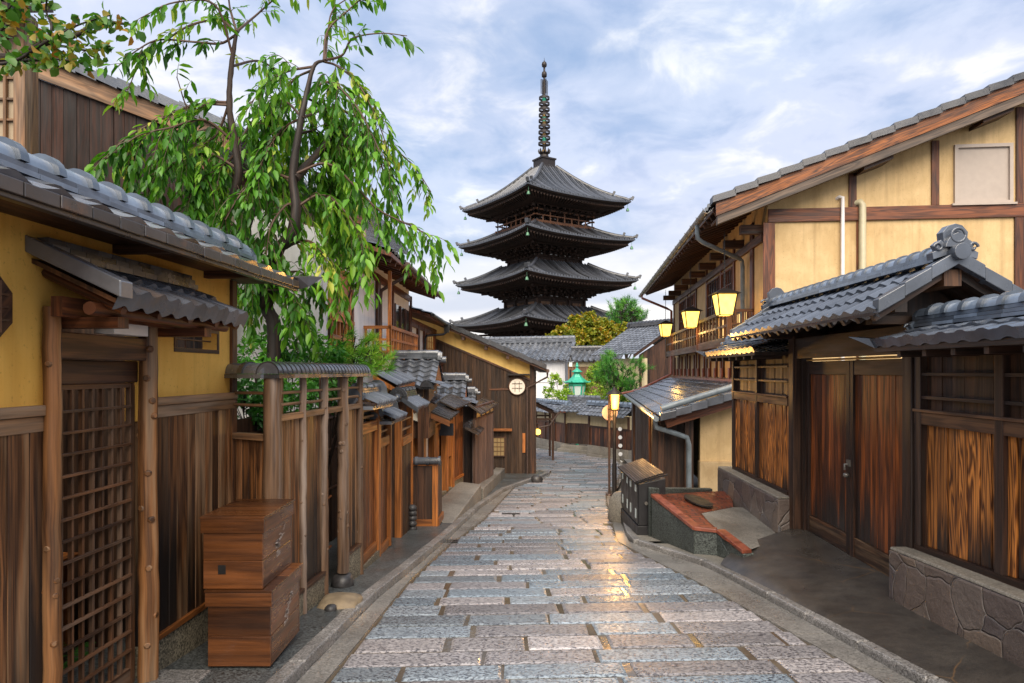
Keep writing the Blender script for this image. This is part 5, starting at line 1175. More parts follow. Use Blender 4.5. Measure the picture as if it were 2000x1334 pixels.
# ---- gate
gt = thing('roofed_gate', 'wide double-leaf wooden gate under a gabled tile roof with scrolled ridge end', 'gate', RW.w(7.2, 0, -.3))
for s, w_ in ((8.62, .16), (5.95, .15)):
    mb = MB(); mb.box(RW, s - w_ / 2, s + w_ / 2, -.12, .05, -.42, 2.15); mb.build('post', M['door_rail'] if s < 7 else M['burnt'], gt, bev=.008)
for s in (8.45, 6.05): mb = MB(); mb.box(RW, s, s + .07, -.16, -.04, -.40, 1.9); mb.build('jamb', M['door_rail'], gt)
mb = MB(); mb.box(RW, 6.04, 8.53, -.10, .03, 1.86, 2.12); mb.build('lintel', M['door_rail'], gt, bev=.008)
mb = MB(); mb.tube([RW.w(6.2, -.03, 1.835), RW.w(8.3, -.03, 1.835)], .012, 8); mb.build('door_track', M['gold'], gt)
for a, b in ((7.29, 8.44), (6.13, 7.28)):
    mb = MB(); mb.planks(RW, a + .05, b - .05, -.10, 1.66, .115, -.145, -.105, .003, .003); lf_ = mb.build('door', M['gate_board'], gt, bev=.002)
    mb = MB()
    for s in (a, b - .075): mb.box(RW, s, s + .075, -.15, -.075, -.315, 1.82)
    mb.box(RW, a + .076, b - .076, -.15, -.08, 1.66, 1.82); mb.build('frame', M['door_rail'], lf_, bev=.004)
    mb = MB(); mb.box(RW, a + .076, b - .076, -.15, -.085, -.31, -.105); mb.build('bottom_rail', M['grey_wood'], lf_, bev=.004)
mb = MB(); mb.box(RW, 7.25, 7.33, -.074, -.06, .66, .73); mb.tube([RW.w(7.30, -.07, .68), RW.w(7.30, -.03, .68), RW.w(7.30, -.03, .62)], .012, 8); mb.lathe(RW.w(7.30, -.045, .535), [(.01, 0), (.03, .01), (.03, .04), (.01, .05)], 10); mb.build('lock', M['gutmetal'], gt)
# roof
r0, r1, de, dr_, ze, zr = 5.42, 9.45, .58, -.06, 2.19, 2.60
mb = MB(); tiles(mb, RW.w(r1, de, ze), RW.w(r0, de, ze), RW.w(r0, dr_, zr), RW.w(r1, dr_, zr), .212, .225, 'san', .034, .028, 12, lip=.085)
tiles(mb, RW.w(r0, 2 * dr_ - de, ze), RW.w(r1, 2 * dr_ - de, ze), RW.w(r1, dr_, zr), RW.w(r0, dr_, zr), .212, .225, 'san', .034, .028, 8, lip=.085)
rf = mb.build('roof', M['tile_gate'], gt)
for sx in (r0 - .03, r1 - .07):
    mb = MB()
    for sg, dd in ((1, de), (-1, 2 * dr_ - de)):
        n = 3
        for i in range(n):
            u0, u1 = i / n, (i + 1) / n
            A, B = RW.w(sx, dd + (dr_ - dd) * u0, ze + (zr - ze) * u0 - .03 + .012), RW.w(sx, dd + (dr_ - dd) * u1, ze + (zr - ze) * u1 - .03 - .002); e = V(RW.u.x, RW.u.y, 0) * .10; h = V(0, 0, .115)
            mb.hexa([A, A + e, B + e, B, A + h, A + e + h, B + e + h, B + h])
    mb.build('verge_tile', M['tile_gate'], rf, bev=.006)
mb = MB(); ridge(mb, RW.w(r0 + .12, dr_, zr + .01), RW.w(r1 - .05, dr_, zr + .01), .075, 2, .24, .035, .20, .016); mb.build('ridge', M['tile_ridge'], rf)
mb = MB(); oni(mb, RW.w(r0 + .06, dr_, zr + .06), (-RW.u.x, -RW.u.y, 0), .185, .09, True, True); mb.build('ornament', M['tile_gate'], rf, bev=.006)
mb = MB(); oni(mb, RW.w(r1, dr_, zr + .02), (RW.u.x, RW.u.y, 0), .20, .08, False, True); mb.build('ornament', M['tile_gate'], rf, bev=.006)
mb = MB()
for k in range(15):
    s = r0 + .1 + (r1 - r0 - .25) * k / 14
    for dd in (de, 2 * dr_ - de): mb.bar(RW.w(s, dd * .97, ze - .05), RW.w(s, dr_, zr - .06), .055, .06)
for dd in (de, 2 * dr_ - de):
    mb.hexa([RW.w(r0 + .04, dd, ze - .03), RW.w(r1 - .04, dd, ze - .03), RW.w(r1 - .04, dr_, zr - .03), RW.w(r0 + .04, dr_, zr - .03), RW.w(r0 + .04, dd, ze - .005), RW.w(r1 - .04, dd, ze - .005), RW.w(r1 - .04, dr_, zr - .005), RW.w(r0 + .04, dr_, zr - .005)])
mb.build('rafters', M['door_rail'], rf)
mb = MB(); mb.box(RW, r0 + .05, r1 - .1, dr_ - .07, dr_ + .07, zr - .2, zr - .065); mb.build('ridge_beam', M['wing_rail'], rf)
mb = MB()
for dd in (.34, -.46): mb.box(RW, r0 + .08, r1 - .1, dd - .05, dd + .05, ze + .0, ze + .1)
for s in (5.95, 8.62): mb.box(RW, s - .06, s + .06, -.5, .38, 2.12, 2.19); mb.prism([RW.w(s, -.5, 2.19), RW.w(s, .38, 2.19), RW.w(s, dr_, 2.55)], V(RW.u.x, RW.u.y, 0) * .06)
mb.build('purlin', M['door_rail'], gt)
mb = MB(); mb.box(RW, 5.8, 8.8, -.45, -.40, 1.9, 2.5); mb.box(RW, 8.75, 8.80, -.4, -.1, 1.9, 2.3); mb.build('back_board', M['burnt'], gt)
# ---- ochre house
H0 = V(4.80, 12.5); hu = V(.103, 1).normalized(); hv = V(hu.y, -hu.x)          # hu down the street, hv to the right
FS2 = Fr(H0.x, H0.y, H0.x + hu.x * 10, H0.y + hu.y * 10, -1)                 # street wall, d towards the street (left)
FGW = Fr(H0.x, H0.y, H0.x + hv.x * 10, H0.y + hv.y * 10, 1)                  # gable wall, d towards the camera
oh = thing('ochre_house', 'large two-storey ochre plaster house with dark timber frame, balcony and lean-to roof', 'house', V(6, 16, gz(14)))
pitch = .385
def rl(s): return 4.86 + s * pitch                                         # underside of verge board over the gable wall
HL = 12.6
mb = MB(); mb.hexa([FGW.w(0, -.15, -1.5), FGW.w(9, -.15, -1.5), FGW.w(9, 0, -1.5), FGW.w(0, 0, -1.5), FGW.w(0, -.15, rl(0)), FGW.w(9, -.15, rl(9)), FGW.w(9, 0, rl(9)), FGW.w(0, 0, rl(0))]); mb.build('gable_plaster', M['ochre'], oh)
mb = MB(); mb.box(FS2, .16, HL, -.15, 0, -1.5, 5.02); mb.build('street_plaster', M['ochre'], oh)
def ox(px): return FGW.s(px)
def oz(px, py): return FGW.sz(px, py)[1]
def post(px0, px1, z0, z1, d=.035, mat='timber'):
    mb = MB(); mb.box(FGW, ox(px0), ox(px1), .0, d, z0, z1); mb.build('timber', M[mat], oh, bev=.005)
zb0, zb1 = oz(1600, 433), oz(1600, 407)
mb = MB(); mb.box(FGW, .0, 8.5, .0, .045, zb0, zb1); mb.build('timber', M['timber'], oh, bev=.006)
post(1490, 1513, -.5, zb0 - .002); post(1672, 1676, .5, zb0 - .002, .02); post(1980, 2004, -.5, zb0 - .002); post(2180, 2204, -.5, zb0 - .002)
for px in (1657, 1818, 1983, 2150): post(px, px + 15, zb1 + .002, rl(ox(px + 7)) - .08)
# verge of the main roof
def rs(s): return rl(s)
OV = .55
mb = MB(); slope_box(mb, FGW, -1.05, 9, OV - .05, OV, lambda s: rl(s), .06, .30); mb.build('verge_board', M['verge'], oh)
mb = MB(); slope_box(mb, FGW, -1.02, 9, OV - .16, OV - .02, lambda s: rl(s), -.10, .058); mb.build('verge_strip', M['verge_low'], oh)
mb = MB()
for s in (1.55, 3.55, 5.4): slope_box(mb, FGW, s, s + .5, .0, .44, lambda q: rl(q), -.16, -.1)
slope_box(mb, FGW, -1.0, 9, -.2, OV - .17, lambda s: rl(s), .0, .05); mb.build('verge_soffit', M['soffit'], oh)
mb = MB(); n = 26
for i in range(n):
    a, b = -1.12 + 10.1 * i / n, -1.12 + 10.1 * (i + 1) / n
    f_ = lambda s, a=a, b=b: rl(a) + (rl(b) - rl(a)) * (s - a) / (b - a) + .02 * (1 - 2 * (s - a) / (b - a))
    slope_box(mb, FGW, a, b + .02, OV - .22, OV + .06, f_, .30, .42)
vt = mb; mb = MB()
tiles(mb, FS2.w(-OV + .2, 1.12, rl(-1.12) + .34), FS2.w(HL + .6, 1.12, rl(-1.12) + .34), FS2.w(HL + .6, -9, rl(9) + .34), FS2.w(-OV + .2, -9, rl(9) + .34), .27, .26, 'san', .03, .03, 4, lip=.06)
rf = mb.build('roof', M['tile'], oh); vt.build('verge_tile', M['tile_dark'], rf)
mb = MB(); ridge(mb, FS2.w(-OV, -9, rl(9) + .4), FS2.w(HL, -9, rl(9) + .4), .1, 3, .3, .05, .3, .02); mb.build('ridge', M['tile_ridge'], rf)
mb = MB()
mb.hexa([FS2.w(-OV + .3, 1.05, rl(-1.05) + .20), FS2.w(HL + .5, 1.05, rl(-1.05) + .20), FS2.w(HL + .5, -.1, rl(.1) + .18), FS2.w(-OV + .3, -.1, rl(.1) + .18), FS2.w(-OV + .3, 1.05, rl(-1.05) + .28), FS2.w(HL + .5, 1.05, rl(-1.05) + .28), FS2.w(HL + .5, -.1, rl(.1) + .28), FS2.w(-OV + .3, -.1, rl(.1) + .28)])
mb.build('soffit', M['soffit'], rf)
for k in range(36):
    s = -.25 + 13.0 * k / 35; mb = MB(); mb.bar(FS2.w(s, 1.02, rl(-1.02) + .15), FS2.w(s, 0, rl(0) + .13), .06, .09); mb.build('rafter', M['dark_beam'], rf)
# rain gutter along the street eave
mb = MB(); g0, g1 = FS2.w(-OV + .1, 1.19, rl(-1.12) + .24), FS2.w(HL + .6, 1.19, rl(-1.12) + .20)
n = 8; rws = []
for e in range(25):
    c = g0.lerp(g1, e / 24); rws.append([c + V(-hv.x * .065 * math.cos(math.pi * k / n), -hv.y * .065 * math.cos(math.pi * k / n), -.065 * math.sin(math.pi * k / n)) for k in range(n + 1)])
mb.grid(rws); mb.grid([[p + V(0, 0, -.006) for p in r_] for r_ in rws])
for e in range(20): c = g0.lerp(g1, e / 19); mb.tube([c + V(-.08, 0, .01), c + V(-.07, 0, -.06), c + V(0, 0, -.085), c + V(.07, 0, -.04), c + V(.12, 0, .03)], .007, 5)
mb.build('rain_gutter', M['gutmetal'], oh)
def pipe(pts, r, mat, name='drain_pipe'):
    mb = MB(); mb.tube(pts, r, 10); mb.build(name, M[mat], oh)
a = FS2.w(.6, 1.19, rl(-1.12) + .17)
pipe([a, a + V(0, 0, -.16), a + V(.02, .02, -.26), a + V(.12, .05, -.33), FS2.w(1.45, .18, 4.06), FS2.w(1.5, .12, 4.02), FS2.w(1.52, .10, 3.9), FS2.w(1.52, .10, 1.5)], .045, 'greypipe')
a = FS2.w(HL - .1, 1.19, rl(-1.12) + .14)
pipe([a, a + V(0, 0, -.12), FS2.w(HL - .2, .3, 4.05), FS2.w(HL - .2, .12, 3.95), FS2.w(HL - .2, .12, 1.6), FS2.w(HL - .5, .35, 1.5), FS2.w(HL - .8, 1.4, 1.0), FS2.w(HL - .9, 2.0, .88)], .045, 'copper')
p = FGW.w(ox(1643), .07, 0); pipe([V(p.x, p.y, 1.6), V(p.x, p.y, oz(1643, 398)), V(p.x, p.y, oz(1643, 390)) + V(0, .0, .02), V(p.x - .05, p.y + .02, oz(1643, 386)), V(p.x - .07, p.y + .1, oz(1643, 388))], .034, 'whitepipe', 'vent_pipe')
p = FGW.w(ox(1681), .08, 0); pipe([V(p.x, p.y, 1.6), V(p.x, p.y, oz(1681, 402)), V(p.x - .02, p.y + .03, oz(1681, 396)), V(p.x - .08, p.y + .1, oz(1681, 397))], .062, 'tanpipe', 'vent_pipe')
window(FGW, oh, ox(1862), ox(1976), oz(1900, 400), oz(1900, 283), .005, 1, 1, M['shutter'], M['shutter'], fw=.06)
mb = MB(); mb.box(FGW, ox(1856), ox(1982), .0, .08, oz(1900, 402), oz(1900, 398)); mb.build('window_sill', M['shutter'], oh)
# street facade: posts, upper windows
for s in (.95, 1.05, 2.6, 4.0, 5.9, 7.6, 9.3, 11.0, 12.4):
    mb = MB(); mb.box(FS2, s, s + .13, .0, .04, 1.5, 4.7); mb.build('timber', M['timber'], oh)
mb = MB(); mb.box(FS2, .2, HL, .0, .06, 4.18, 4.34); mb.build('timber', M['dark_beam'], oh)
for k in range(9): s = .3 + 1.5 * k; mb = MB(); mb.box(FS2, s, s + .14, .0, .42, 4.35, 4.52); mb.build('bracket', M['dark_beam'], oh)
for s0, s1 in ((2.75, 3.95), (4.2, 5.8), (7.8, 9.2), (9.5, 10.9)): window(FS2, oh, s0, s1, 3.05, 4.1, .01, 5, 3, M['timber'], M['glass'])
for s0, s1 in ((1.3, 2.5), (2.75, 3.95), (6.1, 7.5)): window(FS2, oh, s0, s1, 2.3, 3.0, .01, 5, 3, M['timber'], M['shoji'])
# balcony in two stepped runs
for b0, b1, dd in ((.95, 4.6, .52), (4.75, 11.6, .42)):
    bl = MB(); z0, z1 = 2.38, 2.90
    bl.box(FS2, b0, b1, dd - .06, dd, z0 - .16, z0 + .02); bl.box(FS2, b0, b1, dd - .06, dd + .01, z1, z1 + .07); bl.box(FS2, b0, b1, dd - .04, dd - .01, (z0 + z1) / 2 - .02, (z0 + z1) / 2 + .03); bl.box(FS2, b0, b1, 0, dd - .065, z0 - .12, z0 - .06)
    for z in (z0 - .16, z1, (z0 + z1) / 2 - .02): bl.box(FS2, b0, b0 + .05, .0, dd - .065, z + .002, z + .06)
    n = round((b1 - b0) / .40)
    for k in range(n + 1): s = b0 + (b1 - b0 - .05) * k / n; bl.box(FS2, s, s + .05, dd - .045, dd - .005, z0 + .021, z1 - .001)
    for k in range(3): bl.box(FS2, b0 + .003, b0 + .047, .06 + .14 * k, .1 + .14 * k, z0, z1)
    for s in (b0, b1 - .08): bl.box(FS2, s - .005, s + .085, dd - .075, dd + .015, z0 - .2, z1 + .12)
    bl.build('balcony', M['dark_beam'], oh)
# plaster bays under the balcony with red post feet
for k in range(15): s = .35 + .84 * k; mb = MB(); mb.box(FS2, s, s + .085, .0, .05, 1.55, 2.2); mb.build('bay_post', M['timber'], oh)
for k in range(15): s = .33 + .84 * k; mb = MB(); mb.box(FS2, s, s + .14, .052, .09, 1.53, 1.78); mb.build('copper_foot', M['copper'], oh)
mb = MB(); mb.box(FS2, .2, HL, .0, .12, 1.42, 1.52); mb.build('copper_flashing', M['copper'], oh)
# lean-to roof over the lower storey
E0, E1 = P(1289, 817, 12.2), P(1221, 768, 25.5); T0, T1 = FS2.w(-.3, .05, 1.47), FS2.w(HL + .2, .05, 1.47)
E0.z = .86; E1.z = .86
mb = MB(); tiles(mb, E0, E1, T1, T0, .27, .30, 'rib', .012, .03, 6, lip=.06)
lt = mb.build('lean_to_roof', M['tile'], oh)
mb = MB(); d = (T0 - E0); n = 7
for i in range(n):
    p, q = E0 + d * (i / n), E0 + d * ((i + 1) / n); e = V(hu.x, hu.y, 0); u = V(0, 0, 1)
    mb.hexa([p - e * .08 - u * .07, q - e * .08 - u * .09, q + e * .14 - u * .09, p + e * .14 - u * .07, p - e * .08 + u * .07, q - e * .08 + u * .045, q + e * .14 + u * .045, p + e * .14 + u * .07])
mb.build('verge_tile', M['tile'], lt, bev=.008)
mb = MB(); mb.tube([E0 + V(.1, .35, .13), T0 + V(0, .35, .11)], .06, 12); mb.build('valley_pipe', M['greypipe'], lt)
mb = MB(); p, q = E0 + V(.12, .12, -.10), T0 + V(0, .12, -.12); mb.bar(p, q, .08, .22); mb.build('verge_beam', M['timber'], lt)
mb = MB(); k = V(0, 0, -.05); mb.hexa([E0 + k * 1.8, E1 + k * 1.8, T1 + k * 2, T0 + k * 2, E0 + k, E1 + k, T1 + k, T0 + k])
for i in range(28): p, q = E0.lerp(E1, .02 + .96 * i / 27), T0.lerp(T1, .02 + .96 * i / 27); mb.bar(p + V(.03, 0, -.13), q + V(0, 0, -.13), .05, .07)
mb.build('rafters', M['soffit'], lt)
mb = MB(); c0, c1 = E0 + V(-.06, .02, -.04), E1 + V(-.06, 0, -.04); mb.tube([c0, c1], .05, 8); mb.tube([c0 + V(0, .1, 0), c0 + V(.02, .15, -.16), c0 + V(.45, .22, -.30), c0 + V(.62, .24, -.36), c0 + V(.66, .24, -.5), c0 + V(.66, .24, -2.2)], .05, 10); mb.build('drain_pipe', M['greypipe'], oh)
# lower storey
FLw = Fr(3.30, 12.85, 3.30 + .103 * 13, 25.85, -1)
mb = MB(); mb.planks(FLw, 0, 13, -2.4, .90, .16, -.1, 0, .008, .006); mb.build('lower_boarding', M['burnt'], oh)
FLg = Fr(3.30, 12.75, 5.3, 12.6, 1)
mb = MB(); mb.box(FLg, .30, 1.9, -.12, 0, -.02, 1.25); mb.build('lower_plaster', M['ochre'], oh)
mb = MB(); mb.box(FLg, .28, 1.9, -.14, .06, -.9, -.021); mb.build('lower_plinth', M['ochre_base'], oh, bev=.015)
mb = MB(); mb.box(FLg, .0, .16, -.14, .06, -1.2, 1.05); mb.build('lower_post', M['burnt'], oh)
mb = MB(); mb.planks(FLg, -.6, .0, -1.2, .9, .13, -.16, -.05); mb.build('lower_side_boards', M['burnt'], oh)
for y_, red in ((15.6, True), (22.0, False)):
    p = E0.lerp(E1, (y_ - 12.2) / 13.3) + V(.12, 0, 0); mb = MB(); mb.bar(V(p.x, p.y, gz(p.y) - .05), V(p.x, p.y, p.z - .08), .07, .07); po = mb.build('eave_post', M['dark_beam'], oh)
    if red: mb = MB(); mb.bar(V(p.x - .0, p.y - .06, gz(p.y)), V(p.x - .0, p.y - .06, gz(p.y) + .75), .06, .03); mb.build('red_band', M['red'], po)
# ---- three hanging lanterns
def lantern(loc, sc, label):
    t = thing('hanging_lantern', label, 'lantern', loc, 'lit lanterns hanging under the ochre eave')
    c = Vector(loc)
    def frustum(mb, w0, z0, w1, z1, n=4, rot=math.pi / 4):
        a = [c + V(w0 * math.cos(rot + 2 * math.pi * k / n), w0 * math.sin(rot + 2 * math.pi * k / n), z0) for k in range(n)]; b = [c + V(w1 * math.cos(rot + 2 * math.pi * k / n), w1 * math.sin(rot + 2 * math.pi * k / n), z1) for k in range(n)]
        for k in range(n): mb.poly((a[k], a[(k + 1) % n], b[(k + 1) % n], b[k]), [(0, 0), (1, 0), (1, 1), (0, 1)])
        return a, b
    mb = MB(); a, b = frustum(mb, .17 * sc, 0, .255 * sc, .40 * sc); mb.poly(a[::-1]); mb.build('glass', M['lamp'], t)
    mb = MB(); A = [p for p in a]; B = [p for p in b]
    for k in range(4):
        o = (A[k] - c); o.z = 0; o = o.normalized() * .008 * sc
        mb.bar(A[k] + o, B[k] + o, .02 * sc, .02 * sc); mb.bar(A[k] + o, A[(k + 1) % 4] + o, .018 * sc, .018 * sc); mb.bar(B[k] + o, B[(k + 1) % 4] + o, .02 * sc, .02 * sc)
    mb.build('frame', M['bronze'], t)
    mb = MB(); a, b = frustum(mb, .36 * sc, .405 * sc, .05 * sc, .52 * sc); mb.poly(a[::-1]); mb.poly(b); mb.build('cap', M['bronze'], t)
    mb = MB(); top_ = c + V(0, 0, .52 * sc)
    for k in range(int((4.42 - top_.z) / .06)): q = top_ + V(0, 0, .06 * k); mb.tube([q + V(.012, 0, 0), q + V(0, .012 * (k % 2), .03), q + V(-.012, 0, .055)], .006, 5)
    mb.tube([top_, V(c.x, c.y, 4.45)], .006, 5); mb.build('chain', M['iron'], t)
    q_ = bpy.data.lights.new('lantern_light', 'POINT'); q_.energy = 9; q_.color = (1, .56, .16); q_.shadow_soft_size = .12; qo = bpy.data.objects.new('lantern_light', q_); COL.objects.link(qo); qo.parent = t; qo.location = (0, 0, -.14)
    return t
lantern(P(1415, 616, 13.0), 1.02, 'nearest and largest of the lit yellow lanterns under the ochre eave')
lantern(P(1349, 640, 17.0), 1.02, 'middle lit yellow lantern in front of the wooden balcony')
lantern(P(1300, 657, 22.5), 1.02, 'farthest and smallest of the lit yellow lanterns, at the end of the eave')
# ---- black slatted-roof bin cabinet
bc = thing('bin_cabinet', 'black wooden bin cabinet with slatted sloping lid beside the brick landing', 'cabinet', V(2.1, 10.4, gz(10.4)))
x0, x1, y0, y1 = 1.89, 2.29, 9.93, 11.45; zb = gz(9.95) + .05
FBf, FBs_ = Fr(x0, y0, x1, y0, 1), Fr(x0, y0, x0, y1, -1)
mb = MB(); z_ = lambda s: .10; mb.hexa([V(x0, y0, zb + .14), V(x1, y0, zb + .14), V(x1, y1, zb + .10), V(x0, y1, zb + .10), V(x0, y0, .01), V(x1, y0, .10), V(x1, y1, .10), V(x0, y1, .01)]); mb.build('body', M['black'], bc, bev=.006)
mb = MB(); mb.hexa([V(x0 - .02, y0 - .02, zb - .06), V(x1 + .02, y0 - .02, zb - .06), V(x1 + .02, y1, gz(y1) - .06), V(x0 - .02, y1, gz(y1) - .06), V(x0 - .02, y0 - .02, zb + .135), V(x1 + .02, y0 - .02, zb + .135), V(x1 + .02, y1, zb + .095), V(x0 - .02, y1, zb + .095)]); mb.build('base', M['black'], bc, bev=.006)
mb = MB()
for k in range(13):
    u = k / 13; xa, xb = x0 - .07 + .44 * u, x0 - .07 + .44 * (u + .048); za, zb_ = .035 + .14 * u, .035 + .14 * (u + .062) + .006
    mb.hexa([V(xa, y0 - .06, za), V(xb, y0 - .06, zb_), V(xb, y1 + .02, zb_), V(xa, y1 + .02, za), V(xa, y0 - .06, za + .022), V(xb, y0 - .06, zb_ + .022), V(xb, y1 + .02, zb_ + .022), V(xa, y1 + .02, za + .022)])
for y_ in (y0 - .03, (y0 + y1) / 2, y1 - .03): mb.hexa([V(x0 - .03, y_, .025), V(x1 + .03, y_, .15), V(x1 + .03, y_ + .03, .15), V(x0 - .03, y_ + .03, .025), V(x0 - .03, y_, .045), V(x1 + .03, y_, .172), V(x1 + .03, y_ + .03, .172), V(x0 - .03, y_ + .03, .045)])
mb.build('slatted_lid', M['lid'], bc)
mb = MB()
for a, b in ((.03, .74), (.78, 1.52)): mb.box(FBs_, a, b, .0, .014, zb + .16, -.02)
dr = mb.build('doors', M['black'], bc, bev=.004); mb = MB()
for a in (.12, .55, .86, 1.3):
    mb.box(FBs_, a, a + .10, .014, .02, -.12, -.02); mb.box(FBs_, a, a + .08, .014, .02, -.52, -.38)
mb.build('labels', M['greyglass'], dr)
mb = MB(); q = V(2.0, y0 - .012, -.27); mb.tube([q + V(0, .02, 0), q - V(0, .012, 0)], .026, 12); mb.build('lock', M['gutmetal'], bc)
# stones and old brick edging behind the cabinet
g = V(1.98, 11.75, gz(11.75)); rock('rough_stone', g, .30, 'rough brown upright stone behind the black bin cabinet', 'rock', M['wallstone'], 1.1)
# ---- street lamp and sign pole
sp = G(1200, 970); t = thing('street_lamp', 'slim black street lamp with a glowing golden head at the bend', 'street lamp', sp)
z1 = CH - (800 - CY) * sp.y / FPX
mb = MB(); mb.tube([sp, sp + V(0, 0, .78)], .055, 12); mb.tube([sp + V(0, 0, .78), V(sp.x, sp.y, z1)], .042, 12); mb.lathe(sp, [(.09, 0), (.09, .03), (.06, .05)], 12); mb.build('pole', M['black'], t)
hc = V(sp.x, sp.y, z1)
def lampcap(n=4):
    mb = MB()
    for k in range(4):
        a = math.pi / 4 + k * math.pi / 2; o = V(math.cos(a), math.sin(a), 0); mb.bar(hc + o * .11 + V(0, 0, .0), hc + o * .15 + V(0, 0, .36), .02, .02)
    mb.lathe(hc, [(.06, -.03), (.13, 0), (.13, .015)], 4); mb.lathe(hc, [(.20, .36), (.19, .38), (.06, .47), (.03, .52), (.002, .55)], 12)
    mb.build('lamp_frame', M['bronze'], t)
lampcap(); mb = MB(); mb.lathe(hc, [(.07, .02), (.105, .35)], 12); mb.build('lamp_glass', M['streetglow'], t)
pl_ = bpy.data.lights.new('street_lamp_light', 'POINT'); pl_.energy = 110; pl_.color = (1, .52, .14); pl_.shadow_soft_size = .22; plo = bpy.data.objects.new('street_lamp_light', pl_); COL.objects.link(plo); plo.parent = t; plo.location = hc + V(-.02, -.28, .12) - sp
s2 = G(1190, 966); t = thing('road_sign', 'brown pole carrying a round road sign seen from behind', 'sign', s2)
mb = MB(); zt = CH - (765 - CY) * s2.y / FPX; mb.tube([s2, V(s2.x, s2.y, zt)], .03, 10); mb.lathe(s2, [(.09, 0), (.085, .02), (.03, .025)], 10); mb.build('pole', M['pipe'], t)
c = V(s2.x + .02, s2.y + .045, CH - (806 - CY) * s2.y / FPX); mb = MB(); mb.prism([c + V(.19 * math.cos(a), 0, .19 * math.sin(a)) for a in [i * math.pi / 16 for i in range(32)]], V(0, .012, 0)); mb.build('disc', M['signback'], t)
mb = MB()
for dz in (-.09, .09): mb.hexa([c + V(-.06, -.05, dz - .015), c + V(.06, -.05, dz - .015), c + V(.06, 0, dz - .015), c + V(-.06, 0, dz - .015), c + V(-.06, -.05, dz + .015), c + V(.06, -.05, dz + .015), c + V(.06, 0, dz + .015), c + V(-.06, 0, dz + .015)])
mb.build('clamp', M['gutmetal'], t)
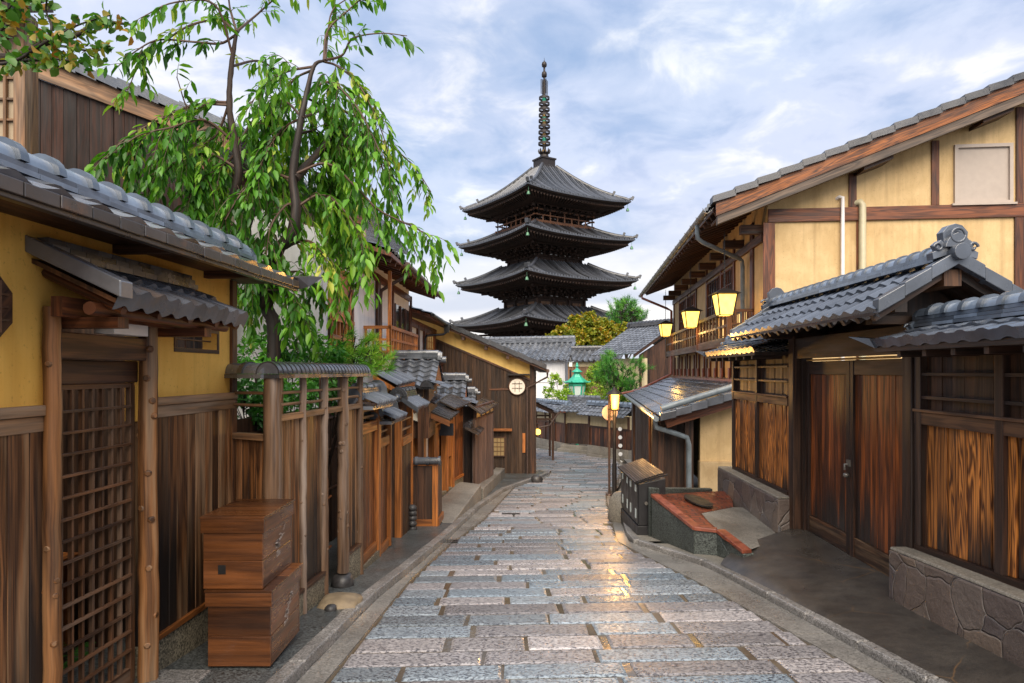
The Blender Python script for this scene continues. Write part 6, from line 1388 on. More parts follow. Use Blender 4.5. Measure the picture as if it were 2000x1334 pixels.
# ------------------------------------------------------------------ PAGODA
PC = V(4.12, 85.0); PHI = R(12.5)
pg = thing('pagoda', 'tall dark five-storey pagoda with ringed spire rising behind the street', 'pagoda', V(PC.x, PC.y, -5))
ang = [-math.pi / 2 - PHI + k * math.pi / 2 for k in range(4)]
dirs = [V(math.cos(a), math.sin(a), 0) for a in ang]                      # directions to the four corners
def pc(d, r, z): return V(PC.x + d.x * r, PC.y + d.y * r, z)
def pz(py): return CH - (py - CY) * 85.0 / FPX
def ring_beam(mb, r, z, h, w):
    for k in range(4):
        a, b = pc(dirs[k], r, z), pc(dirs[(k + 1) % 4], r, z); mb.bar(a + (a - b).normalized() * .35, b + (b - a).normalized() * .35, w, h)
def pagoda_roof(Re, ze, Rt, zt, upt, rb, zb):
    # Re eave half diagonal, ze eave height at mid-side, Rt/zt top, rb/zb body top under the brackets
    tl, fa, un = MB(), MB(), MB(); N = 26
    def eave(k, u, r, z, amt=1.0):
        a, b = pc(dirs[k], r, z), pc(dirs[(k + 1) % 4], r, z); p = a.lerp(b, u); p.z += upt * amt * abs(2 * u - 1) ** 2.8; return p
    def surf(k, u, v):
        p = eave(k, u, Re, ze).lerp(pc(dirs[k], Rt, zt).lerp(pc(dirs[(k + 1) % 4], Rt, zt), u), v)
        p.z -= (zt - ze) * .12 * math.sin(math.pi * v) ** 1.0; return p
    for k in range(4):
        tl.grid([[surf(k, i / N, j / 8) for i in range(N + 1)] for j in range(9)], (.06, .5))
        # tile rolls run straight up the slope and stop at the hips
        L = Re * math.sqrt(2); l = Rt * math.sqrt(2); n = int(L / .40); t0 = None
        A, B = pc(dirs[k], Re, ze), pc(dirs[(k + 1) % 4], Re, ze); ex = (B - A).normalized()
        for i in range(1, n):
            s = -L / 2 + L * i / n; vm = 1.0 if abs(s) <= l / 2 else (L / 2 - abs(s)) / (L / 2 - l / 2)
            if vm < .06: continue
            pts = []; m = max(2, int(7 * vm) + 1)
            for j in range(m + 1):
                v = vm * j / m; hw = L / 2 + (l / 2 - L / 2) * v; u = min(1, max(0, .5 + s / (2 * hw))); pts.append(surf(k, u, v) + V(0, 0, .03))
            vs = []; tt = (rnd(0, 1), rnd(0, 1))
            for p in pts: vs += [p - ex * .11, p - ex * .06 + V(0, 0, .11), p + ex * .06 + V(0, 0, .11), p + ex * .11]
            tl.mesh(vs, [(a * 4 + b, a * 4 + b + 1, a * 4 + b + 5, a * 4 + b + 4) for a in range(len(pts) - 1) for b in range(3)], tt, False)
            p = pts[0]; o = V(ex.y, -ex.x, 0) * .03; o = o if o.dot(p - V(PC.x, PC.y, p.z)) > 0 else -o
            tl.poly([p + o + ex * .12 * math.cos(a) + V(0, 0, -.02 + .13 * math.sin(a)) for a in [q * math.pi / 4 for q in range(8)]], None, (.9 + rnd(-.1, .1), .5))
        # eave edge: tile edge then two timber steps
        tl.grid([[eave(k, i / N, Re, ze + z_) for i in range(N + 1)] for z_ in (.0, -.16)], (.6, .5), False)
        fa.grid([[eave(k, i / N, Re - .12, ze - .16) for i in range(N + 1)], [eave(k, i / N, Re - .25, ze - .30) for i in range(N + 1)], [eave(k, i / N, Re - .7, ze - .32) for i in range(N + 1)], [eave(k, i / N, Re - .78, ze - .50, .9) for i in range(N + 1)]], None, False)
        un.grid([[eave(k, i / N, Re - .78, ze - .50, .9) for i in range(N + 1)], [eave(k, i / N, Re * .80, ze - .68, .55) for i in range(N + 1)], [pc(dirs[k], rb, zb + 1.0).lerp(pc(dirs[(k + 1) % 4], rb, zb + 1.0), i / N) for i in range(N + 1)]], None, False)
        nr = int((Re - .7) * 1.414 / .42)
        for i in range(1, nr):                                            # rafters
            u = i / nr; p = eave(k, u, Re - .55, ze - .60, .92); q = eave(k, u, Re * .78, ze - .78, .5); un.bar(p, q, .16, .16)
    part = tl.build('roof', M['tile_pagoda'], pg)
    fa.build('eave_edge', M['pagoda_wood'], part); un.build('rafters', M['pagoda_wood'], part)
    for k in range(4):
        hp_ = MB()                                                    # hip ridges with upturned ends
        pts = [surf(k, 0, v / 8) + V(0, 0, .12) for v in range(9)]
        hp_.tube(pts[2:], .2, 6); hp_.tube([pts[0] + dirs[k] * .15 + V(0, 0, .28), pts[0] - dirs[k] * .3 + V(0, 0, .02)] + [pts[0].lerp(pts[1], .6), pts[1], pts[1].lerp(pts[2], .7)], [.13, .2, .19, .18, .17], 6)
        for q, s in ((pts[0] + dirs[k] * .08, 1.0), (pts[0].lerp(pts[2], .95), 1.1)): hp_.bar(q, q + dirs[k] * .18 * s + V(0, 0, .42 * s), .34, .26)
        hp_.build('hip_ridge', M['tile_pagoda'], part)
    for k in range(4):
        b = MB(); c = surf(k, 0, 0) - dirs[k] * .45 + V(0, 0, -1.25); b.lathe(c, [(.20, 0), (.19, .12), (.13, .30), (.10, .36), (.01, .40)], 10); b.tube([c + V(0, 0, .38), c + V(0, 0, .9)], .02, 5); b.build('wind_bell', M['greenbronze'], part)
    # bracket sets: stepped beams and blocks under the eave
    br = MB(); steps = 4
    for j in range(steps):
        f = j / (steps - 1); r = rb + .15 + (Re * .60 - rb) * f; z = zb + .25 + (ze - .95 - zb) * f * .9
        ring_beam(br, r, z, .24, .20)
        for k in range(4):
            a, b = pc(dirs[k], r, z), pc(dirs[(k + 1) % 4], r, z)
            for i in range(10):
                p = a.lerp(b, (i + .5) / 10); br.bar(p + V(0, 0, -.3), p + V(0, 0, -.12), .26, .26)
                o = (p - V(PC.x, PC.y, p.z)); o.normalize(); br.bar(p - o * 1.1 + V(0, 0, -.30), p + o * .35 + V(0, 0, -.30), .18, .2)
    for k in range(4):
        for off in (0,): br.bar(pc(dirs[k], rb, zb + 1.0), pc(dirs[k], Re * .70, zb + .9), .22, .26)
        m_ = (dirs[k] + dirs[(k + 1) % 4]).normalized()
        A, B = pc(dirs[k], rb, 0), pc(dirs[(k + 1) % 4], rb, 0)
        for u in (0.02, .33, .67, .98): p = A.lerp(B, u); br.bar(V(p.x, p.y, zb + .85), V(p.x + m_.x * (Re * .62 - rb) * .75, p.y + m_.y * (Re * .62 - rb) * .75, zb + .5), .2, .24)
    br.build('bracket', M['pagoda_wood'], part)
def pagoda_body(r, z0, z1, doors=True):
    b = MB(); rr = r - .12
    b.hexa([pc(dirs[k], rr, z0) for k in range(4)] + [pc(dirs[k], rr, z1) for k in range(4)])
    for k in range(4):
        A, B = pc(dirs[k], r, 0), pc(dirs[(k + 1) % 4], r, 0)
        for u in (0, .333, .667): p = A.lerp(B, u); b.tube([V(p.x, p.y, z0), V(p.x, p.y, z1)], .17, 8)
    ring_beam(b, r + .08, z0 + .12, .24, .22); ring_beam(b, r + .08, z1 - .12, .2, .24); ring_beam(b, r + .04, z0 + .42 * (z1 - z0) + .2, .12, .14)
    bo = b.build('storey', M['pagoda_wood'], pg); pn = MB(); wp = MB()
    for k in range(4):
        A, B = pc(dirs[k], r - .06, 0), pc(dirs[(k + 1) % 4], r - .06, 0); m_ = (dirs[k] + dirs[(k + 1) % 4]).normalized()
        fr = Fr(A.x, A.y, B.x, B.y, 1); fr = fr if fr.n.dot(V(m_.x, m_.y)) > 0 else Fr(A.x, A.y, B.x, B.y, -1)
        L = fr.L
        for i in range(3):
            a, e = L * (i / 3 + .075), L * ((i + 1) / 3 - .075)
            if i == 1:
                for q in range(7): s = a + (e - a) * q / 6; pn.box(fr, s - .03, s + .03, .02, .08, z0 + .35, z1 - .55)
            else: pn.box(fr, a, e, .02, .07, z0 + .35, z1 - .62)
        for i in range(9):
            s = L * (i + .5) / 9; 
            if i % 3 != 1: wp.prism([fr.w(s - .25, .02, z1 + .05), fr.w(s + .25, .02, z1 + .05), fr.w(s + .16, .02, z1 + .42), fr.w(s - .16, .02, z1 + .42)], V(fr.n.x, fr.n.y, 0) * .12)
    pn.build('panel', M['pagoda_door'], bo); wp.build('plaster', M['white'], bo)
LEV = [  # Re, eave py (mid side), Rt, top py, upturn, body r, body top py (below the eave), body bottom py
    (10.95, 408, 1.5, 328, .40, 4.35, 440, 460),
    (11.45, 481, 5.1, 446, .44, 4.70, 508, 530),
    (11.85, 558, 5.5, 520, .46, 5.15, 586, 612),
    (12.35, 637, 5.9, 603, .48, 5.60, 668, 692),
    (12.9, 722, 6.3, 686, .48, 6.0, 752, 812)]
for Re, pe, Rt, pt_, upt, rb, pb, pbb in LEV:
    pagoda_roof(Re, pz(pe), Rt, pz(pt_), upt, rb, pz(pb)); pagoda_body(rb, pz(pbb) - .6, pz(pb))
# railing of the top storey
rl_ = MB(); rr = 6.1; zr0 = pz(450)
for dz, w in ((0, .22), (.72, .13), (1.35, .18)): ring_beam(rl_, rr, zr0 + dz, w, .16)
for k in range(4):
    A, B = pc(dirs[k], rr, zr0), pc(dirs[(k + 1) % 4], rr, zr0)
    for i in range(9): p = A.lerp(B, i / 8); rl_.bar(p, p + V(0, 0, 1.35 if i % 2 == 0 else .7), .15, .15)
rl_.build('balcony_rail', M['pagoda_rail'], pg)
fl = MB(); fl.hexa([pc(dirs[k], rr + .15, zr0 - .25) for k in range(4)] + [pc(dirs[k], rr + .15, zr0 - .12) for k in range(4)]); fl.build('balcony_floor', M['pagoda_rail'], pg)
# spire
cz = V(PC.x, PC.y, 0); K = 85.0 / FPX
mb = MB(); z = pz(330)
mb.hexa([pc(dirs[k], 1.75, z - .3) for k in range(4)] + [pc(dirs[k], 1.75, z + .15) for k in range(4)]); mb.hexa([pc(dirs[k], 1.42, z + .151) for k in range(4)] + [pc(dirs[k], 1.42, pz(314)) for k in range(4)])
mb.hexa([pc(dirs[k], 1.58, pz(314) + .001) for k in range(4)] + [pc(dirs[k], 1.58, pz(311)) for k in range(4)])
mb.lathe(cz, [(.58, pz(311) + .002), (.58, pz(306)), (.52, pz(303)), (.3, pz(301))], 16); spb = mb.build('spire_base', M['bronze'], pg)
mb = MB(); mb.lathe(cz, [(.24, pz(302)), (.2, pz(250)), (.15, pz(190)), (.12, pz(140)), (.1, pz(125))], 10); mb.build('spire_pole', M['bronze'], pg)
mb = MB()
for a_, b_ in ((278, 268), (238, 229), (200, 193), (192, 187)): mb.lathe(cz, [(.26, pz(a_)), (.25, pz(b_))], 10)
mb.build('green_sleeves', M['verdigris'], pg)
mb = MB(); mb.lathe(cz, [(.30, pz(301)), (.34, pz(297)), (.28, pz(293))], 12)
for py in (279, 265, 241, 228): mb.lathe(cz, [(.25, pz(py + 3)), (.25, pz(py - 3))], 10)
mb.build('gilded_sleeves', M['gold'], pg)
mb = MB()
for k in range(8):
    a = k * math.pi / 4; d = V(math.cos(a), math.sin(a), 0); mb.tube([cz + d * .35 + V(0, 0, pz(301)), cz + d * .62 + V(0, 0, pz(299)), cz + d * .72 + V(0, 0, pz(295)), cz + d * .66 + V(0, 0, pz(291))], [.05, .13, .11, .03], 6)
mb.lathe(cz, [(.5, pz(300.5)), (.62, pz(298.5)), (.55, pz(298))], 16); mb.build('lotus_ring', M['bronze'], pg)
for i in range(9):
    py = 281 - (281 - 192) * i / 8; r = .78 - .012 * i; z = pz(py); mb = MB(); h = .28
    prof_ = [(r - .07, z - h / 2), (r, z - h / 2), (r, z + h / 2), (r - .07, z + h / 2), (r - .07, z - h / 2)]
    n = 24; vs = [cz + V(a * math.cos(2 * math.pi * k / n), a * math.sin(2 * math.pi * k / n), b) for a, b in prof_ for k in range(n)]
    mb.mesh(vs, [(q * n + k, q * n + (k + 1) % n, (q + 1) * n + (k + 1) % n, (q + 1) * n + k) for q in range(4) for k in range(n)], None, False)
    for k in range(4): d = V(math.cos(k * math.pi / 2 + .4), math.sin(k * math.pi / 2 + .4), 0); mb.bar(cz + d * .15 + V(0, 0, z), cz + d * (r - .05) + V(0, 0, z), .09, .1)
    mb.build('spire_ring', M['bronze'], pg)
mb = MB()                                                               # pierced flame fins
for k in range(4):
    d = V(math.cos(k * math.pi / 2 + .5), math.sin(k * math.pi / 2 + .5), 0)
    for i in range(13):
        z = pz(184) + (pz(157) - pz(184)) * i / 12; w = .52
        mb.tube([cz + d * .1 + V(0, 0, z - .06), cz + d * w * .5 + V(0, 0, z + .07), cz + d * w + V(0, 0, z)], .035, 5)
    for w in (.28, .5): mb.tube([cz + d * w + V(0, 0, pz(184)), cz + d * w + V(0, 0, pz(157))], .03, 5)
mb.build('flame_fin', M['bronze'], pg)
mb = MB(); mb.lathe(cz, [(.12, pz(152)), (.32, pz(150)), (.34, pz(145)), (.28, pz(141)), (.13, pz(140)), (.12, pz(132)), (.30, pz(130)), (.34, pz(126)), (.26, pz(122)), (.08, pz(120)), (.03, pz(117)), (.008, pz(112))], 14); mb.build('jewel_finial', M['bronze'], pg)
# ------------------------------------------------------------------ FAR END OF THE STREET
def low_wall(label, a, b, ztop, zbase, eave, ridge_dz, nb, side=1, gate=None):
    t = thing('tiled_wall', label, 'wall', V((a[0] + b[0]) / 2, (a[1] + b[1]) / 2, zbase), 'low tiled walls at the bend of the street')
    fr = Fr(*a, *b, side); L = fr.L
    mb = MB(); mb.planks(fr, 0, L, zbase + .45, ztop - .55, .21, -.1, 0, .01, .006); mb.build('boarding', M['fence_far'], t)
    mb = MB(); mb.box(fr, 0, L, -.1, -.01, ztop - .55, ztop); mb.build('plaster', M['cream'], t)
    mb = MB(); mb.box(fr, 0, L, -.02, .05, ztop - .60, ztop - .52)
    for i in range(nb + 1): s = (L - .1) * i / nb; mb.box(fr, s, s + .1, -.03, .04, zbase + .45, ztop)
    mb.build('frame', M['dark_beam'], t)
    mb = MB(); k = max(2, round(L / .9))
    for r_ in range(2):
        for i in range(k): s0, s1 = L * i / k, L * (i + 1) / k; mb.box(fr, s0 + .008, s1 - .008, -.2, .12 + rnd(0, .02) - .05 * r_, zbase - .3 + .37 * r_ + .004, zbase + .07 + .37 * r_)
    mb.build('stone_base', M['wallstone'], t, bev=.015)
    mb = MB(); tiles(mb, fr.w(-.2, eave, ztop - .02), fr.w(L + .2, eave, ztop - .02), fr.w(L + .2, -.1, ztop + ridge_dz), fr.w(-.2, -.1, ztop + ridge_dz), .25, .24, 'san', .04, .03, 6)
    tiles(mb, fr.w(L + .2, -eave - .2, ztop - .02), fr.w(-.2, -eave - .2, ztop - .02), fr.w(-.2, -.1, ztop + ridge_dz), fr.w(L + .2, -.1, ztop + ridge_dz), .25, .24, 'san', .04, .03, 6)
    rf = mb.build('roof', M['tile'], t); mb = MB(); ridge(mb, fr.w(-.15, -.1, ztop + ridge_dz), fr.w(L + .15, -.1, ztop + ridge_dz), .09, 3, .26, .04, .3, .02); oni(mb, fr.w(L + .18, -.1, ztop + ridge_dz - .02), (fr.u.x, fr.u.y, 0), .24, .08); mb.build('ridge', M['tile_ridge'], rf)
    return t, fr
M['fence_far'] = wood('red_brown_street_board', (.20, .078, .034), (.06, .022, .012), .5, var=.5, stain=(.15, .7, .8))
low_wall('low board and plaster wall with tiled top, left of the dark recessed gateway', (0.9, 38.5), (2.75, 34.2), -.45, -2.45, .6, .42, 4, 1)
t, fr = low_wall('low tiled wall with hanging white discs, right of the dark recessed gateway', (3.55, 30.9), (5.05, 28.6), -.28, -2.15, .55, .42, 2, 1)
rg = thing('recessed_gate', 'dark recessed board gateway under a tiled roof with stone steps at the bend', 'gate', V(3.2, 33, -2.3))
FR_ = Fr(2.75, 34.3, 4.3, 33.3, 1); mb = MB(); mb.planks(FR_, 0, FR_.L, -2.0, -.95, .2, -.1, 0); mb.build('boarding', M['burnt'], rg); mb = MB(); mb.box(FR_, 0, FR_.L, -.1, -.0, -.95, -.35); mb.build('plaster', M['cream'], rg)
mb = MB(); tiles(mb, FR_.w(-.2, .9, -.32), FR_.w(FR_.L + .2, .9, -.32), FR_.w(FR_.L + .2, -.7, .22), FR_.w(-.2, -.7, .22), .25, .24, 'san', .04, .03, 6); ridge(mb, FR_.w(-.2, -.7, .2), FR_.w(FR_.L + .2, -.7, .2), .1, 3, .28, .05, .3, .02); mb.build('roof', M['tile'], rg)
mb = MB()
for k in range(3): mb.box(FR_, -.1, FR_.L, .05, .35 + .35 * k, -2.05 - .16 * k - .17, -2.05 - .16 * k)
mb.build('steps', M['wallstone'], rg, bev=.02)
dc = thing('disc_string', 'string of pale round discs hanging from the low tiled wall beside the lamp post', 'ornament', P(1211, 830, 28.9))
for i in range(5):
    p = P(1211 + .3 * i, 838 + 16.3 * i, 28.6); mb = MB(); mb.prism([p + V(.085 * math.cos(a) * 1, 0, .085 * math.sin(a)) for a in [q * math.pi / 8 for q in range(16)]], V(0, .02, 0)); mb.build('disc', M['whitedisc'], dc)
mb = MB(); mb.tube([P(1211, 826, 28.62), P(1212, 908, 28.62)], .008, 5); mb.build('cord', M['iron'], dc)
# small porch roof and yellow lamp past the gabled house
ph = thing('porch_roof', 'small dark porch roof jutting from the far side of the gabled house', 'porch', V(1.5, 29, -2.3))
mb = MB(); tiles(mb, V(1.95, 28.3, -.05), V(1.95, 31, -.05), V(.80, 31, .55), V(.80, 28.3, .55), .25, .25, 'san', .04, .03, 6); mb.build('roof', M['tile_dark'], ph)
mb = MB()
for y_ in (28.5, 30.8): mb.bar(V(1.75, y_, -2.3), V(1.75, y_, -.1), .1, .1); mb.bar(V(.82, y_, .35), V(1.9, y_, -.15), .08, .12); mb.bar(V(.82, y_, -.35), V(1.75, y_, -.35), .08, .08)
mb.build('frame', M['dark_beam'], ph)
mb = MB(); mb.tube([V(1.98, 28.3, -.09), V(1.98, 31, -.09)], .05, 8); mb.tube([V(1.95, 28.35, -.12), V(1.6, 28.3, -.6), V(.86, 28.25, -.75)], .035, 8); mb.build('gutter_pipe', M['pipe'], ph)
yl = thing('yellow_lamp', 'small glowing yellow oval lamp on the wall past the gabled house', 'lamp', P(1050, 850, 28.0))
mb = MB(); mb.lathe(P(1050, 849, 28.0), [(.05, -.0), (.12, .04), (.13, .12), (.11, .2), (.04, .24)], 12); mb.build('shade', M['smallglow'], yl)
mb = MB(); p = P(1050, 838, 28.0); mb.tube([p + V(0, 0, -.03), p + V(0, 0, .22)], .012, 6); mb.bar(p + V(-.7, 0, .22), p + V(.05, 0, .22), .03, .03); mb.build('arm', M['iron'], yl)
# white storehouse and tiled roofs in front of the pagoda
ws = thing('white_storehouse', 'white walled storehouse with ribbed grey tile roof below the pagoda', 'building', V(2.6, 46, -3))
FK = Fr(-.3, 46, 3.55, 44.6, 1); mb = MB(); mb.box(FK, -6, FK.L, -.3, 0, -3, 2.45); mb.box(FK, -6, FK.L + .02, -.3, .05, .95, 1.02); mb.build('plaster', M['white'], ws)
mb = MB(); tiles(mb, FK.w(-6, .5, 2.4), FK.w(FK.L + .3, .5, 2.4), FK.w(FK.L + .1, -2.6, 3.75), FK.w(-6, -2.6, 3.75), .40, .28, 'rib', .11, .03, 8); rf = mb.build('roof', M['tile'], ws)
mb = MB(); ridge(mb, FK.w(-6, -2.6, 3.75), FK.w(FK.L + .0, -2.6, 3.75), .16, 4, .4, .08, .4, .03); mb.build('ridge', M['tile'], rf); mb = MB(); FK2 = Fr(3.55, 44.6, 4.4, 48, 1); mb.box(FK2, 0, 4, -.2, 0, -3, 2.6); mb.build('side_wall', M['white'], ws)
mb = MB(); mb.box(FK, -6, FK.L, .0, .12, -.45, -.28); mb.build('red_sill', M['copper'], ws)
bb = thing('board_house', 'pale weathered board house with low tile roof between storehouse and dark house', 'house', V(5.2, 43, -3))
FBh = Fr(3.65, 43.5, 6.6, 42.6, 1); mb = MB(); mb.planks(FBh, 0, FBh.L, -2.5, 2.0, .22, -.1, 0); mb.build('boarding', M['rail'], bb); mb = MB(); mb.box(FBh, 0, FBh.L, -.05, .06, 2.0, 2.3); mb.build('plaster', M['cream'], bb)
mb = MB(); tiles(mb, FBh.w(-.2, .5, 2.35), FBh.w(FBh.L + .4, .5, 2.35), FBh.w(FBh.L + .4, -2.2, 3.1), FBh.w(-.2, -2.2, 3.1), .38, .28, 'rib', .10, .03, 8); rf = mb.build('roof', M['tile'], bb); mb = MB(); ridge(mb, FBh.w(-.2, -2.2, 3.1), FBh.w(FBh.L + .4, -2.2, 3.1), .13, 3, .3, .07, .4, .03); mb.build('ridge', M['tile_dark'], rf)
# dark gabled house with pale tile roof, right of the maple
dh = thing('dark_house', 'dark board house with pale sloping tile roof beyond the lean-to', 'house', V(7.5, 38, -2.5))
E1_, E2_ = V(6.55, 35.6, 2.62), V(4.55, 38.9, 2.62); pr_ = V(3.0, 1.85, 0).normalized(); Rr = pr_ * 3.1 + V(0, 0, 1.75)
mb = MB(); tiles(mb, E1_, E2_, E2_ + Rr, E1_ + Rr, .27, .25, 'san', .04, .03, 7); Rr2 = pr_ * 6.4 + V(0, 0, .0); tiles(mb, E2_ + Rr2, E1_ + Rr2, E1_ + Rr, E2_ + Rr, .27, .25, 'san', .04, .03, 6); rf = mb.build('roof', M['tile'], dh)
mb = MB(); ridge(mb, E1_ + Rr, E2_ + Rr, .12, 3, .3, .06, .3, .02); oni(mb, E2_ + Rr, (-.5, .85, 0), .3, .1); mb.build('ridge', M['tile_dark'], rf)
FDg = Fr(E1_.x + .25, E1_.y + .35, E1_.x + .25 + pr_.x * 6, E1_.y + .35 + pr_.y * 6, 1)
mb = MB(); mb.planks(FDg, .2, 5.8, -3, lambda s: 2.5 + .5 * min(s, 6.2 - s), .22, -.1, 0); mb.build('boarding', M['burnt'], dh)
mb = MB(); e = V(-.52, .855, 0)
mb.hexa([E1_ + V(0, 0, -.18), E1_ + Rr + V(0, 0, -.18), E1_ + Rr + e * .1 + V(0, 0, -.18), E1_ + e * .1 + V(0, 0, -.18), E1_ + V(0, 0, -.02), E1_ + Rr + V(0, 0, -.02), E1_ + Rr + e * .1 + V(0, 0, -.02), E1_ + e * .1 + V(0, 0, -.02)]); mb.build('verge_board', M['soffit'], dh)
FDs = Fr(E1_.x + .6, E1_.y + .3, E2_.x + .6, E2_.y + .3, -1); mb = MB(); mb.box(FDs, .0, 3.5, -.2, 0, -3, 2.4); mb.build('plaster', M['cream'], dh)
f = window(FDg, dh, 1.5, 2.9, -.4, 1.3, .01, 7, 1, M['iron'], M['greyglass'], fw=.05)
# green copper lantern top
gl = thing('green_lantern', 'green copper lantern with tiered roof and frosted panes among the shrubs', 'lantern', P(1127, 840, 37.5)); c = P(1127, 777, 37.5); k = 37.5 / FPX * .70
def oct_(mb, prf, n=6, sm=False): mb.lathe(c, [(a * k, b * k) for a, b in prf], n, None, sm)
mb = MB(); oct_(mb, [(17, 2), (22, 33)]); mb.build('pane', M['greyglass'], gl)
mb = MB()
for q in range(6): a = q * math.pi / 3; d = V(math.cos(a), math.sin(a), 0); mb.bar(c + d * 17.5 * k + V(0, 0, 0), c + d * 22.5 * k + V(0, 0, 35 * k), 3 * k, 3 * k)
oct_(mb, [(15, -8), (20, -4), (20, 2), (16, 2.5)]); oct_(mb, [(22, 32.5), (24, 34), (24, 40), (21, 41)]); mb.build('frame', M['verdigris'], gl)
mb = MB(); oct_(mb, [(22, 40.5), (32, 42), (33, 44), (24, 50), (15, 58), (11, 64), (9, 68), (9, 71)])
for q in range(6):
    a = q * math.pi / 3; d = V(math.cos(a), math.sin(a), 0); mb.tube([c + d * 26 * k + V(0, 0, 46 * k), c + d * 33 * k + V(0, 0, 43.5 * k), c + d * 37 * k + V(0, 0, 45 * k), c + d * 37 * k + V(0, 0, 48 * k)], [2 * k, 1.8 * k, 1.5 * k, 1 * k], 6)
mb.build('roof', M['verdigris'], gl); mb = MB(); oct_(mb, [(9, 70.5), (15, 71.5), (15.5, 73), (8, 78), (3.5, 82), (2.5, 85), (5, 86), (5.5, 89), (3, 91), (3.5, 94), (2.5, 96), (.3, 99)], 12, True); mb.build('finial', M['verdigris'], gl)
mb = MB(); mb.tube([c + V(0, 0, -8 * k), c + V(0, 0, -3.0)], .09, 10); mb.build('post', M['verdigris'], gl)
# thin lamp standard by the board house
tp_ = thing('lantern_post', 'thin black post with small box lantern in front of the white storehouse', 'lamp post', P(1114, 800, 38)); mb = MB(); mb.tube([P(1114, 860, 38), P(1114, 722, 38)], .05, 8); mb.build('pole', M['black'], tp_)
mb = MB(); p = P(1114.5, 716, 37.9); mb.bar(p, p + V(0, 0, .3), .17, .17); mb.build('lamp_box', M['whitedisc'], tp_); mb = MB(); mb.lathe(p + V(0, 0, .31), [(.2, 0), (.16, .05), (.05, .22), (.06, .26), (.05, .35)], 8); mb.build('cap', M['black'], tp_)
# red brick-tiled low wall seen over the roofs, hills far behind
mb = MB(); F_ = Fr(-.5, 41.5, 3.4, 40.5, 1); mb.box(F_, 0, F_.L, -.3, 0, -2.8, -.52); tag(mb.build('garden_wall_far', M['brickedge']), 'low red tiled wall below the white storehouse', 'wall')
mb = MB(); rows = []
for j in range(5): rows.append([V(x * 40 - 1600, 900 + j * 90, -8 + (j / 4) ** .8 * (26 + 14 * math.sin(x * .37) + 9 * math.sin(x * .91 + 1))) for x in range(81)])
mb.grid(rows); struct(mb.build('hills', plain('far_wooded_hill', (.055, .085, .11), .9), org=(0, 0, 0)))
# ------------------------------------------------------------------ TREES AND SHRUBS
def smooth(pts, n=6):
    pts = [Vector(p) for p in pts]; out = []
    P_ = [pts[0] * 2 - pts[1]] + pts + [pts[-1] * 2 - pts[-2]]
    for i in range(1, len(P_) - 2):
        a, b, c, d = P_[i - 1:i + 3]
        for k in range(n):
            t = k / n; out.append(.5 * ((2 * b) + (c - a) * t + (2 * a - 5 * b + 4 * c - d) * t * t + (3 * b - a - 3 * c + d) * t ** 3))
    out.append(pts[-1]); return out
def leaf(mb, p, d, n, L, w, t, fold=.25):
    d = d.normalized(); s = d.cross(n)
    if s.length < 1e-3: s = d.orthogonal()
    s.normalize(); n = s.cross(d); q = p + d * L
    m1, m2 = p + d * L * .33 - n * L * .02, p + d * L * .7 - n * L * .07; q = q - n * L * .16
    a1, b1 = m1 + s * w * .5 + n * w * fold, m1 - s * w * .5 + n * w * fold; a2, b2 = m2 + s * w * .42 + n * w * fold * .8, m2 - s * w * .42 + n * w * fold * .8
    b0 = len(mb.v); mb.v += [tuple(x) for x in (p, m1, m2, q, a1, a2, b1, b2)]
    for f in ((0, 1, 4), (1, 2, 5, 4), (2, 3, 5), (0, 6, 1), (6, 7, 2, 1), (7, 3, 2)):
        mb.f.append(tuple(b0 + i for i in f)); mb.uv += [(0, 0)] * len(f); mb.t.append(t); mb.sm.append(True)
def rv(): 
    while True:
        v = V(rnd(-1, 1), rnd(-1, 1), rnd(-1, 1))
        if .05 < v.length < 1: return v.normalized()
# ---- weeping cherry
wc = thing('weeping_cherry', 'weeping cherry tree with drooping green leaves over the tiled garden wall', 'tree', V(-3.0, 7.6, gz(7.6)))
TY = 7.4
def T(px, py, dy=0.0): return P(px, py, TY + dy)
base = V(-2.95, 7.55, gz(7.5) - .1)
limbs = [
    ([base, T(535, 690, .1), T(520, 600, .15), T(500, 520, .1), T(478, 450, .1), T(457, 395, .05), T(466, 340), T(458, 275), T(448, 205), T(452, 130), T(462, 62)], .085, .020, 'main'),
    ([T(518, 600, .15), T(535, 540, 0), T(541, 490, -.2), T(570, 460, -.3), T(578, 405, -.3), T(572, 340, -.25), T(585, 250, -.2), T(597, 190, -.1), T(613, 130, 0), T(632, 118, .1)], .085, .014, 'main'),
    ([T(505, 530, .1), T(482, 455, .4), T(500, 400, .6), T(512, 370, .7)], .06, .03, 'main'),
    ([T(575, 350, -.25), T(620, 300, .2), T(645, 270, .4), T(655, 240, .5)], .05, .025, 'main'),
]
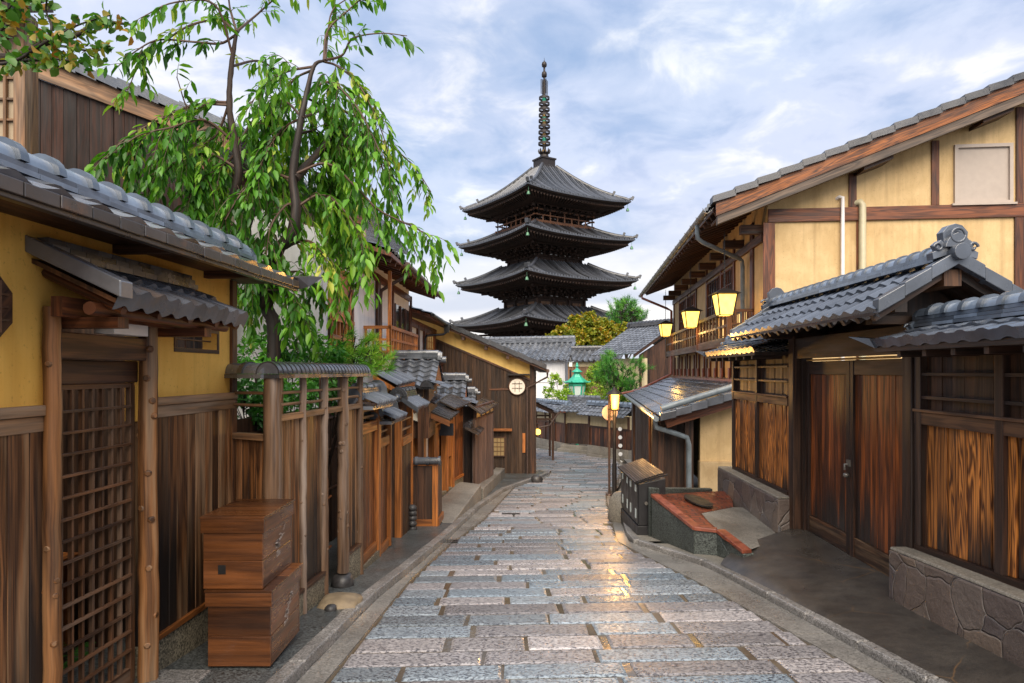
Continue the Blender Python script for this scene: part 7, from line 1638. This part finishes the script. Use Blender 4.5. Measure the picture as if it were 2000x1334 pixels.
branches = [
    ([(466, 340, 0), (440, 320, .5), (420, 345, .8), (410, 400, .9)], 1.3, .6),
    ([(460, 300, 0), (430, 330, -.5), (390, 350, -.8), (370, 400, -.9)], 1.3, .6),
    ([(590, 230, -.2), (555, 250, -.6), (520, 300, -.9), (505, 370, -1.0)], 1.4, .7),
    ([(585, 260, -.2), (620, 260, .3), (650, 310, .6), (665, 380, .7)], 1.4, .7),
    ([(597, 190, -.1), (630, 210, .2), (670, 260, .1), (700, 330, 0)], 1.3, .7),
    ([(478, 450, .1), (450, 440, .5), (425, 450, .7), (410, 480, .7)], 1.2, .45),
    ([(572, 340, -.2), (600, 330, .5), (635, 350, .7), (655, 400, .8), (665, 440, .8)], 1.2, .55),
    ([(500, 520, .1), (470, 500, -.6), (450, 520, -.9), (440, 560, -1.0)], .8, .35),
    ([(520, 600, .15), (550, 560, -.6), (570, 590, -.9), (575, 620, -.9)], 1.2, .45),
    ([(541, 490, -.2), (520, 470, -.7), (490, 490, -1.0), (475, 530, -1.0)], 1.2, .5),
    ([(578, 405, -.3), (560, 400, -.9), (530, 440, -1.2), (520, 500, -1.2)], 1.2, .6),
    ([(448, 200, 0), (425, 260, -.4), (390, 290, -.6), (360, 350, -.7)], 1.1, .55),
    ([(590, 230, -.2), (560, 200, .3), (530, 200, .5), (500, 260, .6)], 1.1, .5),
    ([(466, 340, 0), (440, 320, .5), (420, 345, .8), (410, 400, .9)], 1.3, .6),
    ([(460, 300, 0), (430, 330, -.5), (390, 350, -.8), (370, 400, -.9)], 1.3, .6),
    ([(590, 230, -.2), (555, 250, -.6), (520, 300, -.9), (505, 370, -1.0)], 1.4, .7),
    ([(585, 260, -.2), (620, 260, .3), (650, 310, .6), (665, 380, .7)], 1.4, .7),
    ([(597, 190, -.1), (630, 210, .2), (670, 260, .1), (700, 330, 0)], 1.3, .7),
    ([(478, 450, .1), (450, 440, .5), (425, 450, .7), (410, 480, .7)], 1.2, .45),
    ([(572, 340, -.2), (600, 330, .5), (640, 360, .7), (660, 410, .8), (670, 450, .8)], 1.4, .65),   # arching side branches; the numbers are density of hanging twigs and their length
    ([(462, 65, 0), (430, 40, -.3), (370, 50, -.6), (310, 90, -.8), (275, 120, -.9), (250, 175, -1.0)], .55, .25),
    ([(458, 70, 0), (430, 85, -.4), (380, 82, -.7), (310, 78, -.9), (265, 100, -1), (230, 130, -1.1)], .5, .25),
    ([(462, 62, 0), (450, 20, -.2), (440, -20, -.3), (400, -30, -.5)], .5, .3),
    ([(462, 62, 0), (500, 30, .3), (540, -5, .5), (590, -40, .6)], .45, .22),
    ([(455, 110, 0), (420, 10, -.8), (340, 5, -1.0), (275, 35, -1.2)], .5, .25),
    ([(450, 130, 0), (510, 120, .4), (560, 160, .8), (590, 215, 1.0)], .5, .3),
    ([(450, 200, 0), (410, 200, -.5), (370, 215, -.8), (345, 150, -.9)], .4, .2),
    ([(452, 205, 0), (380, 205, -.6), (310, 235, -1.0), (245, 270, -1.2), (210, 310, -1.3)], 1.2, .55),
    ([(460, 280, 0), (400, 235, -.8), (330, 250, -1.3), (270, 265, -1.5), (225, 300, -1.6)], 1.3, .6),
    ([(455, 250, 0), (420, 250, .4), (360, 265, .7), (300, 300, .8)], 1.2, .6),
    ([(466, 330, 0), (410, 300, -.6), (360, 310, -1.0), (310, 345, -1.2), (280, 390, -1.3)], 1.3, .6),
    ([(460, 290, 0), (500, 230, .4), (540, 230, .8), (570, 260, 1.0)], 1.1, .6),
    ([(613, 130, 0), (560, 140, -.4), (520, 165, -.6), (480, 215, -.8)], 1.1, .55),
    ([(613, 135, 0), (570, 160, .4), (530, 230, .8), (505, 290, .9)], 1.2, .7),
    ([(632, 120, .1), (660, 130, -.2), (700, 165, -.4), (735, 230, -.6), (760, 300, -.7)], 1.2, .6),
    ([(597, 190, -.1), (640, 160, -.5), (690, 200, -.8), (730, 270, -1.0), (760, 350, -1.1)], 1.3, .6),
    ([(590, 230, -.2), (660, 210, .5), (720, 260, .9), (770, 290, 1.1), (812, 330, 1.2), (842, 375, 1.2)], .7, .35),
    ([(575, 340, -.25), (640, 320, -.7), (700, 370, -1.0), (740, 410, -1.2), (800, 440, -1.2), (838, 460, -1.2)], .9, .55),
    ([(655, 240, .5), (700, 260, .7), (740, 310, .9), (760, 380, 1.0), (790, 440, 1.0), (818, 510, 1.0)], .8, .32),
    ([(632, 120, .1), (640, 60, .2), (680, 20, .3), (720, -15, .3)], .4, .2),
    ([(632, 118, .1), (668, 108, 0), (690, 75, -.1), (745, 65, -.2), (795, 70, -.2)], .35, .16),
    ([(635, 118, .1), (640, 70, .3), (650, 20, .4), (690, -10, .5)], .4, .22),
    ([(578, 405, -.3), (630, 380, -.9), (680, 420, -1.2), (700, 460, -1.3), (708, 500, -1.3)], 1.2, .5),
    ([(541, 490, -.2), (600, 470, -.8), (632, 500, -1.1), (642, 540, -1.1)], 1.3, .5),
    ([(575, 350, -.25), (520, 340, -.8), (470, 380, -1.1), (440, 430, -1.2)], 1.2, .6),
    ([(512, 370, .7), (560, 370, 1.0), (620, 400, 1.2), (660, 440, 1.3), (675, 480, 1.3)], 1.3, .5),
    ([(500, 400, .6), (460, 400, .9), (420, 410, 1.0), (395, 440, 1.0)], 1.2, .5),
    ([(466, 340, 0), (520, 330, -.3), (560, 350, -.6), (600, 420, -.8)], 1.2, .7),
    ([(520, 600, .15), (500, 560, .4), (480, 570, .6), (470, 600, .6)], 1.3, .5),
    ([(535, 540, 0), (580, 530, .4), (605, 545, .6), (618, 570, .7)], 1.3, .5),
    ([(541, 495, -.2), (510, 560, -.5), (560, 570, -.7), (585, 610, -.7)], 1.3, .55),
]
mb = MB()
for pts, r0, r1, _ in limbs:
    sp = smooth(pts, 6); mb.tube(sp, lambda u, r0=r0, r1=r1: r0 + (r1 - r0) * u, 10, rough=.14)
mb.build('trunk', M['bark'], wc)
bm, lv = MB(), MB(); nleaf = 0
def hang(p, d, ln, tint0):
    global nleaf
    n = max(4, int(ln / .055)); pts = [p]; v = d.normalized() * .055
    for i in range(n):
        v = (v + V(rnd(-.006, .006), rnd(-.006, .006), -.012)).normalized() * .055; p = p + v; pts.append(p)
    bm.tube(pts, lambda u: .0042 - .0028 * u, 4, (.5, .5), False)
    for i in range(1, len(pts)):
        for q in range(1 if rnd(0, 1) < .8 else 2):
            dd = (pts[i] - pts[i - 1]).normalized(); sd = rv(); sd = (sd - dd * sd.dot(dd)).normalized()
            ld = (dd * .35 + sd * .75 + V(0, 0, -.75)).normalized(); L = rnd(.10, .185)
            leaf(lv, pts[i], ld, (sd + V(rnd(-.5, .5), rnd(-.5, .5), .5)), L, L * rnd(.25, .36), (min(1, max(0, tint0 + rnd(-.28, .28))), 0)); nleaf += 1
for pts, dens, ln in branches:
    sp = smooth([T(pts[0][0], pts[0][1], pts[0][2])] + [T(q[0], q[1], q[2] * .7 + .35) for q in pts[1:]], 7); bm.tube(sp, lambda u: .016 - .011 * u, 6, (.3, .5), False)
    L = sum((sp[i + 1] - sp[i]).length for i in range(len(sp) - 1)); n = int(L * 8.8 * (dens * 1.7 if dens <= .56 else dens)) + 3; t0 = rnd(.25, .7)
    for k in range(n):
        u = (k + rnd(0, 1)) / n; u = .12 + .88 * u; i = min(int(u * (len(sp) - 1)), len(sp) - 2); p = sp[i].lerp(sp[i + 1], u * (len(sp) - 1) - i)
        d = (sp[i + 1] - sp[i]).normalized() * .8 + V(rnd(-.8, .8), rnd(-.8, .8), rnd(-.1, .5)); hang(p, d, ln * rnd(.6, 1.35), t0 + rnd(-.2, .2))
bm.build('twigs', M['twig'], wc); lv.build('foliage', M['cherry'], wc)
# ---- persimmon-like tree reaching in at the top left corner
ct = thing('turning_tree', 'tree with orange and green rounded leaves reaching in at the top left corner', 'tree', V(-5.4, 4.9, gz(4.9)))
CYp = 4.7
brs = [[(-420, 500, .3), (-330, 260, .2), (-200, 160, .1), (-60, 120, 0), (40, 110, 0), (85, 85, 0), (140, 72, 0), (200, 45, 0), (255, 48, 0)], [(-60, 120, 0), (20, 122, -.2), (90, 82, -.3), (150, 50, -.3), (215, 30, -.3)], [(-60, 100, .1), (0, 60, .2), (40, 20, .3), (60, -30, .3)], [(40, 110, 0), (110, 90, .2), (180, 100, .3), (215, 90, .3)], [(-30, 115, 0), (60, 118, -.2), (110, 115, -.3), (170, 125, -.3)], [(60, 100, 0), (100, 60, .1), (90, 20, .2), (95, -20, .2)], [(-60, 120, 0), (0, 40, -.2), (30, 0, -.3)]]
bm, lv = MB(), MB()
for bi, pts in enumerate(brs):
    sp = smooth([P(a, b, CYp + c) for a, b, c in pts], 6); bm.tube(sp, lambda u, bi=bi: (.05 - .042 * u) if bi == 0 else .013 - .009 * u, 7, (.6, .5), False)
    for i in range(8 if bi == 0 else 3, len(sp)):
        if bi == 0 and i < 26: continue
        for q in range(4):
            p = sp[i] + rv() * rnd(.02, .10); d = rv() + V(.2, 0, -.45); L = rnd(.05, .085)
            leaf(lv, p, d, rv() + V(0, 0, 1), L, L * rnd(.6, .85), (rnd(0, 1) ** 1.0, 0), .15)
bm.build('trunk', M['bark'], ct); lv.build('foliage', M['amber'], ct)
# ---- generic leafy crowns
def crown_tree(name, label, base, blobs, n, L, mat, aspect=.5, trunk_r=.05, group=None, droop=-.1, tr=True, zs=.8, shell=.55):
    t = thing(name, label, 'shrub' if 'shrub' in name else 'tree', base, group); bm, lv = MB(), MB(); top = Vector(base)
    tot = sum(r ** 2 for _, r in blobs)
    for c, r in blobs:
        c = Vector(c); a = Vector(base); m = a.lerp(c, .5) + V(rnd(-.1, .1) * r, rnd(-.1, .1) * r, r * .1)
        bm.tube(smooth([a, m, c], 5), lambda u: trunk_r * (1 - .8 * u), 6, (.5, .5), False)
        for k in range(4):
            e = c + rv() * r * .8; bm.tube([c.lerp(m, .25), c.lerp(e, .5) + V(0, 0, .05 * r), e], [trunk_r * .3, trunk_r * .2, trunk_r * .08], 4, (.5, .5), False)
        cnt = int(n * r * r / tot); ncl = max(5, cnt // 26); per = max(1, cnt // ncl)
        for k in range(ncl):
            o = rv(); rr = r * rnd(shell, 1.05); cc = c + V(o.x, o.y, o.z * zs) * rr; cr = r * rnd(.16, .32); tn = rnd(.2, .75) + .15 * o.z
            for q in range(per):
                p = cc + rv() * cr * rnd(.1, 1); p.z -= 0
                d = (p - cc).normalized() * .8 + o * .3 + V(rnd(-.4, .4), rnd(-.4, .4), droop + rnd(-.4, .3))
                leaf(lv, p, d, rv() + V(0, 0, 1), L * rnd(.7, 1.25), L * aspect * rnd(.8, 1.2), (min(1, max(0, tn + rnd(-.25, .25))), 0), .15)
    if tr: bm.build('trunk', M['bark'], t)
    lv.build('foliage', mat, t); return t
# shrubs in the garden behind the log fence
crown_tree('garden_shrub', 'bright green small-leaved shrub rising behind the log fence coping', V(-2.7, 7.9, gz(7.9)), [(P(520, 690, 7.7), .33), (P(575, 680, 7.9), .33), (P(620, 690, 8.0), .32), (P(500, 740, 7.4), .30), (P(560, 745, 7.6), .3), (P(640, 745, 7.9), .28)], 3400, .062, M['shrub'], .5, .025)
crown_tree('garden_shrub', 'low fern-like green shrub seen through the open rails of the log fence', V(-2.45, 6.6, gz(6.6)), [(P(480, 800, 6.4), .22), (P(520, 790, 6.6), .24), (P(580, 790, 6.8), .24), (P(630, 775, 6.9), .2), (P(470, 760, 6.3), .15)], 1500, .07, M['fern'], .42, .02)
crown_tree('garden_shrub', 'light green maple sprig in front of the white house wall', V(-2.75, 9.1, gz(9)), [(P(690, 520, 9.0), .18), (P(700, 545, 8.8), .13), (P(660, 500, 9.2), .22)], 700, .06, M['yshrub'], .5, .02)
# pines: tufts of needles
def pine(name, label, base, tufts, L, mat, nn=34, trunk_r=.05, spread=.9, twig=True, width=.0035, group=None):
    t = thing(name, label, 'tree', base, group); bm, lv = MB(), MB()
    for c, d, m in tufts:
        c = Vector(c); d = Vector(d).normalized(); a = Vector(base)
        for q in range(m):
            cc = c + rv() * L * .9; dd = (d + rv() * .6).normalized(); tn = rnd(.15, .9); bm.tube([cc - dd * L * 1.4, cc], [.006 * L / .1, .003 * L / .1], 4, (.4, .5), False)
            for k in range(nn):
                p = cc - dd * L * rnd(0, .9); o = (dd * rnd(.35, 1.2) + rv() * spread).normalized(); s = o.cross(rv()).normalized() * width * L / .1; e = p + o * L * rnd(.7, 1.1)
                lv.poly((p - s, p + s, e), None, (min(1, max(0, tn + rnd(-.2, .2))), 0))
    lv.build('foliage', mat, t)
    cs = [Vector(c) for c, _, _ in tufts]; mid = sum(cs, V(0, 0, 0)) / len(cs); a = Vector(base)
    bm.tube(smooth([a, a.lerp(mid, .55) + V(.04, .02, 0), mid], 6), lambda u: trunk_r * (1 - .6 * u), 7, (.5, .5), False)
    for c in cs[::2]: bm.tube(smooth([a.lerp(mid, .6), mid.lerp(c, .6) + V(0, 0, .03), c], 4), lambda u: trunk_r * .4 * (1 - .7 * u), 5, (.5, .5), False)
    bm.build('trunk', M['bark'], t); return t
tf = []
for px, py, y_, dx, dz in ((640, 690, 8.3, .4, .6), (665, 680, 8.2, .6, .5), (690, 690, 8.2, .8, .4), (710, 680, 8.2, .9, .6), (730, 700, 8.1, 1, .3), (745, 690, 8.2, 1, .6), (700, 715, 8.1, .9, .1), (670, 715, 8.2, .6, .2), (725, 712, 8.0, 1, .1), (650, 710, 8.3, .3, .3), (755, 705, 8.1, 1, .2), (738, 666, 8.3, .7, .7), (690, 665, 8.4, .4, .9), (620, 700, 8.4, .1, .6)):
    tf.append((P(px, py, y_), (dx, rnd(-.4, .2), dz), 6))
pine('garden_pine', 'bright green pine branch with long needles above the end of the log fence', V(-2.75, 8.6, gz(8.6)), tf, .13, M['needle'], 46, .03)
tf = []
for i in range(26):
    a = rnd(0, 6.28); r = rnd(.2, 1); px, py = 1215 + 65 * r * math.cos(a), 722 + 34 * r * math.sin(a); tf.append((P(px, py, 31 + rnd(-.8, .8)), (math.cos(a) * .6, rnd(-.3, .3), .7), 7))
pine('street_pine', 'green cloud-pruned pine rising over the low tiled wall by the street lamp', V(4.9, 32.5, -2.3), tf, .28, M['pine'], 40, .09)
tf = []
for i in range(46):
    a = rnd(0, 6.28); r = rnd(.1, 1) ** .7; px, py = 1220 + 36 * r * math.cos(a), 615 + 30 * r * math.sin(a) - 3; tf.append((P(px, py, 66 + rnd(-1.5, 1.5)), (math.cos(a) * .7, rnd(-.3, .3), .9), 6))
pine('tall_pine', 'dark green pine crown against the sky, right of the pagoda', V(11.3, 66, -4), tf, .55, M['pine'], 26, .22)
# turning maple in front of the pagoda
bl_ = [(P(px, py, 60 + dy), r) for px, py, dy, r in ((1105, 648, 0, 1.0), (1135, 635, .5, 1.1), (1165, 630, 0, 1.0), (1095, 665, -.5, .9), (1130, 660, -.6, 1.2), (1165, 655, -.4, 1.2), (1200, 650, .3, 1.1), (1225, 660, 0, .9), (1180, 672, -.4, 1.1), (1150, 618, .6, .7), (1240, 665, .2, .7), (1082, 655, 0, .6), (1075, 668, 0, .4), (1252, 655, 0, .4), (1120, 622, .3, .6), (1185, 632, 0, .7), (1212, 638, 0, .6), (1205, 675, 0, .9), (1110, 680, 0, .9), (1150, 680, 0, 1))]
crown_tree('maple', 'orange and yellow turning maple crown in front of the pagoda base', V(7.0, 60, -4), bl_, 15000, .22, M['maple'], .8, .16, None, -.05, True, .5)
# yellow-green shrub below the storehouse
crown_tree('street_shrub', 'yellow-green leafy shrub hugging the green copper lantern', V(3.3, 37.6, -2.4), [(P(px, py, 37 + d), r) for px, py, d, r in ((1085, 742, .5, .42), (1076, 766, .5, .42), (1100, 772, 0, .5), (1122, 790, -.4, .42), (1140, 792, -.4, .42), (1092, 788, 0, .42), (1152, 782, .2, .45), (1175, 770, .5, .5), (1160, 730, 1.5, .5), (1150, 755, 1.2, .5), (1180, 745, 1.5, .5), (1168, 715, 1.8, .42), (1110, 760, .8, .4))], 6500, .12, M['yshrub'], .55, .03)
crown_tree('street_shrub', 'yellow-green shrub lit golden behind the street lamp head', V(5.1, 32.4, -2.3), [(P(px, py, 31.8 + d), r) for px, py, d, r in ((1205, 780, .5, .4), (1215, 800, .3, .35), (1190, 775, .6, .35), (1225, 780, .8, .35), (1215, 755, .8, .4))], 1500, .12, M['yshrub'], .5, .03)
crown_tree('garden_tree', 'far off dark green tree behind the dark board house', V(-14, 150, -5), [(V(-14 + 3 * k, 150, -2 + rnd(0, 2)), 3.0) for k in range(3)], 1500, .7, M['pine'], .6, .3)
